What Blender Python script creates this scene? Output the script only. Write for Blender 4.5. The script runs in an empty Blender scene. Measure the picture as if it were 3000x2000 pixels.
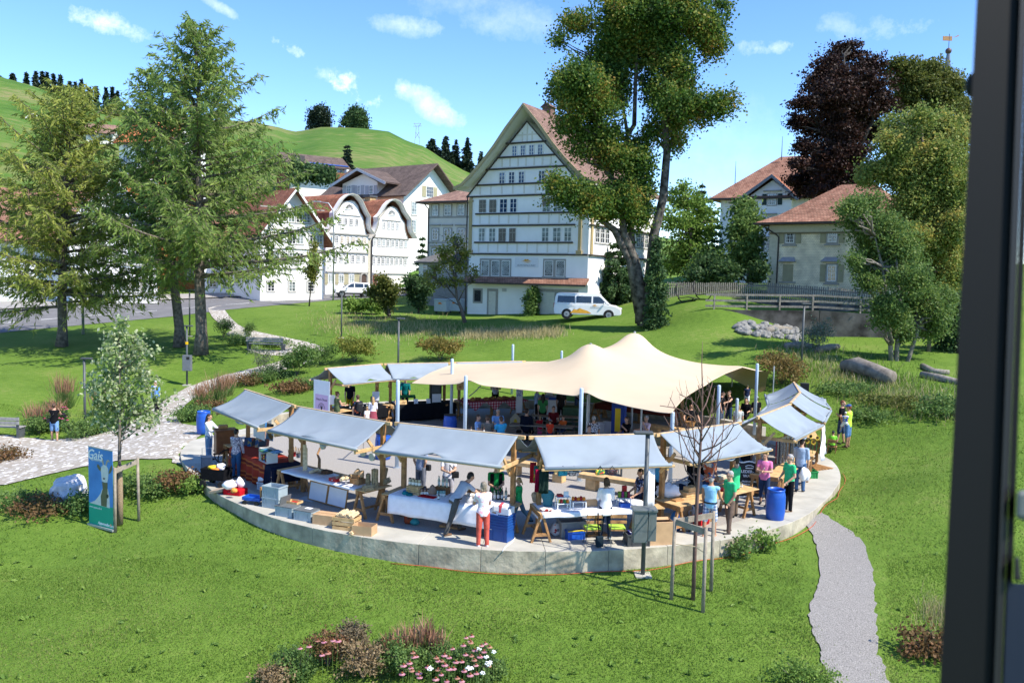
import bpy,math,random
import numpy as np
from mathutils import Vector,Matrix
random.seed(7)
rng=np.random.default_rng(11)
SC=bpy.context.scene
COL=SC.collection
PI=math.pi
# ------------------------------------------------------------------ camera
FPX,CAMH=2500.0,6.8                     # focal length in pixels of a 3000 px wide frame
PITCH,ROLL=math.atan(190/2500),0.024
CAMROT=Matrix.Rotation(PI/2-PITCH,3,'X')@Matrix.Rotation(ROLL,3,'Z')
cam_d=bpy.data.cameras.new('camera')
cam=bpy.data.objects.new('camera',cam_d);COL.objects.link(cam)
cam.location=(0,0,CAMH);cam.rotation_euler=CAMROT.to_euler()
cam_d.sensor_width=36;cam_d.lens=36*FPX/3000
cam_d.clip_start=0.05;cam_d.clip_end=3000
cam_d.dof.use_dof=True;cam_d.dof.focus_distance=45;cam_d.dof.aperture_fstop=9
SC.camera=cam
# ------------------------------------------------------------------ light
SUN_AZ,SUN_EL=math.radians(118),math.radians(50)
SUNV=Vector((math.sin(SUN_AZ)*math.cos(SUN_EL),math.cos(SUN_AZ)*math.cos(SUN_EL),math.sin(SUN_EL)))
sd=bpy.data.lights.new('sun','SUN');sd.energy=2.9;sd.angle=math.radians(0.5);sd.color=(1,.93,.82)
so=bpy.data.objects.new('sun',sd);COL.objects.link(so)
so.rotation_euler=(-SUNV).to_track_quat('-Z','Y').to_euler()
SC.view_settings.view_transform='Standard';SC.view_settings.look='None'
SC.view_settings.exposure=1.5;SC.view_settings.gamma=1
W=bpy.data.worlds.new('World');SC.world=W;W.use_nodes=True
nt=W.node_tree;N,L=nt.nodes,nt.links
bg=N['Background'];bg.inputs['Strength'].default_value=0.15
sky=N.new('ShaderNodeTexSky');sky.sky_type='NISHITA';sky.sun_disc=False
sky.sun_elevation=SUN_EL;sky.sun_rotation=SUN_AZ;sky.altitude=2500;sky.air_density=1.0;sky.dust_density=0.0;sky.ozone_density=2.0
def mth(op,a,b=None,c=None):
 n=N.new('ShaderNodeMath');n.operation=op
 for i,x in enumerate((a,b,c)):
  if x is None:continue
  if isinstance(x,(int,float)):n.inputs[i].default_value=x
  else:L.new(x,n.inputs[i])
 return n.outputs[0]
tcw=N.new('ShaderNodeTexCoord');sx=N.new('ShaderNodeSeparateXYZ');L.new(tcw.outputs['Generated'],sx.inputs[0])
yy=mth('MAXIMUM',sx.outputs[1],0.05)
cu,cv=mth('DIVIDE',sx.outputs[0],yy),mth('DIVIDE',sx.outputs[2],yy)
wn=N.new('ShaderNodeTexNoise');wn.inputs['Scale'].default_value=14;wn.inputs['Detail'].default_value=8;wn.inputs['Roughness'].default_value=.7
L.new(tcw.outputs['Generated'],wn.inputs['Vector'])
total=None
# thin cirrus streaks: direction (tan azimuth, tan elevation), half sizes, tilt, strength
for u0,v0,a,b,tilt,k in((-.447,.271,.072,.016,-.26,.85),(-.262,.256,.036,.009,-.40,.9),(-.188,.214,.042,.019,-.5,1.0),
                              (-.205,.225,.052,.012,-.1,.4),(-.105,.197,.062,.015,-.5,.55),(-.132,.283,.06,.012,-.1,.35),(-.335,.294,.03,.006,-.5,.4),
                              (.305,.272,.05,.012,.1,.5),(.40,.295,.08,.016,.05,.25),(-.02,.30,.12,.03,-.2,.18),(.30,.16,.2,.05,-.1,.08)):
 du,dv=mth('SUBTRACT',cu,u0),mth('SUBTRACT',cv,v0)
 c,s=math.cos(tilt),math.sin(tilt)
 p=mth('ADD',mth('MULTIPLY',du,c/a),mth('MULTIPLY',dv,s/a))
 q=mth('ADD',mth('MULTIPLY',du,-s/b),mth('MULTIPLY',dv,c/b))
 r2=mth('ADD',mth('MULTIPLY',p,p),mth('MULTIPLY',q,q))
 r2=mth('ADD',r2,mth('MULTIPLY',mth('SUBTRACT',wn.outputs['Fac'],.44),7.0))
 m=mth('MULTIPLY',mth('MAXIMUM',mth('SUBTRACT',1.0,r2),0),k)
 total=m if total is None else mth('ADD',total,m)
strk=N.new('ShaderNodeTexNoise');strk.inputs['Scale'].default_value=30;strk.inputs['Detail'].default_value=5
mpw=N.new('ShaderNodeMapping');mpw.inputs['Rotation'].default_value=(0,.4,0);mpw.inputs['Scale'].default_value=(.35,1,1.6)
L.new(tcw.outputs['Generated'],mpw.inputs[0]);L.new(mpw.outputs[0],strk.inputs['Vector'])
total=mth('MINIMUM',mth('MULTIPLY',total,mth('MULTIPLY',strk.outputs['Fac'],1.15)),.75)
hs=N.new('ShaderNodeHueSaturation');hs.inputs['Saturation'].default_value=1.2;hs.inputs['Value'].default_value=.8;hs.inputs['Hue'].default_value=.507
L.new(sky.outputs[0],hs.inputs['Color'])
mx=N.new('ShaderNodeMix');mx.data_type='RGBA'
L.new(total,mx.inputs[0]);L.new(hs.outputs[0],mx.inputs[6]);mx.inputs[7].default_value=(4.2,4.45,4.8,1)
L.new(mx.outputs[2],bg.inputs['Color'])

# ------------------------------------------------------------------ projection helpers (pixels of the 3000x2000 frame)
def ray(px,py):
 return CAMROT@Vector(((px-1500)/FPX,-(py-1000)/FPX,-1))
def at(px,py,z=0.0):
 d=ray(px,py);t=(z-CAMH)/d.z
 return Vector((d.x*t,d.y*t,z))
def aty(px,py,Y):
 d=ray(px,py);t=Y/d.y
 return Vector((d.x*t,Y,CAMH+d.z*t))
def K(ox,oy,s):return lambda x,y:(ox+x*s,oy+y*s)
# ------------------------------------------------------------------ terrain function
CC,CR=Vector((0.15,32.5)),11.75          # round plaza: centre and mean radius
_RD=(0,12.3,15,12.3,30,12.1,60,11.7,90,11.6,120,11.6,150,11.8,165,12.2,176,12.8,186,12.4,198,11.8,209,11.45,225,11.4,236,11.55,252,11.65,270,11.8,290,11.82,300,11.85,313,11.73,327,11.55,337,11.63,350,12,360,12.3)
def RA(a):return np.interp(np.degrees(a)%360,_RD[::2],_RD[1::2])          # its radius by bearing
def rim_d(X,Y):return np.hypot(X-CC.x,Y-CC.y)-RA(np.arctan2(Y-CC.y,X-CC.x))
ctl=[]
for px,py,Y in((1500,1990,15.9),(600,1990,15.9),(2600,1990,16.0),(0,1900,17),(2900,1990,16.0),(300,1600,23.5),(0,1500,26),
                  
                  (2390,1500,25.6),(2750,1700,20.5),(2750,1400,27),(2465,1305,34.5),(2800,1250,34),
                  (250,1272,37.6),(100,1300,36),(0,1150,44),(548,1128,48.7),(0,1060,53),(181,1014,58),(526,1020,58),(588,1038,55),
                  (0,970,66),(400,945,70),(640,905,78),(1000,885,92),(0,905,76),(400,890,82),(700,875,92),(1000,862,101),
                  (1367,916,76),(1720,921,68),(1400,1000,58),(1340,1062,51),(1150,1000,60),(1900,957,60),(1100,905,80),
                  (2250,1050,48),(2540,1090,44),(2800,1080,46),(2100,910,58.5),(2400,985,58),(2700,985,57),(2050,880,62),(2000,865,66),(2650,1200,37)):
 p=aty(px,py,Y);ctl.append((p.x,p.y,p.z))
for a,h in((0,-.05),(20,.1),(40,.45),(60,.45),(80,.45),(100,.45),(120,.45),(140,.4),(158,.1),(175,-.03),(190,-.1),(205,-.26),(220,-.36),(237,-.46),(254,-.54),(270,-.58),(286,-.52),(303,-.42),(320,-.3),(340,-.12)):
 ctl.append((CC.x+(RA(math.radians(a))+.5)*math.cos(math.radians(a)),CC.y+(RA(math.radians(a))+.5)*math.sin(math.radians(a)),h))
ctl+=[(-15,8,-1.2),(0,6,-1.1),(15,8,-1.1),(45,15,0),(-45,15,-.6),(-40,30,-.3),(45,35,2.4),
  (-60,60,1.2),(-60,85,3.6),(60,60,5),(-70,120,6),(-20,125,6),(20,125,8),(70,120,9),(0,95,5.2),(12,85,5.2),(20,80,5.9),(30,66,5.9),(40,62,5.6),(17,62.5,5.0),(26,61.5,5.0),(34,60.5,5.0)]
CP=np.array(ctl)
def _phi(r):return np.sqrt(r*r+1.2)
_d=np.linalg.norm(CP[:,None,:2]-CP[None,:,:2],axis=2)
_A=np.block([[_phi(_d)-.02*np.eye(len(CP)),np.ones((len(CP),1)),CP[:,:2]],[np.ones((1,len(CP))),np.zeros((1,3))],[CP[:,:2].T,np.zeros((2,3))]])
_w=np.linalg.solve(_A,np.concatenate([CP[:,2],np.zeros(3)]))
def gz_np(X,Y):
 X=np.asarray(X,float);Y=np.asarray(Y,float)
 out=_w[-3]+_w[-2]*X+_w[-1]*Y
 for i in range(len(CP)):
  out=out+_w[i]*np.sqrt((X-CP[i,0])**2+(Y-CP[i,1])**2+1.2)
 rr=rim_d(X,Y)+CR                       # hollow under the plaza slab
 out=np.where(rr<CR-.12,np.minimum(out,-.3),out)
 return out+.03*np.sin(X*.9+1)*np.sin(Y*.8)*(rr>CR+1)
_gx,_gy=np.arange(-75,75.1,.3),np.arange(2,152,.3)
_GZ=gz_np(_gx[None,:]+0*_gy[:,None],_gy[:,None]+0*_gx[None,:])
def gz(x,y):
 i,j=min(max((y-2)/.3,0),len(_gy)-2),min(max((x+75)/.3,0),len(_gx)-2)
 a,b=int(i),int(j);i-=a;j-=b
 return float((_GZ[a,b]*(1-j)+_GZ[a,b+1]*j)*(1-i)+(_GZ[a+1,b]*(1-j)+_GZ[a+1,b+1]*j)*i)
_RT=[float(RA(math.radians(i)))-.1 for i in range(361)]
def inplaza(x,y):return math.hypot(x-CC.x,y-CC.y)<_RT[int(math.degrees(math.atan2(y-CC.y,x-CC.x))%360)]
def ga(px,py):
 """where the sight line through a pixel of the photograph meets the ground"""
 d=ray(px,py);o=Vector((0,0,CAMH));t=8.0/d.y
 while t*d.y<160:
  p=o+d*t
  if p.z<=(0 if inplaza(p.x,p.y)else gz(p.x,p.y)):break
  t+=.15/d.y
 return Vector((p.x,p.y,0 if inplaza(p.x,p.y)else gz(p.x,p.y)))
def onground(px,Y):
 x=aty(px,800,Y).x
 for _ in range(3):
  z=0 if inplaza(x,Y)else gz(x,Y)
  dpy=800+(CAMH-z)/Y*FPX
  x=aty(px,dpy,Y).x
 return Vector((x,Y,z))
# ------------------------------------------------------------------ materials
MATS={}
def mat(name,col,rough=.75,var=.12,scale=5.0,bump=0.0,bscale=None,metal=0.0,spec=.3,col2=None,alpha=None,fine=None):
 if name in MATS:return MATS[name]
 m=bpy.data.materials.new(name);m.use_nodes=True;MATS[name]=m
 n,l=m.node_tree.nodes,m.node_tree.links
 b=n['Principled BSDF'];b.inputs['Roughness'].default_value=rough;b.inputs['Metallic'].default_value=metal
 b.inputs['Specular IOR Level'].default_value=spec
 g=n.new('ShaderNodeNewGeometry')
 t=n.new('ShaderNodeTexNoise');t.inputs['Scale'].default_value=scale;t.inputs['Detail'].default_value=5
 l.new(g.outputs['Position'],t.inputs['Vector'])
 r=n.new('ShaderNodeValToRGB');e=r.color_ramp.elements
 c2=col2 or tuple(min(1,c*(1+var))for c in col)
 e[0].position,e[1].position=.34,.68
 e[0].color=(*(c*(1-var)for c in col),1);e[1].color=(*c2,1)
 l.new(t.outputs['Fac'],r.inputs['Fac']);l.new(r.outputs['Color'],b.inputs['Base Color'])
 if bump:
  t2=n.new('ShaderNodeTexNoise');t2.inputs['Scale'].default_value=bscale or scale*4;t2.inputs['Detail'].default_value=4
  l.new(g.outputs['Position'],t2.inputs['Vector'])
  bp=n.new('ShaderNodeBump');bp.inputs['Strength'].default_value=bump;bp.inputs['Distance'].default_value=.02
  l.new(t2.outputs['Fac'],bp.inputs['Height']);l.new(bp.outputs[0],b.inputs['Normal'])
 return m
def rgb(h):                                   # sRGB hex of a surface's own colour -> linear
 c=[int(h[i:i+2],16)/255 for i in(0,2,4)]
 return tuple(x/12.92 if x<=.04045 else((x+.055)/1.055)**2.4 for x in c)
def paint(h,rough=.6,**k):return mat('paint_'+h,rgb(h),rough,k.pop('var',.06),**k)
def cloth(h,**k):return mat('cloth_'+h,rgb(h),.92,k.pop('var',.14),k.pop('scale',9),bump=k.pop('bump',.3),bscale=18,spec=.1,**k)
def bricky(name,c1,c2,mortar,bw,bh,axis='x',ms=.02,rough=.85,off=.5,bump=.35,tone=.0):
 """courses of tiles, shingles or stones; axis = the horizontal direction they run along in the object's own frame"""
 if name in MATS:return MATS[name]
 m=bpy.data.materials.new(name);m.use_nodes=True;MATS[name]=m
 n,l=m.node_tree.nodes,m.node_tree.links
 b=n['Principled BSDF'];b.inputs['Roughness'].default_value=rough;b.inputs['Specular IOR Level'].default_value=.2
 tc=n.new('ShaderNodeTexCoord');s=n.new('ShaderNodeSeparateXYZ');c=n.new('ShaderNodeCombineXYZ')
 l.new(tc.outputs['Object'],s.inputs[0])
 l.new(s.outputs[{'x':0,'y':1}[axis[0]]],c.inputs[0]);l.new(s.outputs[1 if axis=='xy' else 2],c.inputs[1])
 k=n.new('ShaderNodeTexBrick');k.inputs['Scale'].default_value=1;k.inputs['Brick Width'].default_value=bw;k.inputs['Row Height'].default_value=bh
 k.inputs['Mortar Size'].default_value=ms*bh*5;k.inputs['Color1'].default_value=(*c1,1);k.inputs['Color2'].default_value=(*c2,1);k.inputs['Mortar'].default_value=(*mortar,1)
 k.offset=off;k.inputs['Bias'].default_value=tone
 l.new(c.outputs[0],k.inputs['Vector'])
 t=n.new('ShaderNodeTexNoise');t.inputs['Scale'].default_value=1.3;t.inputs['Detail'].default_value=7
 l.new(tc.outputs['Object'],t.inputs['Vector'])
 mp=n.new('ShaderNodeMapRange');mp.inputs[1].default_value=.3;mp.inputs[2].default_value=.7;mp.inputs[3].default_value=.72;mp.inputs[4].default_value=1.25
 l.new(t.outputs['Fac'],mp.inputs[0])
 mm=n.new('ShaderNodeVectorMath');mm.operation='SCALE';l.new(k.outputs['Color'],mm.inputs[0]);l.new(mp.outputs[0],mm.inputs['Scale'])
 l.new(mm.outputs[0],b.inputs['Base Color'])
 bp=n.new('ShaderNodeBump');bp.inputs['Strength'].default_value=bump;bp.inputs['Distance'].default_value=.03;bp.invert=True
 l.new(k.outputs['Fac'],bp.inputs['Height']);l.new(bp.outputs[0],b.inputs['Normal'])
 return m
def leafmat(name,cols,trans=.35,scale=.6,rough=.6):
 if name in MATS:return MATS[name]
 m=bpy.data.materials.new(name);m.use_nodes=True;MATS[name]=m
 n,l=m.node_tree.nodes,m.node_tree.links
 b=n['Principled BSDF'];b.inputs['Roughness'].default_value=rough;b.inputs['Specular IOR Level'].default_value=.25
 g=n.new('ShaderNodeNewGeometry')
 t=n.new('ShaderNodeTexNoise');t.inputs['Scale'].default_value=scale;t.inputs['Detail'].default_value=3
 l.new(g.outputs['Position'],t.inputs['Vector'])
 a=n.new('ShaderNodeMath');a.operation='MULTIPLY_ADD';l.new(g.outputs['Random Per Island'],a.inputs[0]);a.inputs[1].default_value=.5
 sb=n.new('ShaderNodeMath');sb.operation='SUBTRACT';l.new(t.outputs['Fac'],sb.inputs[0]);sb.inputs[1].default_value=.25
 l.new(sb.outputs[0],a.inputs[2])
 r=n.new('ShaderNodeValToRGB');e=r.color_ramp.elements
 while len(e)<len(cols):e.new(.5)
 for i,c in enumerate(cols):
  e[i].position=.12+.76*i/(len(cols)-1);e[i].color=(*c,1)
 l.new(a.outputs[0],r.inputs['Fac']);l.new(r.outputs['Color'],b.inputs['Base Color'])
 tr=n.new('ShaderNodeBsdfTranslucent');l.new(r.outputs['Color'],tr.inputs['Color'])
 ms=n.new('ShaderNodeMixShader');ms.inputs[0].default_value=trans
 l.new(b.outputs[0],ms.inputs[1]);l.new(tr.outputs[0],ms.inputs[2]);l.new(ms.outputs[0],n['Material Output'].inputs['Surface'])
 return m
# ------------------------------------------------------------------ mesh builder
def link(name,me,parent=None,mats=None):
 o=bpy.data.objects.new(name,me);COL.objects.link(o)
 if parent is not None:o.parent=parent
 if mats is not None:
  for m in(mats if isinstance(mats,(list,tuple))else[mats]):me.materials.append(m)
 return o
class MB:
 def __init__(s):s.v,s.f,s.m=[],[],[]
 def add(s,vs,fs,mi=0):
  o=len(s.v);s.v+=[tuple(v)for v in vs];s.f+=[tuple(i+o for i in f)for f in fs];s.m+=[mi]*len(fs);return s
 def box(s,x0,x1,y0,y1,z0,z1,mi=0,M=None):
  vs=[Vector((x,y,z))for z in(z0,z1)for y in(y0,y1)for x in(x0,x1)]
  if M is not None:vs=[M@v for v in vs]
  return s.add(vs,[(0,2,3,1),(4,5,7,6),(0,1,5,4),(2,6,7,3),(0,4,6,2),(1,3,7,5)],mi)
 def beam(s,p0,p1,w,h,mi=0,up=(0,0,1)):
  p0,p1=Vector(p0),Vector(p1);d=p1-p0;ln=d.length;d.normalize()
  side=d.cross(Vector(up))
  if side.length<1e-4:side=d.cross(Vector((1,0,0)))
  side.normalize();u=side.cross(d)
  M=Matrix(((*(d.x,side.x,u.x),p0.x),(d.y,side.y,u.y,p0.y),(d.z,side.z,u.z,p0.z),(0,0,0,1)))
  return s.box(0,ln,-w/2,w/2,-h/2,h/2,mi,M)
 def tube(s,pts,rad,n=8,mi=0,caps=True):
  pts=[Vector(p)for p in pts]
  if not hasattr(rad,'__len__'):rad=[rad]*len(pts)
  rings=[];prev=None
  for i,p in enumerate(pts):
   d=(pts[min(i+1,len(pts)-1)]-pts[max(i-1,0)])
   if d.length<1e-9:d=Vector((0,0,1))
   d.normalize()
   a=prev-d*prev.dot(d)if prev is not None else d.cross(Vector((0,1,0)))
   if a.length<1e-3:a=d.cross(Vector((1,0,0)))
   a.normalize();prev=a;b=d.cross(a)
   rings.append([p+(a*math.cos(2*PI*k/n)+b*math.sin(2*PI*k/n))*rad[i]for k in range(n)])
  vs=[v for r in rings for v in r];fs=[]
  for i in range(len(rings)-1):
   for k in range(n):fs.append((i*n+k,i*n+(k+1)%n,(i+1)*n+(k+1)%n,(i+1)*n+k))
  if caps:fs+=[tuple(range(n-1,-1,-1)),tuple(range((len(rings)-1)*n,len(rings)*n))]
  return s.add(vs,fs,mi)
 def lathe(s,prof,c=(0,0,0),n=20,mi=0,M=None,sx=1,sy=1):
  c=Vector(c);vs=[];fs=[]
  for r,z in prof:
   for k in range(n):
    v=Vector((r*sx*math.cos(2*PI*k/n),r*sy*math.sin(2*PI*k/n),z))
    vs.append((M@v if M is not None else v)+c)
  for i in range(len(prof)-1):
   for k in range(n):fs.append((i*n+k,i*n+(k+1)%n,(i+1)*n+(k+1)%n,(i+1)*n+k))
  fs+=[tuple(range(n-1,-1,-1)),tuple(range((len(prof)-1)*n,len(prof)*n))]
  return s.add(vs,fs,mi)
 def ell(s,c,r,nu=12,nv=8,mi=0,M=None):
  r=r if hasattr(r,'__len__')else(r,r,r)
  prof=[(math.sin(PI*(j+.02)/(nv+.04)),-math.cos(PI*(j+.02)/(nv+.04)))for j in range(nv+1)]
  S=Matrix.Diagonal((r[0],r[1],r[2]));
  return s.lathe(prof,c,nu,mi,(M@S)if M is not None else S)
 def prism(s,poly,y0,y1,mi=0,back=None):
  """polygon of (x, z) between two local depths"""
  n=len(poly);a=sum(poly[i][0]*poly[(i+1)%n][1]-poly[(i+1)%n][0]*poly[i][1]for i in range(n))
  if a<0:poly=poly[::-1]
  vs=[(x,y0,z)for x,z in poly]+[(x,y1,z)for x,z in poly]
  fs=[tuple(range(n)),tuple(range(2*n-1,n-1,-1))]+[(i,i+n,(i+1)%n+n,(i+1)%n)for i in range(n)]
  return s.add(vs,fs,mi)
 def flat(s,poly,M=None,mi=0):
  vs=[Vector(p)for p in poly]
  if M is not None:vs=[M@v for v in vs]
  return s.add(vs,[tuple(range(len(vs)))],mi)
 def grid(s,rows,mi=0):
  n=len(rows[0]);vs=[p for r in rows for p in r]
  return s.add(vs,[(i*n+k,i*n+k+1,(i+1)*n+k+1,(i+1)*n+k)for i in range(len(rows)-1)for k in range(n-1)],mi)
 def build(s,name,mats,parent=None,smooth=False,bevel=0,M=None,solid=0,remesh=0):
  me=bpy.data.meshes.new(name);me.from_pydata(s.v,[],s.f)
  if M is not None:me.transform(M)
  if any(s.m):me.polygons.foreach_set('material_index',s.m)
  if smooth:me.polygons.foreach_set('use_smooth',[True]*len(me.polygons))
  o=link(name,me,parent,mats)
  if solid:q=o.modifiers.new('solid','SOLIDIFY');q.thickness=solid;q.offset=0
  if remesh:
   q=o.modifiers.new('one_surface','REMESH');q.mode='VOXEL';q.voxel_size=remesh;q.use_smooth_shade=True
   q=o.modifiers.new('soften','SMOOTH');q.factor=.5;q.iterations=2
  if bevel:q=o.modifiers.new('bevel','BEVEL');q.width=bevel;q.segments=2;q.limit_method='ANGLE'
  return o
def np_mesh(name,V,Fc,mats,parent=None,smooth=False,mi=None):
 V=np.asarray(V,np.float32);Fc=np.asarray(Fc,np.int32);k=Fc.shape[1]
 me=bpy.data.meshes.new(name)
 me.vertices.add(len(V));me.vertices.foreach_set('co',V.ravel())
 me.loops.add(Fc.size);me.loops.foreach_set('vertex_index',Fc.ravel())
 me.polygons.add(len(Fc));me.polygons.foreach_set('loop_start',np.arange(0,Fc.size,k,dtype=np.int32))
 if smooth:me.polygons.foreach_set('use_smooth',np.ones(len(Fc),bool))
 if mi is not None:me.polygons.foreach_set('material_index',np.asarray(mi,np.int32))
 me.update();me.validate()
 return link(name,me,parent,mats)
def tag(o,label,cat,group=None,kind=None):
 o['label']=label;o['category']=cat
 if group:o['group']=group
 if kind:o['kind']=kind
 return o
def struct(o,label=None):
 o['kind']='structure'
 if label:o['label']=label
 return o
def T(name,label,cat,loc=(0,0,0),rz=0.0,group=None):
 o=bpy.data.objects.new(name,None);COL.objects.link(o);o.location=loc;o.rotation_euler=(0,0,rz)
 o.empty_display_size=.2
 return tag(o,label,cat,group)
def copy_tree(o,parent=None,top=True):
 c=o.copy();COL.objects.link(c)
 if not top:c.parent=parent
 for ch in list(o.children):copy_tree(ch,c,False)
 return c
def text(body,size,M,material,parent,name='lettering',depth=.004,font_shear=0.0,align='CENTER',spacing=1.0,bold=0.0):
 cu_=bpy.data.curves.new(name,'FONT');cu_.body=body;cu_.size=size;cu_.align_x=align;cu_.align_y='CENTER'
 cu_.extrude=depth/2;cu_.shear=font_shear;cu_.space_character=spacing;cu_.offset=bold;cu_.resolution_u=3
 tmp=bpy.data.objects.new('tmp',cu_);COL.objects.link(tmp)
 me=bpy.data.meshes.new_from_object(tmp.evaluated_get(bpy.context.evaluated_depsgraph_get()));bpy.data.objects.remove(tmp)
 me.transform(M);me.materials.clear()
 return link(name,me,parent,material)
def XZ(x,y,z,rz=0):                        # maps text's own (x, y) onto an upright plane facing local -y
 return Matrix.Translation((x,y,z))@Matrix.Rotation(rz,4,'Z')@Matrix.Rotation(PI/2,4,'X')
# common materials
WOOD=mat('warm_larch_timber',(.36,.19,.075),.7,.3,7,bump=.3,bscale=30)
WOODL=mat('pale_spruce_timber',(.55,.36,.17),.7,.2,6,bump=.2,bscale=30)
WOODG=mat('weathered_grey_timber',(.22,.2,.17),.85,.3,8,bump=.4,bscale=40)
DGREY=mat('dark_grey_metal',(.085,.095,.1),.5,.1,metal=.2)
STEELB=mat('pale_blue_painted_steel',(.42,.52,.62),.42,.06,spec=.4)
GALV=mat('galvanised_steel',(.42,.44,.45),.45,.12,metal=.5)
BLACK=mat('black_plastic',(.015,.015,.017),.5,.2)
WHITE=mat('white_paint',(.78,.78,.76),.6,.04)
WHITEC=mat('white_cloth',(.76,.76,.8),.9,.06,bump=.3,bscale=6)
CARD=mat('cardboard',(.48,.31,.17),.85,.1,4)
BLUEP=mat('blue_plastic',(.012,.085,.42),.38,.08,spec=.5)
BARK=mat('grey_brown_bark',(.13,.11,.09),.95,.45,5,bump=1.0,bscale=12)
# ------------------------------------------------------------------ ground, plaza, paths, road, hill
def grass_mat(name,cols,s1=.25,s2=3.5):
 m=bpy.data.materials.new(name);m.use_nodes=True;MATS[name]=m
 n,l=m.node_tree.nodes,m.node_tree.links;b=n['Principled BSDF'];b.inputs['Roughness'].default_value=.9;b.inputs['Specular IOR Level'].default_value=.1
 g=n.new('ShaderNodeNewGeometry')
 def noise(s,d=4):
  t=n.new('ShaderNodeTexNoise');t.inputs['Scale'].default_value=s;t.inputs['Detail'].default_value=d;l.new(g.outputs['Position'],t.inputs['Vector']);return t.outputs['Fac']
 a=n.new('ShaderNodeMath');a.operation='MULTIPLY_ADD';l.new(noise(s1),a.inputs[0]);a.inputs[1].default_value=.8
 b2=n.new('ShaderNodeMath');b2.operation='MULTIPLY_ADD';l.new(noise(s2,8),b2.inputs[0]);b2.inputs[1].default_value=.6;b2.inputs[2].default_value=-.2
 l.new(b2.outputs[0],a.inputs[2])
 r=n.new('ShaderNodeValToRGB');e=r.color_ramp.elements
 while len(e)<len(cols):e.new(.5)
 for i,c in enumerate(cols):e[i].position=.25+.5*i/(len(cols)-1);e[i].color=(*c,1)
 l.new(a.outputs[0],r.inputs['Fac']);l.new(r.outputs['Color'],b.inputs['Base Color'])
 bp=n.new('ShaderNodeBump');bp.inputs['Strength'].default_value=.9;bp.inputs['Distance'].default_value=.06
 l.new(noise(14,8),bp.inputs['Height']);l.new(bp.outputs[0],b.inputs['Normal'])
 return m
LAWN=grass_mat('lawn_grass',[(.066,.122,.018),(.096,.17,.023),(.12,.198,.03),(.175,.215,.055)])
HILLM=grass_mat('hill_meadow',[(.045,.1,.018),(.065,.14,.022),(.09,.16,.03),(.16,.18,.06),(.21,.19,.085)],.02,.3)
ys=np.concatenate([np.arange(4,22,.3),np.arange(22,66,.38),np.arange(66,150,1.2)])
ts=np.linspace(-1,1,190)
GY=np.repeat(ys[:,None],len(ts),1);GX=ts[None,:]*(GY*.72+9)
GZ=gz_np(GX,GY)
V=np.stack([GX,GY,GZ],-1).reshape(-1,3)
idx=np.arange(len(V)).reshape(GX.shape)
Fq=np.stack([idx[:-1,:-1],idx[:-1,1:],idx[1:,1:],idx[1:,:-1]],-1).reshape(-1,4)
cx=V[Fq].mean(1);keep=rim_d(cx[:,0],cx[:,1])>-.4
struct(np_mesh('ground',V,Fq[keep],LAWN,smooth=True))
# far ground sheet out to the horizon
mb=MB();mb.grid([[(x,y,-2.5 if y<100 else 1.0)for x in(-1500,-300,0,300,1500)]for y in(-600,3.9,149,151,1800)])
struct(mb.build('far_ground',LAWN))
# hill: skyline heights from the photograph, one column per bearing
SKY=[(-500,150),(-100,205),(0,239),(90,263),(200,300),(300,335),(400,352),(550,362),(650,362),(733,367),(764,373),(822,384),(858,396),(904,390),(945,382),(1032,385),
       (1070,387),(1139,396),(1197,424),(1241,437),(1300,475),(1363,508),(1500,560),(1700,640),(1900,690),(2200,740),(2600,770),(3200,790)]
DS=np.array([98,120,140,160,190,220,260,300,320,340,420,600.]);GS=np.array([.04,.16,.28,.40,.53,.66,.83,.965,1,.99,.8,.4])
def hill_z(px,D):
 zs=aty(px,np.interp(px,[a for a,b in SKY],[b for a,b in SKY]),320).z
 return float(max(zs,12)*np.interp(D,DS,GS))
def hill_at(px,D):
 z=hill_z(px,D);p=aty(px,500,D);d=ray(px,500)
 for _ in range(4):
  py=810-(z-CAMH)/D*FPX+.024*(px-1500);p=aty(px,py,D)
 return Vector((p.x,D,z))
rows=[]
pxs=np.linspace(-500,3200,150)
for D in np.concatenate([np.linspace(98,320,34),[330,345,380,420,500,600]]):
 rows.append([hill_at(px,D)+Vector((0,0,.5*math.sin(px*.011+D*.05)if D<290 else 0))for px in pxs])
struct(MB().grid(rows).build('hill',HILLM,smooth=True))
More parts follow.
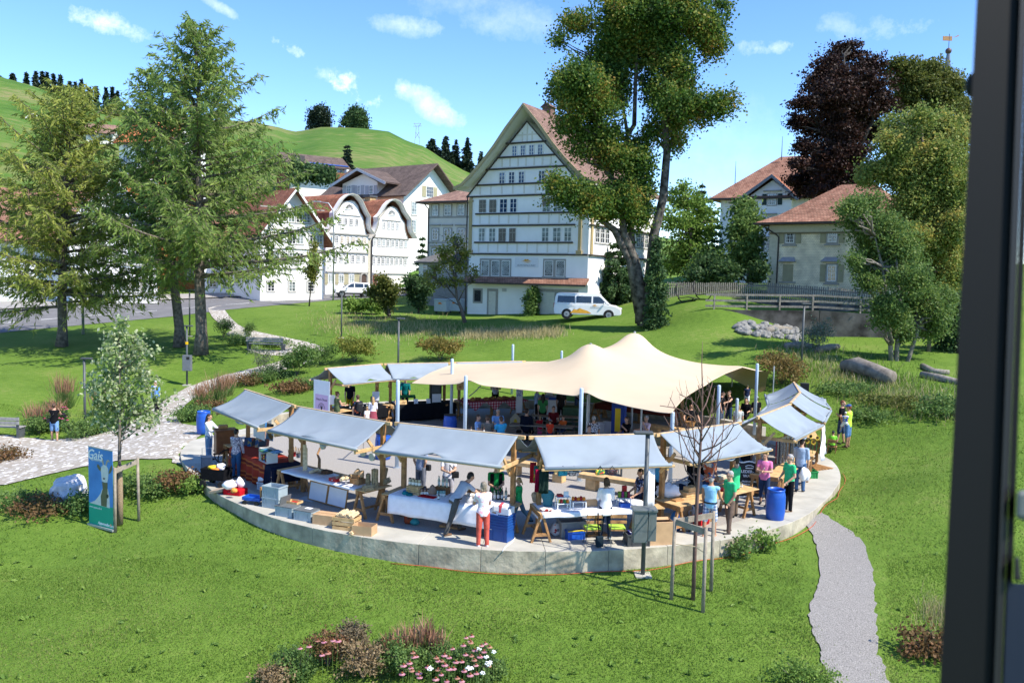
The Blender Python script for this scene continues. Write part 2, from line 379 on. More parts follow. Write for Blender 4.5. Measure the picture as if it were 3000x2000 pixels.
# plaza: gravel floor, a ring of stone slabs, and the low wall face round the front
GRAVEL=mat('plaza_gravel',(.3,.28,.25),.95,.2,30,bump=.5,bscale=60,col2=(.38,.355,.32))
STONE=mat('pale_sandstone_slab',(.4,.385,.33),.85,.12,1.6,bump=.2,bscale=25)
STONEF=mat('rough_stone_face',(.37,.335,.25),.95,.35,2.2,bump=.9,bscale=9)
mb=MB()
ring=[(CC.x+(RA(a)-.2)*math.cos(a),CC.y+(RA(a)-.2)*math.sin(a),0)for a in np.linspace(0,2*PI,120,endpoint=False)]
mb.add(ring+[(CC.x,CC.y,0)],[(i,(i+1)%120,120)for i in range(120)])
struct(mb.build('plaza_floor',GRAVEL))
ns=46;mb=MB()
for i in range(ns):
 a0,a1=2*PI*i/ns+.0004,2*PI*(i+1)/ns-.0004
 dz=random.uniform(-.006,.006);arc=np.linspace(a0,a1,5)
 backside=math.sin((a0+a1)/2)>.35
 zt=.03+dz+(.42 if backside else 0);zb=-.9 if not backside else-.4
 ri,ro=(-1.02,0)if not backside else(-.38,0)
 vin=lambda r,z:[(CC.x+(RA(a)+r)*math.cos(a),CC.y+(RA(a)+r)*math.sin(a),z)for a in arc]
 jr=random.uniform(-.012,.012)
 A,B,C,D_=vin(ri,zt),vin(ro,zt),vin(ro+jr,zb),vin(ri,zb)
 vs=A+B+C+D_;f=[]
 for k in range(4):
  f+=[(k,k+5,k+6,k+1),(10+k,11+k,6+k,5+k),(15+k,k,k+1,16+k)]
 f+=[(0,15,10,5),(4,9,14,19)]
 o=len(mb.f);mb.add(vs,f)
 for q in range(12):
  if q%3:mb.m[o+q]=1
struct(mb.build('plaza_rim',[STONE,STONEF],bevel=.012))
# drain covers in the gravel
def draped(name,A,B,material,n=60,m=6,lift=.025,px=True,jit=0.0):
 def samp(P):
  P=np.array(P,float);s=np.concatenate([[0],np.cumsum(np.hypot(*np.diff(P,axis=0).T))]);q=np.linspace(0,s[-1],n)
  q=np.stack([np.interp(q,s,P[:,0]),np.interp(q,s,P[:,1])],1)
  for _ in range(3):q[1:-1]=(q[:-2]+2*q[1:-1]+q[2:])/4
  return q
 a,b=samp(A),samp(B);mbx=MB();rows=[]
 for i in range(n):
  pa=ga(*a[i])if px else Vector((*a[i],0));pb=ga(*b[i])if px else Vector((*b[i],0));row=[]
  for k in range(m+1):
   p=pa.lerp(pb,k/m)
   if jit and k in(0,m):p+=(pb-pa).normalized()*random.uniform(-jit,jit)
   row.append((p.x,p.y,(gz(p.x,p.y)+lift)))
  rows.append(row)
 return struct(mbx.grid(rows).build(name,material,smooth=True))
S=3000/2352
sc=lambda P:[(x*S,y*S)for x,y in P]
def cobble_mat():
 m=mat('pale_cobbles',(.48,.45,.4),.9,.1,2)
 n,l=m.node_tree.nodes,m.node_tree.links;b=n['Principled BSDF']
 g=n.new('ShaderNodeNewGeometry');v=n.new('ShaderNodeTexVoronoi');v.inputs['Scale'].default_value=8;l.new(g.outputs['Position'],v.inputs['Vector'])
 r=n.new('ShaderNodeValToRGB');e=r.color_ramp.elements
 for p,c in((0,(.29,.26,.21)),(.35,(.35,.32,.27)),(.7,(.39,.365,.32)),(1,(.32,.285,.235))):
  q=e.new(p)if p not in(0,1)else e[int(p)];q.color=(*c,1)
 l.new(v.outputs['Color'],r.inputs['Fac'])
 v2=n.new('ShaderNodeTexVoronoi');v2.feature='DISTANCE_TO_EDGE';v2.inputs['Scale'].default_value=8;l.new(g.outputs['Position'],v2.inputs['Vector'])
 s=n.new('ShaderNodeMapRange');s.inputs[2].default_value=.09;s.inputs[3].default_value=.8;s.inputs[4].default_value=1;l.new(v2.outputs['Distance'],s.inputs[0])
 mm=n.new('ShaderNodeVectorMath');mm.operation='SCALE';l.new(r.outputs['Color'],mm.inputs[0]);l.new(s.outputs[0],mm.inputs['Scale']);l.new(mm.outputs[0],b.inputs['Base Color'])
 bp=n.new('ShaderNodeBump');bp.inputs['Strength'].default_value=.6;bp.inputs['Distance'].default_value=.02;l.new(s.outputs[0],bp.inputs['Height']);l.new(bp.outputs[0],b.inputs['Normal'])
 return m
COB=cobble_mat()
draped('cobbled_path',sc([(-60,1000),(0,1001),(110,1012),(200,1006),(262,990),(330,958),(375,922),(430,890),(520,862),(620,838),(660,826),(672,815),(650,800),(590,781),(535,760),(500,742),(480,725),(478,708)]),
       sc([(-60,1130),(0,1118),(150,1082),(300,1056),(445,1056),(455,1022),(466,997),(424,989),(394,966),(440,915),(520,885),(620,860),(700,838),(757,812),(748,797),(690,783),(610,767),(545,751),(508,702)]),COB,n=90,m=10,lift=.04)
draped('bench_pad',sc([(560,802),(610,806),(660,806)]),sc([(600,815),(640,818),(690,818)]),COB,n=12,m=3,lift=.034)
draped('cobbled_apron',sc([(395,1064),(400,1030),(405,1000),(415,975)]),sc([(436,1066),(440,1036),(452,1008),(486,984)]),COB,n=20,m=6,lift=.036)
GPATH=mat('grey_gravel_path',(.24,.225,.205),.95,.3,42,bump=1.0,bscale=90,col2=(.41,.39,.355))
draped('gravel_path',sc([(1838,1197),(1868,1228),(1880,1290),(1888,1330),(1862,1390),(1857,1430),(1885,1500),(1900,1590),(1900,1640)]),
       sc([(1885,1180),(1935,1208),(1985,1250),(2005,1310),(2010,1370),(2012,1430),(2014,1500),(2050,1590),(2070,1640)]),GPATH,n=60,m=8,lift=.03,jit=.05)
ASPH=mat('asphalt',(.15,.15,.155),.9,.12,.8,bump=.3,bscale=40)
PAVE=mat('pavement',(.3,.29,.275),.9,.1,1.5)
nearR=sc([(-120,784),(0,765),(200,746),(400,727),(520,712),(640,701),(760,690),(850,684),(1000,676)])
farR=sc([(-120,722),(0,713),(200,700),(400,690),(650,678),(760,673),(900,668),(1000,664)])
draped('road',nearR,farR,ASPH,n=70,m=8,lift=.03)
mid=lambda t:[(a[0]*(1-t)+b[0]*t,a[1]*(1-t)+b[1]*t)for a,b in zip(nearR,[(np.interp(x,[q[0]for q in farR],[q[0]for q in farR]),np.interp(x,[q[0]for q in farR],[q[1]for q in farR]))for x,_ in nearR])]
draped('pavement',mid(1.0),mid(1.33),PAVE,n=50,m=3,lift=.13)
mb=MB()                                              # dashed centre line
P=np.array(mid(.42));
for i in range(11):
 x0=-150+i*135;x1=x0+70
 q0,q1=ga(x0,np.interp(x0,P[:,0],P[:,1])),ga(x1,np.interp(x1,P[:,0],P[:,1]))
 d=(q1-q0).normalized();s_=Vector((-d.y,d.x,0))*.08
 rows=[[(q0.lerp(q1,t)+sg*s_)for sg in(-1,1)]for t in np.linspace(0,1,6)]
 rows=[[(p.x,p.y,gz(p.x,p.y)+.045)for p in r]for r in rows]
 mb.grid(rows)
struct(mb.build('road_marking',mat('road_paint',(.75,.75,.73),.7)))
# ------------------------------------------------------------------ buildings
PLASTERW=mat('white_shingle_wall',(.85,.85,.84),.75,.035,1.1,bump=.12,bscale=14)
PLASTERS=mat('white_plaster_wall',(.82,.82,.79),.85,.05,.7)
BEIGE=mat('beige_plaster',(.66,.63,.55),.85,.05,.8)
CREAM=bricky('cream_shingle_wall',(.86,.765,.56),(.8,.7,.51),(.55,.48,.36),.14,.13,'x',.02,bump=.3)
MOULD=mat('dark_brown_moulding',(.055,.045,.04),.6,.1)
TAN=mat('ochre_trim',(.42,.33,.17),.65,.06)
TRIMG=mat('stone_grey_trim',(.33,.32,.29),.75,.08)
PANELT=mat('cream_panel_strip',(.7,.68,.62),.65,.04)
TILEB=bricky('brown_clay_tiles',(.185,.115,.09),(.26,.17,.135),(.09,.055,.045),.24,.17,'y')
TILEBX=bricky('brown_clay_tiles_long',(.24,.14,.105),(.33,.21,.155),(.1,.06,.05),.24,.14,'x')
TILER=bricky('red_clay_tiles',(.27,.095,.05),(.36,.16,.09),(.1,.045,.03),.25,.16,'y')
TILERX=bricky('red_clay_tiles_long',(.25,.12,.08),(.35,.19,.13),(.11,.06,.045),.25,.15,'x')
TILEG=bricky('grey_brown_tiles',(.115,.085,.072),(.15,.11,.092),(.06,.045,.04),.28,.17,'x')
ORANGET=mat('orange_clay_roof',(.5,.16,.06),.85,.15,2)
SHINGO=bricky('orange_wood_shingles',(.46,.17,.055),(.54,.24,.09),(.25,.09,.03),.12,.13,'x',bump=.3)
GLASS_D=mat('dark_window_glass',(.02,.025,.03),.08,.4,1,spec=.9)
GLASS_B=mat('sky_blue_window_glass',(.02,.05,.13),.06,.4,1.2,spec=1.0)
GLASS_C=mat('curtained_window_glass',(.1,.13,.13),.12,.4,1.5,spec=.8,col2=(.34,.4,.4))
GLASS_T=mat('amber_window_glass',(.35,.27,.15),.25,.4,1.5,spec=.7)
BLIND=mat('taupe_blind',(.2,.18,.155),.7,.08)
OLIVE=mat('olive_shutter',(.34,.315,.2),.75,.08,3)
GREENS=mat('dark_green_shutter',(.022,.045,.04),.6,.1)
GREYS=mat('grey_shutter',(.4,.42,.45),.7,.06)
DOORW=mat('pale_door',(.62,.6,.52),.6,.05)
WINCACHE={}
class Bld:
 def __init__(s,name,label,corner,phi,cat='house',group=None):
  s.root=T(name,label,cat,corner,phi,group);s.o=Vector(corner);s.phi=phi
  s.u=Vector((math.cos(phi),math.sin(phi),0));s.v=Vector((-math.sin(phi),math.cos(phi),0))
 def loc(s,px,py,off=0.0):
  """(x, z) on the facade plane of the sight line through a photo pixel"""
  d=ray(px,py);o=Vector((0,0,CAMH));q=s.o+s.v*off
  t=(q-o).dot(s.v)/d.dot(s.v);p=o+d*t-s.o
  return(p.dot(s.u),p.z)
 def side(s,x0,px,py):
  d=ray(px,py);o=Vector((0,0,CAMH));q=s.o+s.u*x0
  t=(q-o).dot(s.u)/d.dot(s.u);p=o+d*t-s.o
  return(p.dot(s.v),p.z)
 def part(s,mb,name,mats,**k):return mb.build(name,mats,s.root,**k)
 def window(s,x0,z0,x1,z1,nx=2,nz=3,glass=None,frame=None,face='f',X=0,fw=.07,bar=.03,surround=0,lattice=False,y=0):
  glass=glass or GLASS_D;frame=frame or WHITE
  w,h=round(x1-x0,1),round(z1-z0,1)
  w,h=max(w,.3),max(h,.4);key=(w,h,nx,nz,frame.name,fw,surround,lattice)
  if key not in WINCACHE:
   m=MB()
   if surround:
    q=surround;m.box(-q,w+q,-.05,.0,-q,0,1).box(-q,w+q,-.05,0,h,h+q,1).box(-q,0,-.05,0,0,h,1).box(w,w+q,-.05,0,0,h,1)
   m.box(0,w,-.06,0,0,fw).box(0,w,-.06,0,h-fw,h).box(0,fw,-.06,0,fw,h-fw).box(w-fw,w,-.06,0,fw,h-fw)
   if lattice:
    for i in range(-int(h/.16)-1,int(w/.16)+1):
     for sg in(1,-1):
      a=[(i*.16+t,t)for t in np.linspace(0,h,12)]if sg>0 else[(i*.16+h-t,t)for t in np.linspace(0,h,12)]
      a=[(x,z)for x,z in a if fw<=x<=w-fw and fw<=z<=h-fw]
      if len(a)>1:m.beam((a[0][0],-.04,a[0][1]),(a[-1][0],-.04,a[-1][1]),.014,.014,0)
   else:
    for i in range(1,nx):
     b=bar*(1.7 if nx==2 or i==nx/2 else 1);m.box(w*i/nx-b/2,w*i/nx+b/2,-.055,0,fw,h-fw)
    for j in range(1,nz):m.box(fw,w-fw,-.052,0,h*j/nz-bar/2,h*j/nz+bar/2)
   me=bpy.data.meshes.new('window');me.from_pydata(m.v,[],m.f);me.materials.append(frame);me.materials.append(TRIMG)
   me.polygons.foreach_set('material_index',m.m)
   g=MB().box(fw*.5,w-fw*.5,-.03,-.004,fw*.5,h-fw*.5);ge=bpy.data.meshes.new('pane');ge.from_pydata(g.v,[],g.f)
   WINCACHE[key]=(me,ge)
  me,ge=WINCACHE[key]
  a=bpy.data.objects.new('window',me);COL.objects.link(a);a.parent=s.root
  if face=='f':a.location=(x0,y-.002,z0)
  elif face=='r':a.location=(X+.002,x0,z0);a.rotation_euler=(0,0,PI/2)
  elif face=='l':a.location=(X-.002,x1,z0);a.rotation_euler=(0,0,-PI/2)
  gk=ge if not len(ge.materials)or ge.materials[0]==glass else None
  if gk is None:
   gk=bpy.data.meshes.get('pane_'+ge.name+glass.name)or ge.copy();gk.name='pane_'+ge.name+glass.name;gk.materials.clear()
  if not len(gk.materials):gk.materials.append(glass)
  p=bpy.data.objects.new('pane',gk);COL.objects.link(p);p.parent=a
  return a
 def pxwin(s,k,x0,y0,x1,y1,**kw):
  a,b=s.loc(*k(x0,y1)),s.loc(*k(x1,y0));return s.window(a[0],a[1],b[0],b[1],**kw)
 def pxrow(s,k,xs,yl,yr,**kw):
  """row of windows: xs = [(x0, x1)...]; yl, yr = (top, bottom) pixel rows at the row's two ends"""
  xa,xb=xs[0][0],xs[-1][1];za=s.loc(*k(xa,yl[1]));zb=s.loc(*k(xb,yr[1]));ta=s.loc(*k(xa,yl[0]));tb=s.loc(*k(xb,yr[0]))
  z0=(za[1]+zb[1])/2;z1=(ta[1]+tb[1])/2;gl=kw.pop('glasses',None);ym=(yl[1]+yr[1])/2
  out=[]
  for i,(x0,x1)in enumerate(xs):
   yy_=yl[1]+(yr[1]-yl[1])*((x0-xa)/max(1,xb-xa))
   a,b=s.loc(*k(x0,yy_)),s.loc(*k(x1,yy_))
   out.append(s.window(a[0],z0,b[0],z1,glass=gl[i]if gl else None,**kw))
  return out
 def shutter(s,x0,z0,x1,z1,m,y=0,name='shutter'):
  mb=MB().box(x0,x1,y-.05,y-.004,z0,z1)
  for j in(.18,.82):mb.box(x0+.02,x1-.02,y-.065,y-.05,z0+(z1-z0)*j-.04,z0+(z1-z0)*j+.04)
  return s.part(mb,name,m)
def shell(prof,th):
 """roof profile polyline (x, z) -> closed polygon of the given thickness"""
 up=[]
 for i in range(len(prof)):
  a,b=prof[max(i-1,0)],prof[min(i+1,len(prof)-1)];dx,dz=b[0]-a[0],b[1]-a[1];l_=math.hypot(dx,dz)
  up.append((prof[i][0]-dz/l_*th,prof[i][1]+dx/l_*th))
 return prof,up
def sweep_roof(mb,prof,th,y0,y1,mi=0):
 lo,up=shell(prof,th);n=len(prof)
 vs=[(x,y,z)for y in(y0,y1)for x,z in lo]+[(x,y,z)for y in(y0,y1)for x,z in up]
 A,B,C,D_=0,n,2*n,3*n;f=[]
 for i in range(n-1):
  f+=[(A+i,B+i,B+i+1,A+i+1),(C+i,C+i+1,D_+i+1,D_+i),(A+i,A+i+1,C+i+1,C+i),(B+i,D_+i,D_+i+1,B+i+1)]
 f+=[(A,C,D_,B),(A+n-1,B+n-1,D_+n-1,C+n-1)]
 return mb.add(vs,f,mi)
def bulk(b,W_,D_,z0,z1,m,name='wall'):return b.part(MB().box(0,W_,0,D_,z0,z1),name,m)
# ---- the clinic: tall gabled house with curved eaves
k4=K(1200,280,700/1568)
co=aty(*k4(378,1400),75.0);co.z=0
PHI=math.radians(-30)
B=Bld('gabled_house','tall white gabled clinic with flared brown roof and dark mouldings behind the plaza lawn',(co.x,co.y,0),PHI)
wx1=B.loc(*k4(1172,1200))[0];DEP=15.0
zE=(B.loc(*k4(378,668))[1]+B.loc(*k4(1140,640))[1])/2
z2=B.loc(*k4(372,1043))[1];zr=B.loc(*k4(392,1222))[1];zb=2.6
ax=B.loc(*k4(772,170));xm=ax[0]
g_l=B.loc(*k4(378,668))[0]
B.part(MB().box(0,wx1,0,DEP,zb,zr),'basement_wall',PLASTERS)
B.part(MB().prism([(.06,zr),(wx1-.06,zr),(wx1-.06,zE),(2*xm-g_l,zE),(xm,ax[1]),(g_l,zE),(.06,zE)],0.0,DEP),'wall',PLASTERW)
OV=1.25                                                     # gable overhang
pl=[B.loc(*k4(*q),-OV)for q in((290,610),(345,585),(402,527),(480,437),(560,330),(640,210),(745,60))]
apx=pl[-1][0];prof=pl+[(2*apx-x,z)for x,z in pl[-2::-1]]
mb=MB();sweep_roof(mb,prof,.16,-OV,DEP+.8);B.part(mb,'roof',TILEB)
mb=MB();sweep_roof(mb,[(x,z-.10)for x,z in prof],.07,-OV+.12,DEP);B.part(mb,'soffit',mat('bright_soffit_paint',(.84,.84,.82),.6,.03))
mb=MB();sweep_roof(mb,[(x,z-.12)for x,z in prof],.26,-OV-.06,-OV-.002);B.part(mb,'barge_board',TAN)
# dark raking line of the gable and the string courses
mb=MB()
for sg in(0,1):
 a,b_=((g_l,zE),(xm,ax[1]))if sg==0 else((xm,ax[1]),(2*xm-g_l,zE))
 mb.beam((a[0],-.05,a[1]),(b_[0],-.05,b_[1]),.1,.09)
B.part(mb,'raking_moulding',MOULD)
def course(x0,y0,x1,y1,d=.16,h=.13):
 a,b_=B.loc(*k4(x0,y0)),B.loc(*k4(x1,y1));z=(a[1]+b_[1])/2
 B.part(MB().box(a[0],b_[0],-d,-.003,z-h/2,z+h/2),'string_course',MOULD);return a[0],b_[0],z
cs=[course(*q)for q in((636,318,898,300),(582,410,955,387),(500,489,1030,461),(438,593,1088,562),(378,669,1140,640),(436,780,1082,764),(416,856,1088,847),(428,966,1072,962),(368,1043,1170,1040))]
def panels(za,zb_,xa,xb,n):
 mb=MB()
 for i in range(n+1):
  x=xa+(xb-xa)*i/n;mb.box(x-.07,x+.07,-.03,-.002,za+.1,zb_)
 mb.box(xa,xb,-.034,-.002,za,za+.1);B.part(mb,'panel_frame',PANELT)
for i,n in((1,6),(3,8),(5,9),(7,9)):
 xa,xb,z=cs[i];zn=cs[i+1][2];panels(zn+.07,z-.07,xa+.4,xb-.4,n)
mb=MB();xt=[(B.loc(*k4(x,y)))for x,y in((700,300),(845,290),(772,230))]
mb.box(xt[0][0],xt[1][0],-.03,-.002,xt[2][1]-.4,xt[2][1]-.28)
for f_ in(.28,.5,.72):mb.box(xt[0][0]+(xt[1][0]-xt[0][0])*f_-.06,xt[0][0]+(xt[1][0]-xt[0][0])*f_+.06,-.034,-.002,cs[0][2]+.07,xt[2][1]+.55-abs(f_-.5)*3)
B.part(mb,'gable_panel',PANELT)
wn_=dict(nx=2,nz=3,fw=.06)
Bd=GLASS_B
B.pxrow(k4,[(672,705),(727,762),(783,818),(840,873)],(332,402),(321,389),glasses=[Bd]*4,**wn_)
B.pxrow(k4,[(587,630),(650,693),(714,757),(846,890),(913,957)],(501,581),(486,568),glasses=[Bd]*5,**wn_)
B.pxrow(k4,[(455,505),(522,573),(590,640),(658,708),(870,925),(945,1000)],(682,773),(671,764),glasses=[GLASS_C,GLASS_C,Bd,Bd,GLASS_C,GLASS_C],**wn_)
B.pxrow(k4,[(452,498),(520,566),(583,635),(652,702),(866,918),(938,992),(1013,1065)],(871,963),(865,958),glasses=[GLASS_C,GLASS_C,GLASS_D,GLASS_D,GLASS_C,GLASS_C,GLASS_C],**wn_)
for(x0,y0,x1,y1)in((455,682,505,764),(522,681,573,764),(870,672,925,718),(583,870,635,962),(652,869,702,962)):
 a,b_=B.loc(*k4(x0,y1)),B.loc(*k4(x1,y0));mb=MB();nn=max(4,int((b_[1]-a[1])/.09))
 for j in range(nn):z=a[1]+(b_[1]-a[1])*j/nn;mb.box(a[0]+.04,b_[0]-.04,-.10,-.065,z,z+.07)
 B.part(mb,'roller_blind',BLIND)
lat=dict(lattice=True,frame=WHITE,surround=.0,fw=.05)
for grp,yl,yr in(([(470,522),(537,590),(605,660)],(1082,1182),(1081,1184)),([(885,942),(960,1018)],(1084,1186),(1083,1187))):
 B.pxrow(k4,grp,yl,yr,glasses=[GLASS_C]*len(grp),**lat)
 a,b_=B.loc(*k4(grp[0][0]-10,yl[1])),B.loc(*k4(grp[-1][1]+8,yl[0]));zq=a[1];zt=b_[1]
 mb=MB();mb.box(a[0],b_[0],-.045,-.003,zt,zt+.15);mb.box(a[0]-.05,b_[0]+.05,-.1,-.003,zq-.22,zq-.0)
 xs_=[B.loc(*k4(g,yl[1]))[0]for q in grp for g in q];xs_=[a[0]]+xs_+[b_[0]]
 for i in range(0,len(xs_)-1,2):mb.box(xs_[i],xs_[i+1],-.045,-.003,zq,zt)
 B.part(mb,'window_surround',TRIMG)
# pent roof of red tiles over the basement
a=B.loc(*k4(388,1203));b_=B.loc(*k4(388,1240))
mb=MB();mb.add([(-.1,-.02,zr+.55),(wx1+.1,-.02,zr+.55),(wx1+.1,-.75,zr+.02),(-.1,-.75,zr+.02),(-.1,-.02,zr+.4),(wx1+.1,-.02,zr+.4),(wx1+.1,-.75,zr-.1),(-.1,-.75,zr-.1)],
                  [(3,2,1,0),(4,5,6,7),(7,6,2,3),(0,4,7,3),(1,2,6,5)])
B.part(mb,'pent_roof',TILERX);B.part(MB().beam((-.15,-.8,zr-.06),(wx1+.15,-.8,zr-.06),.12,.12),'gutter',MOULD)
B.pxwin(k4,425,1278,468,1350,lattice=True,surround=.14,frame=DGREY)
a,b_=B.loc(*k4(508,1412)),B.loc(*k4(582,1268));mb=MB();mb.box(a[0],b_[0],-.05,-.003,zb,b_[1]);B.part(mb,'door_surround',TRIMG)
d_=B.part(MB().box(a[0]+.2,b_[0]-.2,-.09,-.052,zb,b_[1]-.22),'door',DOORW);MB().box(a[0]+.3,a[0]+.34,-.15,-.092,4.6,4.64).build('handle',DGREY,d_)
a,b_=B.loc(*k4(845,1430)),B.loc(*k4(1110,1275));mb=MB();mb.box(a[0],b_[0],-.05,-.003,zb,b_[1]);B.part(mb,'garage_surround',TRIMG)
for x0,x1 in((a[0]+.15,a[0]+1.5),(a[0]+1.9,b_[0]-.2)):
 mb=MB().box(x0,x1,-.09,-.052,zb,b_[1]-.25);mb.box((x0+x1)/2-.03,(x0+x1)/2+.03,-.105,-.09,zb,b_[1]-.3);B.part(mb,'garage_door',DOORW)
a,b_=B.loc(*k4(608,1285)),B.loc(*k4(637,1268));mb=MB()
for j in range(4):mb.box(a[0],b_[0],-.04,-.003,a[1]+j*.07,a[1]+j*.07+.05)
B.part(mb,'vent_grille',GALV)
# ochre pilasters at both corners
for px0,px1,yt,yb in((388,414,690,1035),(1105,1130,850,1035)):
 a,b_=B.loc(*k4(px0,yb)),B.loc(*k4(px1,yt));x0,x1=a[0],b_[0];zt=zE-.1
 if px0>1000:zt=zE-.1
 mb=MB().box(x0,x1,-.1,-.003,z2+.1,zt).box(x0-.12,x1+.12,-.18,-.003,z2+.08,z2+.4).box(x0-.09,x1+.09,-.15,-.003,zt-.35,zt-.2)
 B.part(mb,'pilaster',TAN)
# right-hand long side: courses and windows
for z in(cs[4][2],cs[6][2],cs[8][2]):B.part(MB().box(wx1-.058,wx1+.12,.02,DEP,z-.06,z+.06),'string_course',MOULD)
for z in(cs[7][2],cs[5][2]):
 for y0 in(1.2,2.2,3.2,5.6,6.6,7.6,10.2,11.2,12.2):B.window(y0,z+.05,y0+.8,z+1.35,face='r',X=wx1-.06,nx=2,nz=3,glass=GLASS_D,surround=.1)
B.part(MB().box(wx1-.058,wx1+.06,.3,.65,z2+.1,zE),'pilaster',TAN)
B.part(MB().box(apx-.45,apx+.35,2.9,3.8,prof[6][1]-1.2,prof[6][1]+.55).add([(apx-.6,2.75,prof[6][1]+.55),(apx+.5,2.75,prof[6][1]+.55),(apx+.5,3.95,prof[6][1]+.55),(apx-.6,3.95,prof[6][1]+.55),(apx-.05,2.75,prof[6][1]+.95),(apx-.05,3.95,prof[6][1]+.95)],
       [(0,1,4),(2,3,5),(1,2,5,4),(3,0,4,5)]),'chimney',TILEB)
B.part(MB().tube([(-.12,-.12,zb),(-.12,-.12,zE)],.06),'downpipe',MOULD)
# clinic name board
a,b_=B.loc(*k4(693,1126)),B.loc(*k4(846,1066));sg=B.part(MB().box(a[0],b_[0],-.05,-.003,a[1],b_[1]),'sign_board',mat('sign_white',(.72,.73,.75),.5,.02))
xc,wS,hS=(a[0]+b_[0])/2,b_[0]-a[0],b_[1]-a[1]
text('ALPSTEINCLINIC',wS*.105,XZ(xc,-.055,a[1]+hS*.2),mat('sign_grey',(.2,.2,.21),.5),sg,spacing=1.02)
def emblem(par,xc,zc,w,y):
 mb=MB();h=w*.32
 mb.flat([(xc-w*.5,y,zc-h*.12),(xc-w*.28,y,zc+h*.12),(xc-w*.1,y,zc+h*.52),(xc+w*.02,y,zc+h*.38),(xc+w*.1,y,zc+h*.5),(xc+w*.3,y,zc+h*.1),(xc+w*.5,y,zc+h*.02),(xc+w*.28,y,zc-h*.05),(xc+w*.12,y,zc+h*.06),(xc-w*.05,y,zc-h*.08),(xc-w*.2,y,zc+h*.02)])
 mb.flat([(xc-w*.38,y,zc-h*.3),(xc-w*.1,y,zc-h*.22),(xc+w*.1,y,zc-h*.14),(xc+w*.42,y,zc-h*.3),(xc+w*.1,y,zc-h*.4)])
 return mb.build('emblem',mat('golden_orange_print',(.72,.36,.04),.5),par)
emblem(sg,xc,a[1]+hS*.66,wS*.48,-.056)
CL=B
# ---- beige wing attached to it
co=aty(*k4(115,1360),87.0)
B=Bld('hipped_house','beige three storey hipped house beside the clinic with brown tiled roof',(co.x,co.y,0),PHI)
W_=B.loc(*k4(425,900))[0];zE=B.loc(*k4(115,700))[1];D_=11
bulk(B,W_,D_,3,zE,BEIGE)
zt=B.loc(*k4(300,585),4)[1]
mb=MB();o=.9
mb.add([(-o,-o,zE),(W_+o,-o,zE),(W_+o,D_+o,zE),(-o,D_+o,zE),(3.2,D_*.42,zt),(W_,D_*.42,zt),(-o,-o,zE-.18),(W_+o,-o,zE-.18),(W_+o,D_+o,zE-.18),(-o,D_+o,zE-.18)],
       [(0,1,5,4),(1,2,5),(2,3,4,5),(3,0,4),(6,7,1,0),(9,6,0,3),(9,8,7,6),(7,8,2,1),(8,9,3,2)]);B.part(mb,'roof',TILEBX)
B.part(MB().beam((-o,-o-.05,zE-.1),(W_+o,-o-.05,zE-.1),.14,.14),'gutter',MOULD)
xs=[(150,190),(228,270),(316,358)]
B.pxrow(k4,xs,(714,788),(712,786),nx=2,nz=3,glasses=[GLASS_C]*3,surround=.12)
B.pxrow(k4,xs,(877,948),(875,947),nx=2,nz=3,surround=.12)
B.pxrow(k4,xs,(1005,1045),(1003,1043),nx=2,nz=2,surround=.12)
for yq in(850,985):
 for x0,x1 in xs:a,b_=B.loc(*k4(x0-14,yq)),B.loc(*k4(x1+14,yq));B.part(MB().box(a[0],b_[0],-.16,-.003,a[1]-.08,a[1]+.06),'window_hood',TRIMG)
for yq in(800,965):a=B.loc(*k4(150,yq));B.part(MB().box(0,W_,-.03,-.003,a[1]-.09,a[1]+.09),'string_course',TRIMG)
B.part(MB().tube([(-.05,-.85,zE-.1),(.05,-.1,zE-.7),(.05,-.08,3.5)],.06),'downpipe',MOULD)
# low outbuilding in front of the wing
co=aty(*k4(60,1330),83.5)
B=Bld('annex','low grey annex with slate hipped roof and small windows, half hidden by the slender tree',(co.x,co.y,0),PHI)
W_=B.loc(*k4(395,1200))[0];zE=B.loc(*k4(60,1090))[1];bulk(B,W_,4,3,zE,TRIMG)
mb=MB();mb.add([(-.4,-.4,zE),(W_+.1,-.4,zE),(W_+.1,4,zE),(-.4,4,zE),(1.2,2,zE+1.0),(W_+.1,2,zE+1.0),(-.4,-.4,zE-.12),(W_+.1,-.4,zE-.12)],[(0,1,5,4),(1,2,5),(2,3,4,5),(3,0,4),(6,7,1,0),(6,0,3)]);B.part(mb,'roof',mat('slate_roof',(.13,.125,.12),.7,.15,3))
for x0,x1 in((88,116),(180,210),(240,290),(330,350)):B.pxwin(k4,x0,1118,x1,1140,nx=3,nz=2,frame=WHITE,fw=.05)
B.part(MB().box(-.02,.5,-.04,-.003,3,zE-.15),'pilaster',BEIGE);B.part(MB().box(.8,W_-.3,-.03,-.003,3,zE-1.4),'panelling',mat('grey_boarding',(.26,.25,.23),.8))
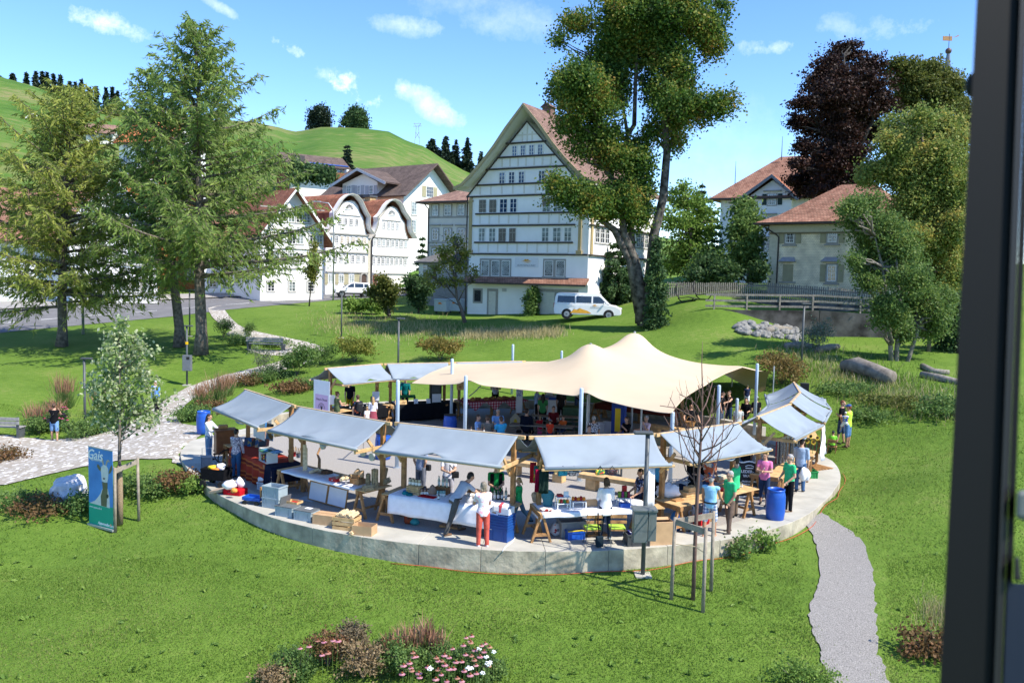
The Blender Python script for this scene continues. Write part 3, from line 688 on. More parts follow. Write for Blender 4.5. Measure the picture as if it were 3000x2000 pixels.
# ---- the twin houses with bell gables
k9=K(900,560,600/2352)
PHT=math.radians(50)
c1=aty(*k9(190,1175),100.0)
def bell(name,label,x_off,outer,inner,rows,base_m,kk=k9):
 o_=c1+Vector((math.cos(PHT),math.sin(PHT),0))*x_off
 b=Bld(name,label,(o_.x,o_.y,0),PHT,'house','bell gabled twin houses')
 po=[b.loc(*kk(*q),-.7)for q in outer];pi_=[b.loc(*kk(*q))for q in inner]
 ia=max(range(len(po)),key=lambda i:po[i][1]);x0,x1=pi_[0][0],pi_[-1][0]
 cz=po[ia];half=[((cz[0]-p[0]),p[1])for p in po[:ia]]
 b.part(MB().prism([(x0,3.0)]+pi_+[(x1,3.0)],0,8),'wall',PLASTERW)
 mb=MB();sweep_roof(mb,[(x,z-.02)for x,z in po],.12,-.7,.05);b.part(mb,'gable_hood',WHITE)
 mb=MB();sweep_roof(mb,[(x,z+.06)for x,z in po],.09,-.78,-.69);b.part(mb,'hood_edge',mat('hood_edge_trim',(.42,.41,.34),.6))
 mb=MB();sweep_roof(mb,po,.14,.05,9);b.part(mb,'roof',TILER)
 mb=MB()
 for i in range(len(pi_)-1):mb.beam((pi_[i][0],-.03,pi_[i][1]),(pi_[i+1][0],-.03,pi_[i+1][1]),.08,.08)
 b.part(mb,'gable_moulding',TRIMG)
 b.x0,b.x1=x0,x1
 return b
T1=bell('bell_gabled_house','white house with bell shaped gable and arched stone doorway behind the parked car',0,
          [(250,440),(285,385),(305,310),(308,250),(345,212),(382,150),(420,92),(468,52),(520,38),(580,60),(632,120),(663,190),(692,250),(722,300),(716,370),(730,440),(768,492)],
          [(215,520),(262,440),(300,360),(325,260),(365,205),(400,150),(440,118),(500,108),(545,122),(580,170),(600,240),(640,300),(648,380),(672,470),(700,525)],None,None)
T2=bell('bell_gabled_house','white house with bell shaped gable and long rows of small windows over brown red door',0,
          [(778,480),(800,420),(818,350),(808,300),(850,265),(885,210),(915,160),(955,120),(1005,100),(1060,122),(1100,170),(1130,240),(1165,290),(1192,330),(1190,400),(1208,470),(1258,545)],
          [(752,540),(790,470),(815,400),(830,310),(868,270),(900,225),(935,190),(980,175),(1025,200),(1060,260),(1085,320),(1115,360),(1120,440),(1140,510),(1165,560)],None,None)
def bline(b,y,xa,xb,dz=.1,d=.1,m=None):
 a,c=b.loc(*k9(xa,y[0])),b.loc(*k9(xb,y[1]));z=(a[1]+c[1])/2;b.part(MB().box(a[0],c[0],-d,-.003,z-dz/2,z+dz/2),'string_course',m or TRIMG)
span=lambda a,w,st,n:[(a+i*st,a+i*st+w)for i in range(n)]
am=GLASS_T
T1.pxrow(k9,span(356,38,64,4),(292,378),(322,400),nx=2,nz=3,surround=.06)
T1.pxrow(k9,span(250,40,64.5,7),(500,590),(540,618),nx=2,nz=3,surround=.06,glasses=[am,GLASS_D,am,am,am,am,am])
T1.pxrow(k9,span(238,40,65.5,7),(708,800),(742,830),nx=2,nz=3,surround=.06,glasses=[GLASS_C,GLASS_D,GLASS_C,GLASS_C,GLASS_D,GLASS_C,GLASS_D])
T1.pxrow(k9,[(236,296),(358,416),(476,536)],(948,1065),(958,1040),nx=2,nz=4,glasses=[GLASS_C]*3)
for x0,x1 in((200,234),(320,356),(418,472),(538,600)):
 a,c=T1.loc(*k9(x0,1075)),T1.loc(*k9(x1,945));T1.shutter(a[0],a[1],c[0],c[1],OLIVE)
for y in((470,515),(685,718),(915,940)):bline(T1,y,215,700,.16,.2)
bline(T1,(262,292),350,610)
T2.pxrow(k9,span(868,28,51,4),(345,430),(362,446),nx=2,nz=4,surround=.06)
T2.pxrow(k9,span(756,32,51,8),(542,628),(572,650),nx=2,nz=3,surround=.06,glasses=[GLASS_C,GLASS_C,GLASS_C,GLASS_D,GLASS_D,GLASS_D,GLASS_D,GLASS_C])
T2.pxrow(k9,span(750,32,51,8),(745,835),(770,852),nx=2,nz=3,surround=.06)
for y in((528,552),(738,752),(940,952)):bline(T2,y,750,1160,.14,.16)
bline(T2,(325,350),860,1075)
for b,x,y,nm in((T1,482,210,'a'),(T2,968,275,'b')):                                  # half round fan windows
 q=b.loc(*k9(x,y));mb=MB();R=.62
 arc=[(q[0]+R*math.cos(t),-.03,q[1]+R*math.sin(t))for t in np.linspace(0,PI,13)]
 mb.tube(arc,.06,6);mb.beam(arc[0],arc[-1],.09,.09)
 for t in np.linspace(0,PI,8)[1:-1]:mb.beam((q[0],-.05,q[1]),(q[0]+R*math.cos(t),-.05,q[1]+R*math.sin(t)),.05,.03)
 w=b.part(mb,'fan_window',WHITE);MB().flat([(x_,-.02,z_)for x_,_,z_ in arc]).build('pane',GLASS_D,w)
a,c=T1.loc(*k9(612,1030)),T1.loc(*k9(680,1030));mb=MB();zt=T1.loc(*k9(645,945))[1];r=(c[0]-a[0])/2;xm_=(a[0]+c[0])/2
T1.part(MB().prism([(xm_-r,4.2)]+[(xm_-r*math.cos(t),zt-r+r*math.sin(t))for t in np.linspace(0,PI,11)]+[(xm_+r,4.2)],-.04,-.003),'door',mat('dark_oak_door',(.07,.045,.035),.7))
T1.part(MB().tube([(xm_-r*1.15,-.05,4.2)]+[(xm_-r*1.15*math.cos(t),-.05,zt-r+r*1.15*math.sin(t))for t in np.linspace(0,PI,11)]+[(xm_+r*1.15,-.05,4.2)],.16,6),'door_arch',TRIMG)
a,c=T2.loc(*k9(748,1090)),T2.loc(*k9(800,962));d_=T2.part(MB().box(a[0],c[0],-.05,-.003,4,c[1]),'door',mat('brown_red_door',(.16,.06,.045),.6));MB().box(c[0]-.16,c[0]-.12,-.1,-.052,5.1,5.14).build('handle',GALV,d_)
T2.part(MB().box(T2.x0,T2.x1,-.02,-.002,3,T2.loc(*k9(900,955))[1]-.1),'plinth',BEIGE)
T1.part(MB().box(T1.x1-.05,T1.x1+.5,-.03,-.003,3,T1.loc(*k9(700,540))[1]),'pilaster',mat('beige_pilaster',(.5,.47,.37),.7))
T1.part(MB().tube([(T1.x1+.65,-.75,T1.loc(*k9(768,500))[1]),(T1.x1+.45,-.12,T1.loc(*k9(730,560))[1]),(T1.x1+.45,-.12,4.2)],.06),'downpipe',MOULD)
q=T1.loc(*k9(732,95),4);T1.part(MB().box(q[0]-.5,q[0]+.5,3.6,4.6,q[1]-3,q[1]+.25).box(q[0]-.65,q[0]+.65,3.45,4.75,q[1]+.25,q[1]+.45,1),'chimney',[mat('ochre_chimney_brick',(.4,.29,.14),.9,.25,6),DGREY])
# ---- generic gabled house with rows of windows
def gable_house(name,label,corner,phi,W_,D_,zb,ze,zr,wall,roof,rows=(),over=.7,cat='house',ridge='y',side='',group=None,ww=.75,wh=1.1,glass=None,shut=None,trim=WHITE,courses=None):
 b=Bld(name,label,corner,phi,cat,group)
 if ridge=='y':
  b.part(MB().prism([(0,zb),(W_,zb),(W_,ze),(W_/2,zr),(0,ze)],0,D_),'wall',wall)
  sl=(zr-ze)/(W_/2);mb=MB();sweep_roof(mb,[(-over,ze-over*sl),(W_/2,zr),(W_+over,ze-over*sl)],.16,-over,D_+over);b.part(mb,'roof',roof)
  mb=MB();sweep_roof(mb,[(-over,ze-over*sl-.14),(W_/2,zr-.14),(W_+over,ze-over*sl-.14)],.3,-over-.05,-over-.003);b.part(mb,'barge_board',trim)
 else:
  b.part(MB().add([(x,y,z)for x in(0,W_)for y,z in((0,zb),(0,ze),(D_/2,zr),(D_,ze),(D_,zb))],[(0,1,2,3,4),(9,8,7,6,5),(0,5,6,1),(3,8,9,4),(1,6,7,2),(2,7,8,3)]),'wall',wall)
  sl=(zr-ze)/(D_/2);mb=MB();pr=[(-over,ze-over*sl),(D_/2,zr),(D_+over,ze-over*sl)]
  sweep_roof(mb,pr,.16,-over,W_+over);mb.v=[(y,x,z)for x,y,z in mb.v];mb.f=[f[::-1]for f in mb.f];b.part(mb,'roof',roof)
  b.part(MB().beam((-over,-over-.06,ze-over*sl),(W_+over,-over-.06,ze-over*sl),.12,.14),'gutter',MOULD)
 for z,xs in rows:
  for i,x in enumerate(xs):
   b.window(x,z,x+ww,z+wh,nx=2,nz=3,glass=(glass or(GLASS_D,GLASS_C))[i%2]if isinstance(glass or(1,),tuple)else glass,surround=.1)
   if shut:b.shutter(x-.42,z,x-.12,z+wh,shut);b.shutter(x+ww+.12,z,x+ww+.42,z+wh,shut)
 for z in courses or():b.part(MB().box(0,W_,-.1,-.003,z-.06,z+.06),'string_course',TRIMG)
 return b
def corner_at(px,Y):p=aty(px,800,Y);return(p.x,p.y,0)
# white house left of the twins
c3=corner_at(762,90.0)
q=Bld('tmp','x',c3,math.radians(40));z_e,z_r=q.loc(948,690)[1],q.loc(868,556)[1];w3=q.loc(948,800)[0];zrow=[q.loc(800,y)[1]for y in(768,712,648)];bpy.data.objects.remove(q.root)
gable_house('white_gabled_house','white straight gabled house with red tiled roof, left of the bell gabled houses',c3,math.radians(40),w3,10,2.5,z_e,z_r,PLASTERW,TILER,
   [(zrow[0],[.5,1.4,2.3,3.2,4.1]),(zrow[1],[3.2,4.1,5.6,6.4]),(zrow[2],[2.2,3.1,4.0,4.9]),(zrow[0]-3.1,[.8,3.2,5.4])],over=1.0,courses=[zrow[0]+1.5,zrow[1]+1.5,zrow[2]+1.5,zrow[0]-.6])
# white house behind the left larch, and its neighbours
c4_=corner_at(205,80)
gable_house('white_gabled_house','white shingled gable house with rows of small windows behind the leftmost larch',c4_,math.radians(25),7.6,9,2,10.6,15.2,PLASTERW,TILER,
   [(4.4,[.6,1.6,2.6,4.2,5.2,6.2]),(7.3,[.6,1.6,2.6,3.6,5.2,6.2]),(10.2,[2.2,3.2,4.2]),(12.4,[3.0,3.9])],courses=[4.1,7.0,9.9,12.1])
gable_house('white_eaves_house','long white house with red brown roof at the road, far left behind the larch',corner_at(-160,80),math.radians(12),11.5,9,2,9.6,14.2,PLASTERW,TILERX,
   [(4.2,[1,2.4,4,5.4,7,8.4,9.8]),(7.2,[1,2.4,4,5.4,7,8.4,9.8])],ridge='x')
B=gable_house('orange_shingle_house','tall orange shingled house with white framed windows between the larches',corner_at(322,97),math.radians(28),9.5,9,3,15.5,19.5,SHINGO,TILEBX,
   [(5.5,[1.2,3.6,6.2,8]),(8.6,[1.2,3.6,6.2,8]),(12.4,[2.0,5.0,7.6]),(15.6,[4.2])],over=.8,ww=.9,wh=1.3)
B.part(MB().add([(-.3,-.02,12.0),(9.8,-.02,12.0),(9.8,-.7,11.4),(-.3,-.7,11.4)],[(3,2,1,0)]),'pent_roof',SHINGO,solid=.1)
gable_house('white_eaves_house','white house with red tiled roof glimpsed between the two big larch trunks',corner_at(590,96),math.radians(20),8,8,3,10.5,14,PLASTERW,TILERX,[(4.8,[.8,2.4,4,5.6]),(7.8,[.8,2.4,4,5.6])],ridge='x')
# big white house behind, with cross gable
PW=math.radians(-35);cr_=aty(1181,700,113.0);uW=Vector((math.cos(PW),math.sin(PW),0));W_=14.5;cl=cr_-uW*W_;kz=K(700,200,600/2352)
B=Bld('cross_gabled_house','large white house with grey brown roof and cross gable with grey shutters',(cl.x,cl.y,0),PW)
zE=B.loc(*kz(1700,1425))[1];D_=10.5;zR=zE+4.0
B.part(MB().add([(x,y,z)for x in(0,W_)for y,z in((0,3),(0,zE),(D_/2,zR),(D_,zE),(D_,3))],[(0,1,2,3,4),(9,8,7,6,5),(0,5,6,1),(3,8,9,4),(1,6,7,2),(2,7,8,3)]),'wall',PLASTERS)
mb=MB();sl=(zR-zE)/(D_/2);sweep_roof(mb,[(-1,zE-sl),(D_/2,zR),(D_+1,zE-sl)],.2,-1,W_+1.3);mb.v=[(y,x,z)for x,y,z in mb.v];mb.f=[f[::-1]for f in mb.f];B.part(mb,'roof',TILEG)
g0,g1=B.loc(*kz(1190,1400),-.6)[0],B.loc(*kz(1590,1400),-.6)[0];ga_=B.loc(*kz(1365,1160),-1.6);gE=B.loc(*kz(1190,1330),-.6)[1]
B.part(MB().prism([(g0,3),(g1,3),(g1,gE),(ga_[0],ga_[1]-.5),(g0,gE)],-.6,4),'gable_wall',PLASTERS)
sl=(ga_[1]-gE)/(ga_[0]-g0)*.92;mb=MB();sweep_roof(mb,[(g0-1.2,ga_[1]-sl*(ga_[0]-g0+1.2)),(ga_[0],ga_[1]),(2*ga_[0]-g0+1.2,ga_[1]-sl*(ga_[0]-g0+1.2))],.2,-1.7,D_/2);B.part(mb,'gable_roof',TILEG)
mb=MB();sweep_roof(mb,[(g0-1.2,ga_[1]-.2-sl*(ga_[0]-g0+1.2)),(ga_[0],ga_[1]-.2),(2*ga_[0]-g0+1.2,ga_[1]-.2-sl*(ga_[0]-g0+1.2))],.36,-1.78,-1.703);B.part(mb,'barge_board',mat('pale_grey_barge_board',(.5,.51,.53),.6))
for x0,x1 in((1240,1288),(1362,1395),(1498,1545)):
 a,c=B.loc(*kz(x0,1450),-.6),B.loc(*kz(x1,1345),-.6);B.window(a[0],a[1],c[0],c[1],nx=2,nz=3,y=-.6)
 B.shutter(a[0]-.75,a[1],a[0]-.1,c[1],GREYS,y=-.6);B.shutter(c[0]+.1,a[1],c[0]+.75,c[1],GREYS,y=-.6)
q0,q1=B.side(W_,*kz(2150,1480)),B.side(W_,*kz(2228,1365));B.window(q0[0],q0[1],q1[0],q1[1],face='r',X=W_,nx=4,nz=3)
sh=MB().box(W_+.004,W_+.06,q0[0]-.85,q0[0]-.1,q0[1],q1[1]);B.part(sh,'shutter',OLIVE);sh=MB().box(W_+.004,W_+.06,q1[0]+.1,q1[0]+.85,q0[1],q1[1]);B.part(sh,'shutter',OLIVE)
for(x0,y0,x1,y1)in((1195,125,1255,270),(1190,335,1250,475)):
 a,c=B.side(W_,*k9(x0,y1)),B.side(W_,*k9(x1,y0));B.window(a[0],a[1],c[0],c[1],face='r',X=W_,nx=2,nz=4,surround=.14,glass=GLASS_C)
# lower dark roof at its left
B=gable_house('grey_roofed_house','low house with dark grey roof left of the cross gabled white house',corner_at(880,122),PW,7.5,8,4,13.4,17.2,PLASTERS,TILEG,[(9,[1,3,5])],ridge='x')
# ---- right hand side: cream shingled house and the white mansion
kR=K(2050,400,800/2091);PC=math.radians(-38)
c_=aty(*kR(522,1100),71)
B=Bld('cream_shingled_house','cream shingled house with hipped red tile roof and olive shutters behind the picket fence',(c_.x,c_.y,0),PC)
W_=10.5;D_=8.5;zE=B.loc(*kR(560,668))[1];zR=zE+3.4
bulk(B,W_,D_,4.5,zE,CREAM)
o=.95;flare=.5
mb=MB();e0,e1=[(-o,-o),(W_+o,-o),(W_+o,D_+o),(-o,D_+o)],zE+.05
mid_=[(.5,.5),(W_-.5,.5),(W_-.5,D_-.5),(.5,D_-.5)];zm=zE+.75
vs=[(x,y,e1)for x,y in e0]+[(x,y,zm)for x,y in mid_]+[(D_/2,D_/2,zR),(W_-D_/2+.6,D_/2,zR)]+[(x,y,e1-.16)for x,y in e0]
mb.add(vs,[(0,1,5,4),(1,2,6,5),(2,3,7,6),(3,0,4,7),(4,5,9,8),(5,6,9),(6,7,8,9),(7,4,8),(10,11,1,0),(11,12,2,1),(12,13,3,2),(13,10,0,3),(13,12,11,10)]);B.part(mb,'roof',TILERX)
B.part(MB().box(-o-.1,W_+o,-o-.14,-o-.002,zE-.12,zE+.04),'gutter',MOULD)
B.part(MB().box(-.03,W_,-.12,-.003,zE-.75,zE-.12),'cornice',mat('cream_cornice',(.5,.48,.38),.8,.05));B.part(MB().box(-.06,W_,-.16,-.123,zE-.85,zE-.72),'cornice_moulding',mat('olive_brown_moulding',(.2,.17,.1),.7))
B.part(MB().box(-.02,.75,-.05,-.003,4.5,zE-.86),'corner_board',mat('cream_board',(.55,.52,.4),.8,.08));B.part(MB().tube([(-.6,-.9,zE),(.6,-.2,zE-.9),(.78,-.1,zE-1.1),(.78,-.1,5)],.06),'downpipe',MOULD)
for(x0,x1,y0,y1,sh)in((658,726,708,815,1),(980,1056,704,810,1),(974,1048,985,1108,1)):
 a,c=B.loc(*kR(x0,y1)),B.loc(*kR(x1,y0));B.window(a[0],a[1],c[0],c[1],nx=4,nz=4,surround=.12)
 w=(c[0]-a[0])*.62;B.shutter(a[0]-.15-w,a[1]-.05,a[0]-.15,c[1]+.05,OLIVE);B.shutter(c[0]+.15,a[1]-.05,c[0]+.15+w,c[1]+.05,OLIVE)
 B.part(MB().box(a[0]-.25,c[0]+.25,-.14,-.003,a[1]-.26,a[1]-.13),'sill',TRIMG)
a,c=B.loc(*kR(634,1108)),B.loc(*kR(718,978));B.part(MB().box(a[0],c[0],-.05,-.003,a[1],c[1]),'closed_shutter',OLIVE);B.part(MB().box(a[0]-.25,c[0]+.25,-.14,-.003,a[1]-.14,a[1]),'sill',TRIMG)
for x0,x1 in((612,748),(935,1083)):
 a,c=B.loc(*kR(x0,958)),B.loc(*kR(x1,925));B.part(MB().add([(a[0],-.4,a[1]),(c[0],-.4,a[1]),(c[0]-.25,-.01,c[1]),(a[0]+.25,-.01,c[1])],[(0,1,2,3)]),'window_canopy',mat('zinc_canopy',(.34,.34,.36),.6),solid=.06)
for y0 in(1.6,5):B.window(y0,9.4,y0+.9,10.8,face='l',X=0,nx=4,nz=4)
c_=aty(*kR(140,1000),98)
B=Bld('white_mansion','white mansion with tall hipped red roof and dark green shutters behind the copper beech',(c_.x,c_.y,0),math.radians(-30))
W_=15;D_=12;zE=B.loc(*kR(150,478))[1];zR=B.loc(*kR(640,155),6)[1];zW=zE
bulk(B,W_,D_,5,zE,PLASTERS)
mb=MB();o=1.0;vs=[(-o,-o,zE),(W_+o,-o,zE),(W_+o,D_+o,zE),(-o,D_+o,zE)]
rx0=B.loc(*kR(620,158),6)[0];vs+=[(rx0,D_/2,zR),(rx0+3.2,D_/2,zR)]+[(x,y,z-.2)for x,y,z in vs[:4]]
mb.add(vs,[(0,1,5,4),(1,2,5),(2,3,4,5),(3,0,4),(6,7,1,0),(7,8,2,1),(8,9,3,2),(9,6,0,3),(9,8,7,6)]);B.part(mb,'roof',TILERX)
B.part(MB().box(-o-.1,W_+o,-o-.14,-o-.002,zE-.2,zE-.02),'gutter',MOULD)
a0,a1,ap=B.loc(*kR(330,470),-.8),B.loc(*kR(735,430),-.8),B.loc(*kR(552,300),-1.4)
B.part(MB().prism([(a0[0]+.5,5),(a1[0]-.4,5),(a1[0]-.4,a1[1]-.3),(ap[0],ap[1]-.4),(a0[0]+.5,a0[1])],-.8,3),'gable_wall',PLASTERS)
mb=MB();sweep_roof(mb,[(a0[0]-.3,a0[1]-.3),(ap[0],ap[1]),(a1[0]+.3,a0[1]-.3)],.18,-1.4,7);B.part(mb,'gable_roof',TILER)
mb=MB();sweep_roof(mb,[(a0[0]-.3,a0[1]-.5),(ap[0],ap[1]-.2),(a1[0]+.3,a0[1]-.5)],.36,-1.5,-1.403);B.part(mb,'barge_board',mat('slate_grey_board',(.2,.21,.23),.6))
def mw(x0,y0,x1,y1,y=0,hood=True):
 a,c=B.loc(*kR(x0,y1),y),B.loc(*kR(x1,y0),y);B.window(a[0],a[1],c[0],c[1],nx=4,nz=4,y=y,glass=GLASS_C,surround=.1)
 w=(c[0]-a[0])*.5;B.shutter(a[0]-.15-w,a[1],a[0]-.15,c[1],GREENS,y=y);B.shutter(c[0]+.15,a[1],c[0]+.15+w,c[1],GREENS,y=y)
 if hood:B.part(MB().box(a[0]-.5,c[0]+.5,y-.3,y-.003,c[1]+.25,c[1]+.38),'window_hood',TRIMG)
mw(520,438,590,525,-.8);mw(255,530,290,600);mw(500,790,545,880,-.8);mw(255,760,290,850);mw(505,615,560,700,-.8)
for px,py0,py1 in((270,360,190),(627,155,0),(728,150,90)):
 a,c=B.loc(*kR(px,py0),5),B.loc(*kR(px,py1),5);B.part(MB().tube([(a[0],5,a[1]-.4),(a[0],5,c[1])],[.06,.02],5),'lightning_rod',DGREY)
# church spire beyond the trees
p=aty(2772,260,150);q=aty(2774,150,150);v=aty(2776,100,150)
sp=T('church_spire','slender church spire tip with ball and weathervane above the trees','spire',(p.x,p.y,0))
MB().lathe([(4.2,14),(3.9,26),(1.6,34),(.9,p.z),(.28,q.z-.5),(.2,q.z)],n=8).build('spire_roof',mat('blue_grey_shingles',(.13,.15,.2),.6),sp)
MB().lathe([(5,5),(5,14.5)],n=4).build('tower',PLASTERS,sp)
MB().ell((0,0,q.z),.52).build('ball',mat('copper_ball',(.1,.06,.06),.4),sp,smooth=True)
MB().tube([(0,0,q.z),(0,0,v.z)],.06,6).build('mast',DGREY,sp)
zv=aty(2774,112,150).z;MB().box(-1.1,.5,-.04,.04,zv-.45,zv+.3).add([(.5,0,zv),(1.6,0,zv+.35),(1.6,0,zv+.6)],[(0,1,2)]).build('weathervane',mat('gilded_vane',(.4,.22,.1),.4),sp)
# ---- houses on the hill
def onhill(px,D,dz=-1.0):p=hill_at(px,D);return(p.x,p.y,p.z+dz)
def hillhouse(name,label,px0,px1,D,eave_py,ridge_py,wall,roof,phi,ridge='x',rows=((1.2,4),),depth=9):
 c=onhill(px0,D);W_=(px1-px0)/FPX*D/max(.55,math.cos(phi));b0=c[2]
 ze,zr=aty(px0,eave_py,D).z-b0,aty((px0+px1)/2,ridge_py,D+3).z-b0
 rw=[(ze-h-1.2,[W_*(i+.35)/n for i in range(n)])for h,n in rows]
 return gable_house(name,label,c,phi,W_,depth,-3,ze,zr,wall,roof,rw,ridge=ridge,ww=1.1,wh=1.2)
brw=mat('brown_timber_wall',(.2,.085,.035),.8,.2,3)
ch=hillhouse('chalet','long brown timber chalet with solar roof and balcony on the hillside',845,990,150,474,452,brw,TILEG,math.radians(35),'x',((.1,4),),6)
kc=K(700,200,600/2352);W_=145/FPX*150/math.cos(math.radians(35));zt=aty(900,480,150).z-ch.o.z
ch.part(MB().box(1.6,W_-.3,-1.6,.0,zt-2.1,zt-1.9).box(1.6,W_-.3,-1.62,-1.56,zt-1.9,zt-1.0),'balcony',brw)
ch.part(MB().box(-.4,W_*.72,-2.6,-.01,zt-2.25,zt-2.12),'lower_roof',TILEG);ch.part(MB().box(.2,W_*.7,-1.2,-.01,-3,zt-2.3),'lower_wall',WHITE)
ch.part(MB().box(W_-.5,W_+.1,-1.65,-.005,-3,zt-.3),'end_pillar',WHITE)
ch.part(MB().add([(3.2,-.5,zt+.35),(W_+.4,-.5,zt+.35),(W_+.4,2.5,zt+1.2),(3.2,2.5,zt+1.2)],[(0,1,2,3)]),'solar_panels',mat('solar_blue',(.03,.1,.4),.2,spec=.9),solid=.1)
ch.part(MB().box(1.4,3.0,.2,1.6,zt-2,zt+1.6),'chimney',mat('slate_dark',(.06,.055,.055),.8))
hillhouse('hill_farmhouse','orange roofed farmhouse high on the slope at the far left',52,128,200,362,338,brw,ORANGET,math.radians(20),'y',((0,3),))
hillhouse('hill_farmhouse','low barn with grey solar roof beside the far left farmhouse',-40,54,205,374,352,brw,TILEG,math.radians(10),'x',((0,3),))
hillhouse('hill_house','house with brown roof on the slope left of the big larch',252,318,190,385,362,BEIGE,TILEBX,math.radians(15),'x',((0,3),))
hillhouse('hill_house','house with bright orange roof on the slope behind the big larch',350,520,150,412,358,PLASTERS,ORANGET,math.radians(-20),'x',((0,4),(2.6,4)))
b0=onhill(985,322);q=aty(1012,398,322).z-b0[2]
gable_house('hilltop_barn','small grey barn with peaked roof on the hilltop between two round trees',(aty(978,400,322).x,322,b0[2]),math.radians(-15),4.6,5,-2,aty(985,392,322).z-b0[2],aty(992,370,322).z-b0[2],mat('grey_barn_boards',(.3,.31,.33),.85),ORANGET,[(q-1.6,[2.4])],over=.4,ww=1.6,wh=.9)
p=hill_at(1222,300);pyl=T('ski_lift_pylon','thin steel lift pylon standing on the hill ridge','pylon',(p.x,p.y,p.z))
mb=MB()
for a,b_ in(((-.9,0,0),(-.35,0,6)),((.9,0,0),(.35,0,6)),((-1.4,0,6),(1.4,0,6.2)),((-.7,0,2),(.55,0,4)),((.7,0,2),(-.55,0,4)),((-1.2,0,7),(1.2,0,7)),((-.35,0,6),(-1.2,0,7)),((.35,0,6),(1.2,0,7))):mb.beam(a,b_,.16,.16)
mb.build('lattice_mast',GALV,pyl)
# ------------------------------------------------------------------ trees and planting
def quads(C,Dr,Nn,ln,wd):
 """leaf-like diamonds at centres C along directions Dr"""
 Sd=np.cross(Dr,Nn);Sd/=np.linalg.norm(Sd,axis=1,keepdims=True)+1e-9
 a=C-Dr*(ln/2)[:,None];b=C+Sd*(wd/2)[:,None];c=C+Dr*(ln/2)[:,None];d=C-Sd*(wd/2)[:,None]
 V=np.stack([a,b,c,d],1).reshape(-1,3);n=len(C)
 return V,np.arange(4*n).reshape(n,4)
def unit(n):
 v=rng.normal(size=(n,3));return v/np.linalg.norm(v,axis=1,keepdims=True)
def blobleaves(blobs,n,clump=.5,per=26,shellpow=.5,flat=1.0):
 """leaf centres: clusters spread through the outer part of each lobe"""
 vol=np.array([b[1][0]*b[1][1]*b[1][2]for b in blobs])**.75;vol/=vol.sum()
 out=[]
 for(c,r),w in zip(blobs,vol):
  k=max(3,int(n*w/per));u=unit(k)*(rng.random(k)**shellpow*(.7+.65*rng.random(k)**2))[:,None]
  cc=np.array(c)+u*np.array(r)
  rad=clump*(.6+.8*rng.random(k))
  p=cc[:,None,:]+rng.normal(size=(k,per,3))*rad[:,None,None]*.5*np.array([1,1,flat])
  out.append(p.reshape(-1,3))
 return np.concatenate(out)
def leaves(name,C,size,m,parent,lo=.6,hi=1.4,asp=.7,droop=0.0,up=.5):
 n=len(C);D=unit(n);D[:,2]-=droop;D/=np.linalg.norm(D,axis=1,keepdims=True)
 Nn=unit(n);Nn[:,2]+=up;Nn/=np.linalg.norm(Nn,axis=1,keepdims=True)
 s=size*(lo+(hi-lo)*rng.random(n))
 V,Fc=quads(C,D,Nn,s,s*asp);return np_mesh(name,V,Fc,m,parent)
def wig(a,b,n,amp):
 a,b=np.array(a),np.array(b);t=np.linspace(0,1,n)[:,None];p=a+(b-a)*t
 p[1:-1]+=rng.normal(size=(n-2,3))*amp;return[tuple(q)for q in p]
def lobe_tree(name,label,cat,base_px,Y,lobes,k,stems,n,leaf,m,bark,clump=.55,depth=.6,group=None,twigs=30,asp=.75,shell=.45,per=26,trunk_r=.4,base=None,flat=1.,up=.5):
 b0=Vector(base)if base else onground(base_px,Y)
 t=T(name,label,cat,b0,0,group);bl=[]
 for i,lb in enumerate(lobes):
  x,y,rx,ry=lb[:4];px,py=k(x,y);s=k(1,0)[0]-k(0,0)[0]
  dx=(lb[4]if len(lb)>4 else random.uniform(-1,1))*depth*3
  p=aty(px,py,b0.y+dx);q=s/FPX*(b0.y+dx)
  rd=(rx+ry)/2*q*random.uniform(.9,1.2)
  bl.append((np.array(p-b0),(rx*q,rd,ry*q)))
 leaves('crown',blobleaves(bl,n,clump,per,shell,flat),leaf,m,t,asp=asp,up=up)
 mb=MB()
 for st in stems:
  pts=[]
  for(x,y,r,*dy)in st:
   px,py=k(x,y);pts.append((aty(px,py,b0.y+(dy[0]if dy else 0))-b0,r))
  mb.tube([p for p,r in pts],[r for p,r in pts],8)
 allp=[(aty(*k(x,y),b0.y+(dy[0]if dy else 0))-b0)for st in stems for(x,y,r,*dy)in st]
 for(c,r)in bl:
  if not allp:break
  q=min(allp,key=lambda p:(p-Vector(c)).length+max(0,p.z-c[2])*1.5)
  for j in range(3):
   e=np.array(c)+unit(1)[0]*np.array(r)*.75
   mb.tube(wig(q,e,5,.12),np.linspace(.09,.015,5),5)
 mb.build('trunk',bark,t,smooth=True)
 return t
G_LIME=leafmat('lime_leaves',[(.026,.065,.014),(.05,.115,.02),(.075,.15,.026),(.13,.2,.032),(.26,.26,.045),(.32,.19,.05)],.42,.4)
G_BEECH=leafmat('copper_beech_leaves',[(.016,.009,.007),(.03,.014,.01),(.06,.024,.014)],.2,.8)
G_OLIVE=leafmat('olive_beech_leaves',[(0.0517,0.0782,0.0172),(0.121,0.147,0.031),(0.207,0.199,0.0517)],0.4,.6)
G_MAPLE=leafmat('maple_leaves',[(0.0862,0.138,0.031),(0.172,0.241,0.0517),(0.276,0.31,0.0782),(0.448,0.345,0.0862)],0.45,.5)
G_WILLOW=leafmat('hornbeam_leaves',[(0.0612,0.112,0.0324),(0.122,0.204,0.0492),(0.224,0.286,0.072)],0.45,.8)
G_LARCH=leafmat('larch_needles',[(.115,.18,.045),(.205,.3,.07),(.31,.4,.1)],.5,.5)
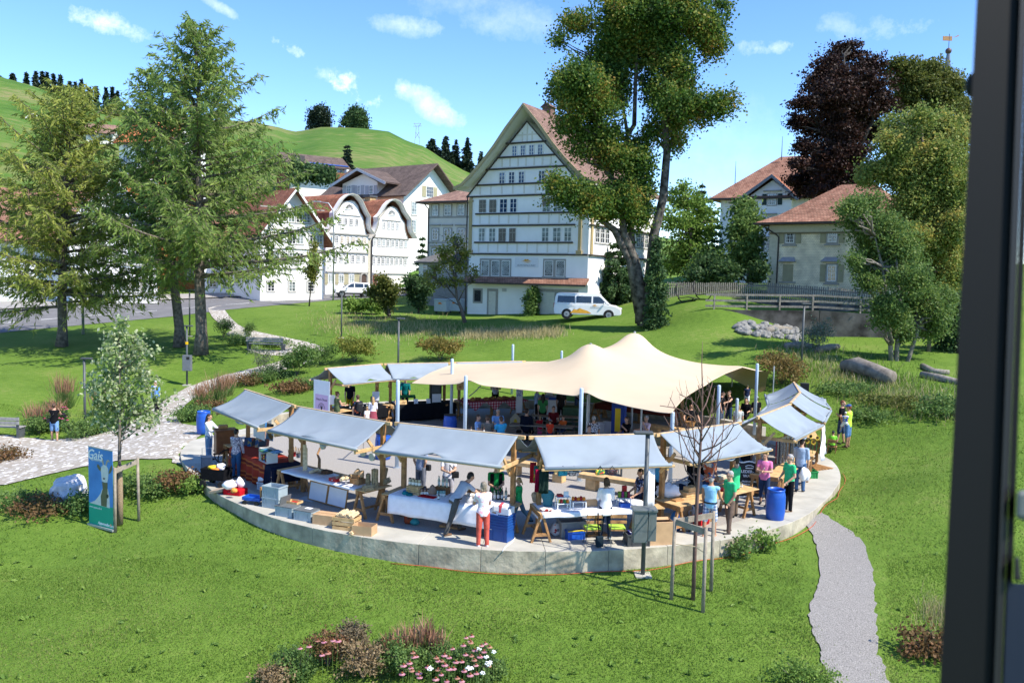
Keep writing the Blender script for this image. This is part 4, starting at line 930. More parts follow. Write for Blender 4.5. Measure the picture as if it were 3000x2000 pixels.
G_LARCHY=leafmat('yellowing_larch_needles',[(.17,.22,.05),(.3,.355,.075),(.44,.45,.1)],.5,.5)
G_SPRUCE=leafmat('spruce_needles',[(.008,.018,.012),(.015,.032,.018),(.03,.052,.024)],.1,.3)
G_DARK=leafmat('dark_shrub_leaves',[(0.0264,0.0612,0.0228),(0.0576,0.115,0.0384),(0.106,0.173,0.054)],0.35,1)
G_MID=leafmat('green_shrub_leaves',[(0.0636,0.126,0.0324),(0.126,0.216,0.054),(0.216,0.306,0.0816)],0.42,1.2)
G_YELL=leafmat('yellow_green_leaves',[(0.104,0.130,0.026),(0.195,0.221,0.039),(0.312,0.286,0.065)],.4,1.2)
G_RUST=leafmat('rusty_leaves',[(.1,.09,.03),(.17,.1,.04),(.24,.12,.06)],.35,1.5)
G_SILV=leafmat('silver_backed_leaves',[(.11,.19,.04),(.2,.3,.08),(.42,.47,.26),(.56,.58,.42)],.4,6)
G_BRIGHT=leafmat('bright_green_leaves',[(0.098,0.182,0.035),(0.168,0.280,0.049),(0.266,0.364,0.084)],.4,1.2)
G_BARE=mat('reddish_bare_twigs',(.14,.085,.07),.8,.2,10)
def larch(name,label,px,Y,top_px,top_py,spread,nb,m,seed,low=.14,lean=(0,0),big=(),tuft=.42):
 global rng
 rng=np.random.default_rng(seed);b0=onground(px,Y);tp=aty(top_px,top_py,Y)-b0;H=tp.z
 t=T(name,label,'tree',b0)
 mb=MB();n=14;pts=[Vector((tp.x*(i/n)**1.3,0,H*i/n))for i in range(n+1)]
 r0=H*.0175
 mb.tube([p+Vector((.06*math.sin(i*1.3),.06*math.cos(i*1.7),0))*(i>0)for i,p in enumerate(pts)],[r0*(1.35 if i==0 else 1)*(1-i/n)**.75+.02 for i in range(n+1)],9)
 C,Dn=[],[]
 def trunk(f):i=min(int(f*n),n-1);return pts[i].lerp(pts[i+1],f*n-i)
 for bidx in range(nb):
  f=low+(1-low)*(bidx/nb)**.8;az=bidx*2.4+rng.normal()*.35
  if bidx<len(big):f,az=big[bidx][0],big[bidx][1]
  prof=(1-f)**.75*(.55+.45*min(1,(f-low+.03)/.12))+.05
  ln=spread*prof*(.6+.55*rng.random())*(big[bidx][2]if bidx<len(big)else 1)
  d=Vector((math.cos(az),math.sin(az),0));p=trunk(f);bp=[];k=9
  rise=.05+.5*f+rng.normal()*.08
  for j in range(k+1):
   s=j/k;bp.append(p+d*ln*s+Vector((0,0,ln*(rise*s-.32*s*s*(1-f)+.28*s**3*(1-.3*f)))))
  mb.tube(bp,[max(.012,.012+.017*ln*(1-j/k))for j in range(k+1)],5)
  nt_=int(7+ln*7.5)
  for q in range(nt_):
   s=.12+.88*(q+rng.random())/nt_;i=min(int(s*k),k-1);c=bp[i].lerp(bp[i+1],s*k-i)
   sd=d.cross(Vector((0,0,1)))*(1 if q%2 else-1);tl=(.45+.9*rng.random())*min(1.5,.35+ln*.22)*(1.15-.55*s)
   dv=(sd*(.75+.3*rng.normal())+d*(.55+.2*rng.normal())+Vector((0,0,-.35+.3*rng.normal()+.4*f))).normalized()
   e=c+dv*tl+Vector((0,0,-.22*tl*tl))
   if tl>.6:mb.tube([c,c.lerp(e,.5)+Vector((0,0,.04)),e],[.012,.009,.004],3,caps=False)
   m_=int(3+tl*6.5)
   tt=rng.random(m_)
   cc=np.array(c)[None]+(np.array(e-c)[None])*tt[:,None]+rng.normal(size=(m_,3))*.07
   dd=np.array(dv)[None]+rng.normal(size=(m_,3))*.55+np.array([0,0,-.5]);C.append(cc);Dn.append(dd)
 C=np.concatenate(C);Dn=np.concatenate(Dn);Dn/=np.linalg.norm(Dn,axis=1,keepdims=True)
 ln_=tuft*(.55+.75*rng.random(len(C)));Vq,Fq_=quads(C,Dn,unit(len(C)),ln_,ln_*.23)
 np_mesh('crown',Vq,Fq_,m,t);mb.build('trunk',BARK,t,smooth=True)
 return t
larch('larch_tree','yellow green larch with forked trunk at the far left, in front of the road',181,58,205,262,9.4,105,G_LARCHY,3,low=.13,big=((.17,-.5,1.1),(.16,3.3,1.25),(.2,3.0,1.2),(.22,.3,1.1)))
larch('larch_tree','slimmer larch standing just behind the tallest larch',526,58.5,430,200,5.4,80,G_LARCH,8,low=.2,big=((.24,3.2,1.2),))
larch('larch_tree','tallest larch with thick grey trunk beside the winding cobbled path',588,55,575,72,9.2,120,G_LARCH,5,low=.19,big=((.27,-.1,1.35),(.33,.1,1.25),(.24,-.5,1.2),(.3,-.9,1.1),(.27,3.4,1.2),(.42,.05,1.25),(.36,3.1,1.1)))
rng=np.random.default_rng(21)
# ---- the big lime
k5=K(1550,0,700/1568)
lob=[(620,60,170,120),(800,20,180,130),(1000,40,180,130),(1140,180,150,140,.2),(1215,290,90,110),(320,150,130,75),(195,250,45,65),(560,190,120,110),
       (350,520,190,120),(240,600,120,110),(500,420,160,150),(600,300,150,150),(420,690,190,110),(240,820,130,55),(400,880,170,100),(330,975,80,60),
       (800,340,150,150),(950,400,140,150),(800,560,70,110),(1000,540,110,110),(880,200,150,140),
       (1260,680,130,85),(1110,720,130,95),(950,800,110,140),(960,940,60,80),(810,880,60,100),(530,880,95,70),(690,960,110,85),(560,1050,140,100),(740,1080,90,100),
       (250,1250,150,100,-.8),(400,1330,170,100,-.9),(630,1300,120,140,-.5),(690,1180,70,90),(700,1420,120,100),(480,1390,120,60),(180,1210,70,70,-.8),(1270,20,55,60),(480,640,150,120),(560,560,140,140),(870,650,90,130),(960,650,110,110),(1020,690,100,90),(480,980,130,90),(620,1030,120,90),(520,1290,110,110),(760,1240,70,110),(760,200,170,150),(330,620,140,120),(700,1300,100,100)]
stems=[[(760,2140,.6),(790,1900,.44),(820,1540,.34),(880,1300,.3),(905,1000,.26),(890,800,.22),(885,500,.16),(900,250,.096)],
         [(740,2120,.48),(730,1900,.4),(690,1700,.34),(620,1530,.26),(600,1250,.19),(510,1120,.16),(500,900,.096)],
         [(720,2050,.32),(660,1700,.27),(560,1510,.24),(420,1400,.14),(280,1290,.08)],
         [(680,1700,.24,.5),(660,1300,.21,.8),(640,900,.18,1),(690,820,.16,1),(700,500,.12,1),(720,250,.08,1)],[(645,880,.13,1),(620,720,.096,1.2),(600,500,.064,1.2)]]
BARKL=mat('mottled_lime_bark',(.05,.043,.036),.95,.5,3,bump=.8,bscale=9,col2=(.16,.145,.125))
lobe_tree('lime_tree','huge lime with forked mottled trunk between the clinic and the cream house','tree',1892,60,lob,k5,stems,150000,.185,G_LIME,BARKL,clump=.6,depth=.7,shell=.4)
p=onground(1905,59);iv=T('ivy','dense ivy column climbing the foot of the lime trunk','climber',p)
leaves('foliage',blobleaves([((.35,0,h),(.95-.12*h,.9-.1*h,.7))for h in(.4,1.2,2.0,2.8)]+[((.15,0,3.8),(.6,.6,.8)),((.25,0,4.8),(.45,.5,.8)),((.3,0,5.8),(.35,.4,.6))],7000,.3),.2,G_DARK,iv)
MB().tube([(0,0,0),(.2,0,3),(.3,0,6)],[.1,.07,.03],5).build('stem',BARK,iv)
# ---- right hand group
k7=K(2200,80,700/1770)
lobe_tree('copper_beech','broad dark copper beech behind the cream house','tree',2485,80,[(690,200,130,100),(560,290,110,90),(870,280,130,90),(480,420,110,90),(660,400,170,120),(850,420,170,120),(390,560,100,80),(560,560,150,110),(760,580,170,120),(960,560,130,120),(350,700,90,80),(480,740,140,110),(680,760,170,120),(880,760,150,120),(400,880,90,80),(560,920,150,110),(760,940,160,110),(420,1060,120,90),(600,1080,160,100),(350,1010,70,50),(780,1100,120,90),(420,1200,110,80),(740,140,60,50),(300,560,30,30),(330,1130,70,60),(560,1190,150,70),(700,700,200,200),(640,500,180,150),(620,1000,170,130)],
          k7,[[(760,1600,.7),(740,1100,.5),(700,700,.36),(690,400,.2),(690,220,.08)],[(740,1100,.3),(520,760,.15),(420,560,.06)],[(740,1000,.3),(900,700,.16),(900,420,.06)]],95000,.22,G_BEECH,mat('dark_beech_bark',(.04,.035,.03),.9,.3),clump=.6,depth=1.2,shell=.5,flat=.5)
lobe_tree('beech_tree','olive green beech with rounded top rising behind the copper beech','tree',2700,84,[(1080,290,80,70),(1180,330,130,90),(1330,330,120,90),(1440,380,100,80),(1250,440,150,100),(1420,480,130,90),(1520,440,70,70),(1540,560,80,70),(1120,420,100,90),(1400,580,160,90),(1600,640,90,80),(1570,760,120,120),(1160,560,110,100)],
          k7,[[(1350,1600,.6),(1330,900,.4),(1300,560,.25),(1330,350,.08)],[(1330,800,.25),(1480,480,.08)],[(1330,800,.25),(1130,420,.08)]],48000,.22,G_OLIVE,BARK,clump=.6,depth=1.0,shell=.5,flat=.5)
k6=K(2050,400,800/2091)
lobe_tree('maple_tree','tall yellowing maple at the right, overlapping the cream house roof','tree',2660,60,[(1560,-60,170,110),(1700,-20,170,120),(1880,-80,150,110),(1960,60,120,120),(1480,60,130,100),(1620,120,180,130),(1820,160,180,140),(1980,220,110,140),(1380,260,160,90,-.3),(1560,280,170,120),(1750,330,180,130),(1930,380,140,130),(1650,480,180,120),(1850,520,180,130),(1980,560,100,140),(1760,640,160,100),(1930,700,120,120),(2000,900,70,110),(1960,1050,90,100),(1700,-130,120,70),(1280,320,90,60,-.4),(1550,620,150,120),(1650,780,150,120),(1850,860,150,130),(1600,920,140,120),(1750,1020,150,120),(1900,1180,120,110),(1800,1300,120,90)],
          k6,[[(1760,1500,.4),(1740,1000,.3),(1720,600,.22),(1720,200,.14),(1700,-60,.05)],[(1740,900,.2),(1880,560,.12),(1960,100,.05)],[(1740,800,.2),(1560,420,.12),(1500,80,.05)]],110000,.175,G_MAPLE,BARK,clump=.6,depth=.9,shell=.45)
lobe_tree('hornbeam_tree','loose multi stemmed hornbeam at the right, leaning over the rough lawn','tree',2620,48,[(1180,540,110,60),(1280,500,120,60),(1250,640,170,80),(1400,700,170,100),(1320,800,150,90),(1500,820,150,110),(1420,930,190,110),(1300,1000,140,90),(1560,960,130,110),(1450,1060,180,90),(1620,1100,150,110),(1300,1120,120,60),(1420,1290,130,90,-.7),(1500,1370,120,90,-.7),(1380,1390,70,60,-.7),(1700,1220,140,100),(1800,1350,130,100),(1620,1300,120,90),(1560,1500,100,60),(1780,1480,120,70),(1880,1250,90,90),(1180,940,60,40),(1110,560,50,30)],
          k6,[[(1470,1840,.16),(1460,1600,.13),(1440,1300,.1),(1400,1000,.08),(1340,760,.04)],[(1500,1850,.16),(1510,1600,.13),(1540,1300,.1),(1500,900,.05)],[(1540,1850,.15),(1600,1700,.12),(1680,1450,.1),(1750,1250,.05)]],75000,.13,G_WILLOW,mat('pale_hornbeam_bark',(.16,.145,.12),.9,.3,5),clump=.42,depth=.7,shell=.5)
k2=K(2000,780,850/2352)
lobe_tree('elder_tree','dark leafy tree at the right edge beside fallen branches','tree',2735,52,[(2150,600,90,90),(2250,520,80,100),(2230,700,90,80),(2120,440,80,70),(2280,380,70,90),(2180,300,90,80)],k2,[[(1990,720,.14),(2010,500,.1),(2080,350,.05)],[(2240,800,.12),(2220,600,.05)]],11000,.2,G_DARK,BARK,clump=.45,depth=.6)
# ---- mid distance conifers and bushes between the clinic and the mansion
kc_=K(1550,0,700/1568)
def conifer(name,label,px,Y,top_py,half_px,m,n,group=None,seed=1,base=None,gap=.0,leaf=.3,cat='tree'):
 global rng
 rng=np.random.default_rng(seed);b0=Vector(base)if base else onground(px,Y);H=aty(px,top_py,b0.y).z-b0.z;R=half_px/FPX*b0.y
 t=T(name,label,cat,b0,0,group);lv=max(6,int(H/.65));C,Dn=[],[]
 for i in range(lv):
  f=.06+.93*i/lv;r=R*(1-f)**.85+.12;nb=max(5,int(8*(1-f)+4))
  for j in range(nb):
   az=j*2*PI/nb+i*1.1+rng.normal()*.2;ln=r*(.5+.75*rng.random()**1.5);k=max(4,int(n*ln/(lv*nb*R*.55)))
   s=rng.random(k)**.6;p=np.stack([np.cos(az)*ln*s,np.sin(az)*ln*s,H*f-.35*ln*s+.12*ln*s*s],1)+rng.normal(size=(k,3))*(.05+.05*ln)
   C.append(p);d=np.array([math.cos(az),math.sin(az),-.35])[None]+rng.normal(size=(k,3))*.5;Dn.append(d)
 C=np.concatenate(C);Dn=np.concatenate(Dn);Dn/=np.linalg.norm(Dn,axis=1,keepdims=True);ln_=leaf*(.6+.8*rng.random(len(C)))
 V_,F_=quads(C,Dn,unit(len(C)),ln_,ln_*.45);np_mesh('crown',V_,F_,m,t)
 MB().tube([(0,0,-.3),(0,0,H*.97)],[max(.06,H*.016),.02],6).build('trunk',BARK,t);return t
conifer('yew_tree','dark green spreading yew against the right wall of the clinic',1812,72,690,120,G_DARK,9000,seed=31,leaf=.36)
conifer('yew_tree','second dark yew, closer to the lime trunk',1775,72,770,62,G_DARK,5000,seed=32,leaf=.34)
conifer('pine_tree','thin feathery pine beside the white mansion',2045,82,520,60,leafmat('pine_needles',[(.02,.045,.025),(.04,.075,.035),(.06,.1,.04)],.2,1),4200,seed=33,leaf=.4)
conifer('pine_tree','darker pine right behind the light green maple saplings',2080,84,600,80,G_DARK,5000,seed=34,leaf=.36)
rng=np.random.default_rng(41)
lobe_tree('young_maple','light green young maple between lime and white mansion','tree',2010,76,[(1010,1300,130,90),(1120,1380,150,90),(960,1440,130,90),(1080,1500,160,90),(1020,1610,160,110),(1010,1240,60,50),(1180,1470,80,60),(1100,1700,180,110),(960,1720,140,100),(1200,1760,140,100)],kc_,[[(1060,1900,.2),(1060,1500,.14),(1040,1300,.05)]],13000,.26,G_BRIGHT,BARK,clump=.5)
lobe_tree('young_maple','green bushy young maple in front of the white mansion','tree',2180,74,[(330,560,90,80),(390,640,110,100),(310,700,100,100),(380,780,130,100),(330,880,140,100),(400,960,120,100),(300,1000,110,80),(390,520,50,40)],k6,[[(370,1120,.16),(370,900,.12),(360,640,.05)]],11000,.26,G_MID,BARK,clump=.5)
lobe_tree('dark_bush','dark evergreen bush in the shade behind the picket fence','shrub',2225,70,[(460,1020,70,60),(430,1080,80,50),(200,1040,120,80),(60,1000,120,110),(-30,1060,90,70)],k6,[],5000,.26,G_DARK,BARK,clump=.5)
# ---- small trees and shrubs on the clinic lawn
BIRCHB=mat('dark_twiggy_bark',(.1,.085,.075),.9,.3,8)
lobe_tree('small_honey_locust','slender leaning tree with sparse yellow green leaves before the clinic','tree',1362,64,[(170,1140,70,40),(230,1020,70,50),(300,960,60,60),(270,1080,100,40),(350,1030,60,60),(410,1150,50,20),(190,1220,90,30),(330,1130,80,40),(120,1180,40,20),(430,1170,40,15),(300,1230,80,30)],k4,
          [[(362,1490,.17),(340,1400,.13),(310,1330,.1),(300,1200,.07),(310,1080,.04),(300,980,.015)],[(315,1340,.07),(240,1250,.04),(170,1200,.015)],[(320,1350,.06),(360,1270,.03),(400,1230,.012)],[(305,1250,.05),(230,1130,.02),(210,1050,.01)],[(330,1380,.05),(250,1330,.025),(180,1310,.01)]],3400,.17,G_YELL,BIRCHB,clump=.35,depth=.3,per=12)
lobe_tree('leafy_shrub','tall olive shrub in front of the bell gabled houses','shrub',1137,72,[(850,1030,70,60),(900,1120,110,90),(980,1150,80,80),(820,1180,100,70),(920,1250,90,80),(760,1150,70,40),(930,1350,40,40)],k9,[[(940,1430,.1),(920,1250,.06),(880,1080,.03)]],6500,.2,G_OLIVE,BIRCHB,clump=.4,depth=.3)
lobe_tree('leafy_shrub','dark green shrub beside the waste containers','shrub',1226,72,[(1180,1020,60,50),(1300,1080,110,80),(1350,1130,100,70),(1260,1180,110,80),(1300,1280,90,70),(1400,1120,60,40),(1190,1110,70,70)],k9,[[(1280,1400,.1),(1280,1250,.07),(1300,1100,.03)]],7000,.2,G_DARK,BIRCHB,clump=.4,depth=.3)
lobe_tree('column_shrub','narrow clipped evergreen column against the clinic garage door','shrub',1557,71,[(805,1290,45,35),(800,1340,50,40),(795,1400,48,40),(800,1430,40,20)],k4,[[(795,1448,.08),(800,1300,.03)]],3600,.17,G_MID,BIRCHB,clump=.3,depth=.1)
lobe_tree('low_hedge','low bright green hedge between road and meadow','shrub',1060,76,[(480,1290,70,35),(580,1300,90,40),(690,1300,90,45),(790,1310,70,45)],k9,[],3200,.22,G_BRIGHT,BIRCHB,clump=.4,depth=.3)
kp=K(900,560,600/2352)
lobe_tree('young_birch','slim yellow green sapling in front of the straight gabled white house','tree',905,84,[(60,720,60,70),(80,820,70,70),(50,900,80,80),(90,620,40,50),(70,1000,60,60)],kp,[[(20,1350,.08),(50,1000,.06),(70,700,.02)]],2200,.2,G_YELL,BIRCHB,clump=.4,depth=.2,per=14)
conifer('cypress','dark narrow cypress beside the big white house wall',1235,96,680,32,G_DARK,2600,seed=36,leaf=.34)
# ---- trees on the hill
for i,(px,base,top,hw)in enumerate(((38,262,215,14),(78,268,213,9),(106,274,208,14),(125,278,210,12),(140,280,212,12),(158,282,216,15),(178,285,219,16),(205,290,238,17),(222,293,240,13),(240,298,234,16),(262,304,255,15),(283,310,252,14),(312,316,257,11),(330,322,255,13),(345,326,265,11),(2,240,225,6))):
 D=322+(i%3)*6;b0=hill_at(px,D);b0.z-=1
 conifer('hill_spruce','dark spruce in the row along the far left hill crest',px,D,top-3,hw*1.35,G_SPRUCE,900,'spruces on the left hill crest',50+i,base=b0,leaf=1.5)
for i,(px,D,top,hw,lab)in enumerate(((70,240,285,22,'single spruce on the meadow above the far left farmhouse'),(747,290,370,14,'small dark spruce on the ridge right of the tallest larch'),(1265,300,403,26,'leftmost spruce of the clump behind the clinic'),(1305,300,396,26,'tall spruce in the middle of the clump behind the clinic'),(1335,302,405,20,'slim spruce in the clump behind the clinic'),(1368,300,400,26,'rightmost tall spruce of the clump behind the clinic'),(1408,304,440,22,'low spruce at the right end of the clump, touching the clinic roof'),(1018,160,418,33,'broad dark spruce right of the chalet on the slope'))):
 b0=hill_at(px,D);b0.z-=1.2
 conifer('hill_spruce',lab,px,D,top,hw*1.15,G_SPRUCE,2600 if hw>24 else 1500,None,80+i,base=b0,leaf=1.1 if D>200 else .7)
rng=np.random.default_rng(77)
for nm,lab,px,lob,st in(('round_hilltop_tree','round dark tree on the hilltop left of the grey barn',933,[(880,540,80,60),(960,520,80,60),(860,610,70,60),(950,600,90,70),(1010,640,40,40),(850,690,60,50),(920,690,60,40),(920,480,50,30)],[[(890,740,.5),(890,640,.4),(910,540,.15)]]),
                      ('round_hilltop_tree','round dark tree with visible trunk on the hilltop right of the grey barn',1037,[(1340,510,80,50),(1400,560,80,60),(1280,560,70,50),(1230,620,60,40),(1330,640,90,55),(1420,650,60,60),(1300,690,60,30),(1400,710,50,30),(1340,470,40,20)],[[(1325,815,.55),(1328,730,.5),(1330,640,.4),(1340,540,.15)]])):
 b0=hill_at(px,318)
 lobe_tree(nm,lab,'tree',px,318,lob,kc,st,9000,.7,G_SPRUCE if '890' in str(st)else G_DARK,BARK,clump=1.6,depth=.8,base=b0,shell=.6)
for px,D,lob,lab in((880,143,[(700,1150,110,60),(760,1200,90,60),(640,1140,70,60),(700,1260,90,50)],'dark hedge bush below the chalet'),(940,143,[(900,1190,80,50),(870,1230,70,40)],'mid green bush below the chalet balcony'),(965,142,[(1010,1250,60,55),(1050,1220,40,50)],'rounded bush at the foot of the chalet, nearest its right end'),(800,144,[(370,1090,55,40),(330,1130,50,40)],'dark bush on the slope left of the chalet')):
 b0=hill_at(px,D);lobe_tree('hillside_bush',lab,'shrub',px,D,lob,kc,[],2200,.5,G_DARK,BARK,clump=.8,depth=.4,base=b0)
for i,(px,D,y,rx,ry,m)in enumerate(((235,300,300,32,26,G_OLIVE),(300,290,322,26,20,G_DARK),(205,292,290,20,12,G_MID),(265,285,325,34,12,G_DARK),(330,280,335,30,18,G_OLIVE),(400,270,345,32,22,G_DARK))):
 b0=hill_at(px,D);lobe_tree('hill_bush','bushy tree below the spruces on the left hill','shrub',px,D,[(px,y+8,rx,ry),(px+14,y+14,rx*.7,ry*.7)],K(0,0,1),[],900,1.2,m,BARK,clump=1.6,depth=.4,base=b0,group='bushy trees below the hill spruces')

lobe_tree('tree_belt_tree','dense dark tree at the right edge behind the maple','tree',2790,70,[(1750,700,200,120),(1900,850,150,150),(1800,950,180,140),(2000,700,120,160),(2060,500,90,160),(1700,860,140,110),(2050,980,90,130),(1620,1000,120,110),(1760,1120,170,90),(1950,1130,140,90)],k6,[[(1860,1400,.3),(1860,900,.2),(1900,600,.08)]],30000,.22,G_WILLOW,BARK,clump=.6,depth=.8)
lobe_tree('tree_belt_tree','tall dark tree filling the gap right of the cream house','tree',2640,78,[(1500,700,120,130),(1540,880,130,130),(1460,1000,120,90),(1600,780,120,120),(1450,560,120,90)],k6,[[(1540,1250,.25),(1530,800,.15),(1500,600,.06)]],18000,.22,G_DARK,BARK,clump=.6,depth=.6)
# ------------------------------------------------------------------ market: stalls, stretch tent, posts, benches
CANVAS=mat('blue_grey_tarpaulin',(.24,.283,.318),.75,.06,1.5,bump=.12,bscale=5,spec=.2)
rng=np.random.default_rng(5)
class Stall:
 def __init__(s,label,A,Bp,side=1,zr=2.6,ze=2.0,half=1.15,table=True,crumple=1.7,tin=(.2,.85),legs=True,tz=.8,wood=None,seed=0):
  A,Bp=Vector(A),Vector(Bp);d=(Bp-A);s.L=d.length;s.ang=math.atan2(d.y,d.x)
  mid=(A+Bp)/2;s.M=Matrix.Translation((mid.x,mid.y,0))@Matrix.Rotation(s.ang,4,'Z');L_=s.L;h=L_/2;s.h=h
  r=T('market_stall',label,'market stall',(mid.x,mid.y,0),s.ang,'market stalls round the plaza');s.root=r
  r_=np.random.default_rng(seed+1);ph=r_.random(6)*6
  na,nb=40,13;rows=[]
  for sgn in(-1,1):
   for j in range(nb):
    if sgn==1 and j==0:continue
    f=j/(nb-1)if sgn==1 else 1-j/(nb-1);row=[]
    for i in range(na+1):
     t=i/na;x=-h*.985+L_*.97*t
     sag=-.07*4*f*(1-f)-.035*math.sin(PI*t)*f
     wr=crumple*f*f*(.045*math.sin(7*t+ph[0]+5*f)*math.exp(-((t-.45-.12*math.sin(ph[1]))/.22)**2)*1.6+.014*math.sin(23*t+4*f+ph[2])+.012*math.sin(41*t*f+ph[3]))
     row.append((x*(1-.03*4*f*(1-f)*abs(2*t-1)),sgn*half*f,zr-(zr-ze)*f+sag+wr+.05))
    rows.append(row)
  rows=rows[:nb]+rows[nb:]
  MB().grid(rows).build('canvas',CANVAS,r,smooth=True,solid=.012)
  for y,nm in((-half,'roller'),(half,'roller')):MB().tube([(-h*.985,y,ze+.03),(h*.985,y,ze+.03)],.045,10).build(nm,CANVAS,r,smooth=True)
  for y in(-half,half):MB().beam((-h-.06,y,ze+.0),(h+.06,y,ze+.0),.06,.06).build('eave_pole',WOODL,r,bevel=.01)
  MB().beam((-h-.1,0,zr),(h+.1,0,zr),.08,.1).build('ridge_beam',WOODL,r,bevel=.01)
  for x in(-h+.22,h-.22):
   MB().box(x-.06,x+.06,-.06,.06,0,zr-.05).build('post',wood or WOOD,r,bevel=.008)
   MB().box(x+.065,x+.125,-half,half,ze-.12,ze-.02).build('cross_arm',wood or WOODL,r,bevel=.006)
   MB().beam((x-.09,0,ze-.45),(x-.09,-.5,ze+.16),.05,.08).build('brace',wood or WOODL,r)
   if table:
    o0,o1=-tin[1],tin[0];m=MB().box(x-.19,x-.07,o0,o1,tz-.14,tz-.03)
    for y in(o0+.1,o1-.1):
     for sx in(-1,1):m.beam((x-.13+sx*.03,y,tz-.06),(x-.13+sx*.26,y,0),.075,.06)
     m.beam((x-.35,y,.22),(x+.09,y,.22),.04,.08)
    m.beam((x-.13,o0+.1,.22),(x-.13,o1-.1,.22),.06,.06)
    m.build('trestle',WOOD,r,bevel=.006)
  if table:
   MB().box(-h+.02,h-.02,-tin[1]+.02,tin[0]-.02,tz-.028,tz).build('tabletop',WOODL,r,bevel=.004)
   MB().box(-.06,.06,-.4,-.28,.06,tz-.03).box(-.28,.28,-.45,-.23,0,.06).build('centre_leg',WOOD,r,bevel=.006)
  s.tz=tz;s.tin=tin
 def p(s,a,o,z=None):
  """a: metres along from the left ridge end; o: metres outward of the ridge"""
  return s.M@Vector((a-s.h,-o,s.tz if z is None else z))
def R_(px,py,z=2.65):return at(px,py,z)
S1=Stall('blue grey stall at the left front end, over paintings and red striped cloth',R_(720,1139),R_(862,1185),seed=1)
S2=Stall('blue grey roofed stall with carved wood and twig bundles on its open table',R_(876,1189),R_(1139,1235),seed=2)
S3=Stall('blue grey roofed stall with bottles and jars on a white cloth, behind the bending man',R_(1166,1236),R_(1529,1275),seed=3)
S4=Stall('blue grey roofed stall with scarves and small white shelves, behind the grey lamp post',R_(1560,1276),R_(1921,1268),seed=4)
S5=Stall('blue grey roofed stall behind the bare young tree, with wooden boxes on the table',R_(1929,1268),R_(2165,1235),seed=5)
S6=Stall('stall hung with belts and jewellery, nearest of the three in a line',R_(2221,1218),R_(2313,1182),seed=6)
S7=Stall('middle stall of the right hand line, with sunflowers under its roof',R_(2317,1177),R_(2344,1148),seed=7)
S8=Stall('farthest stall of the right hand line, near the black loudspeaker',R_(2343,1146),R_(2326,1118),seed=8)
S9=Stall('rear left stall beside the tall white roll up banner',R_(956,1077),R_(1116,1064),seed=9)
S10=Stall('rear stall with long black table cloth and black display case',R_(1131,1064),R_(1316,1061),seed=10)
S11=Stall('rear stall half hidden by the cream tent, with bread loaves on red checked cloth',R_(1334,1060),(.6,42.2,2.65),seed=11)
S12=Stall('shaded rear stall with dark red roof cloth under the cream tent',(4.4,41.6,2.65),(8.2,39.4,2.65),seed=12)
# ---- stretch tent
TENTM=mat('cream_stretch_fabric',(.62,.5,.345),.8,.035,.8,bump=.08,bscale=3)
m_=TENTM;n_,l_=m_.node_tree.nodes,m_.node_tree.links
tr_=n_.new('ShaderNodeBsdfTranslucent');tr_.inputs['Color'].default_value=(.5,.36,.2,1);mxs=n_.new('ShaderNodeMixShader');mxs.inputs[0].default_value=.12
l_.new(n_['Principled BSDF'].outputs[0],mxs.inputs[1]);l_.new(tr_.outputs[0],mxs.inputs[2]);l_.new(mxs.outputs[0],n_['Material Output'].inputs['Surface'])
pz=lambda px,py,Y:aty(px,py,Y)
front=[pz(1205,1122,36),pz(1290,1127,34.8),pz(1345,1124,33.8),pz(1372,1110,33),pz(1411,1129,32.6),pz(1500,1138,32),pz(1600,1149,31.4),pz(1687,1161,30.6),pz(1716,1147,30.2),pz(1757,1170,29.6),pz(1850,1193,28.4),pz(1930,1208,27.4),pz(1968,1211,27.0)]
right=[front[-1],pz(1978,1196,27.6),pz(2004,1166,29),pz(2040,1143,31),pz(2068,1129,32.6),pz(2085,1116,34.2),pz(2125,1095,36),pz(2175,1076,38)]
rflap=[right[-1],pz(2215,1086,40),pz(2255,1089,41.4)]
back=[pz(1205,1122,36),pz(1262,1090,38.4),pz(1339,1060,41),pz(1450,1058,42.6),pz(1560,1058,43.8),pz(1680,1060,44.5),pz(1800,1063,45),pz(1950,1075,45.4),pz(2080,1090,45),pz(2180,1100,44.4),pz(2262,1100,43.2)]
def rs(P,n):
 P=np.array([tuple(p)for p in P]);s_=np.concatenate([[0],np.cumsum(np.linalg.norm(np.diff(P,axis=0),axis=1))]);q=np.linspace(0,s_[-1],n)
 return np.stack([np.interp(q,s_,P[:,i])for i in range(3)],1)
NU,NV=56,34
F0=rs(front,NU);B0=rs(back,NU);L0=rs([front[0],front[0]],NV);R0=rs(right+rflap[1:],NV)
B0[-1]=R0[-1]
u=np.linspace(0,1,NU)[:,None,None];v=np.linspace(0,1,NV)[None,:,None]
Lc=np.repeat(F0[:1],NV,0)
Cn=(1-v)*F0[:,None]+v*B0[:,None]+(1-u)*Lc[None]+u*R0[None]-((1-u)*(1-v)*F0[0]+u*(1-v)*F0[-1]+(1-u)*v*B0[0]+u*v*B0[-1])
pk=[(pz(1731,998,35.5),2.2),(pz(1860,964,38.5),2.4)]
base=Cn.copy()
flat_=Cn[...,2].copy()
for it in range(260):                               # soap film with the two mast heads pinned
 z=Cn[...,2];zn=z.copy();zn[1:-1,1:-1]=(z[2:,1:-1]+z[:-2,1:-1]+z[1:-1,2:]+z[1:-1,:-2])/4
 for q,rad in pk:
  dd=np.hypot(Cn[...,0]-q.x,Cn[...,1]-q.y);cone=q.z-.12*0-dd*.62-(1-np.exp(-dd*2.4))*.35+.0
  zn[1:-1,1:-1]=np.maximum(zn[1:-1,1:-1],np.where(dd<.55,q.z-dd*.55,-9)[1:-1,1:-1])
 Cn[...,2]=zn
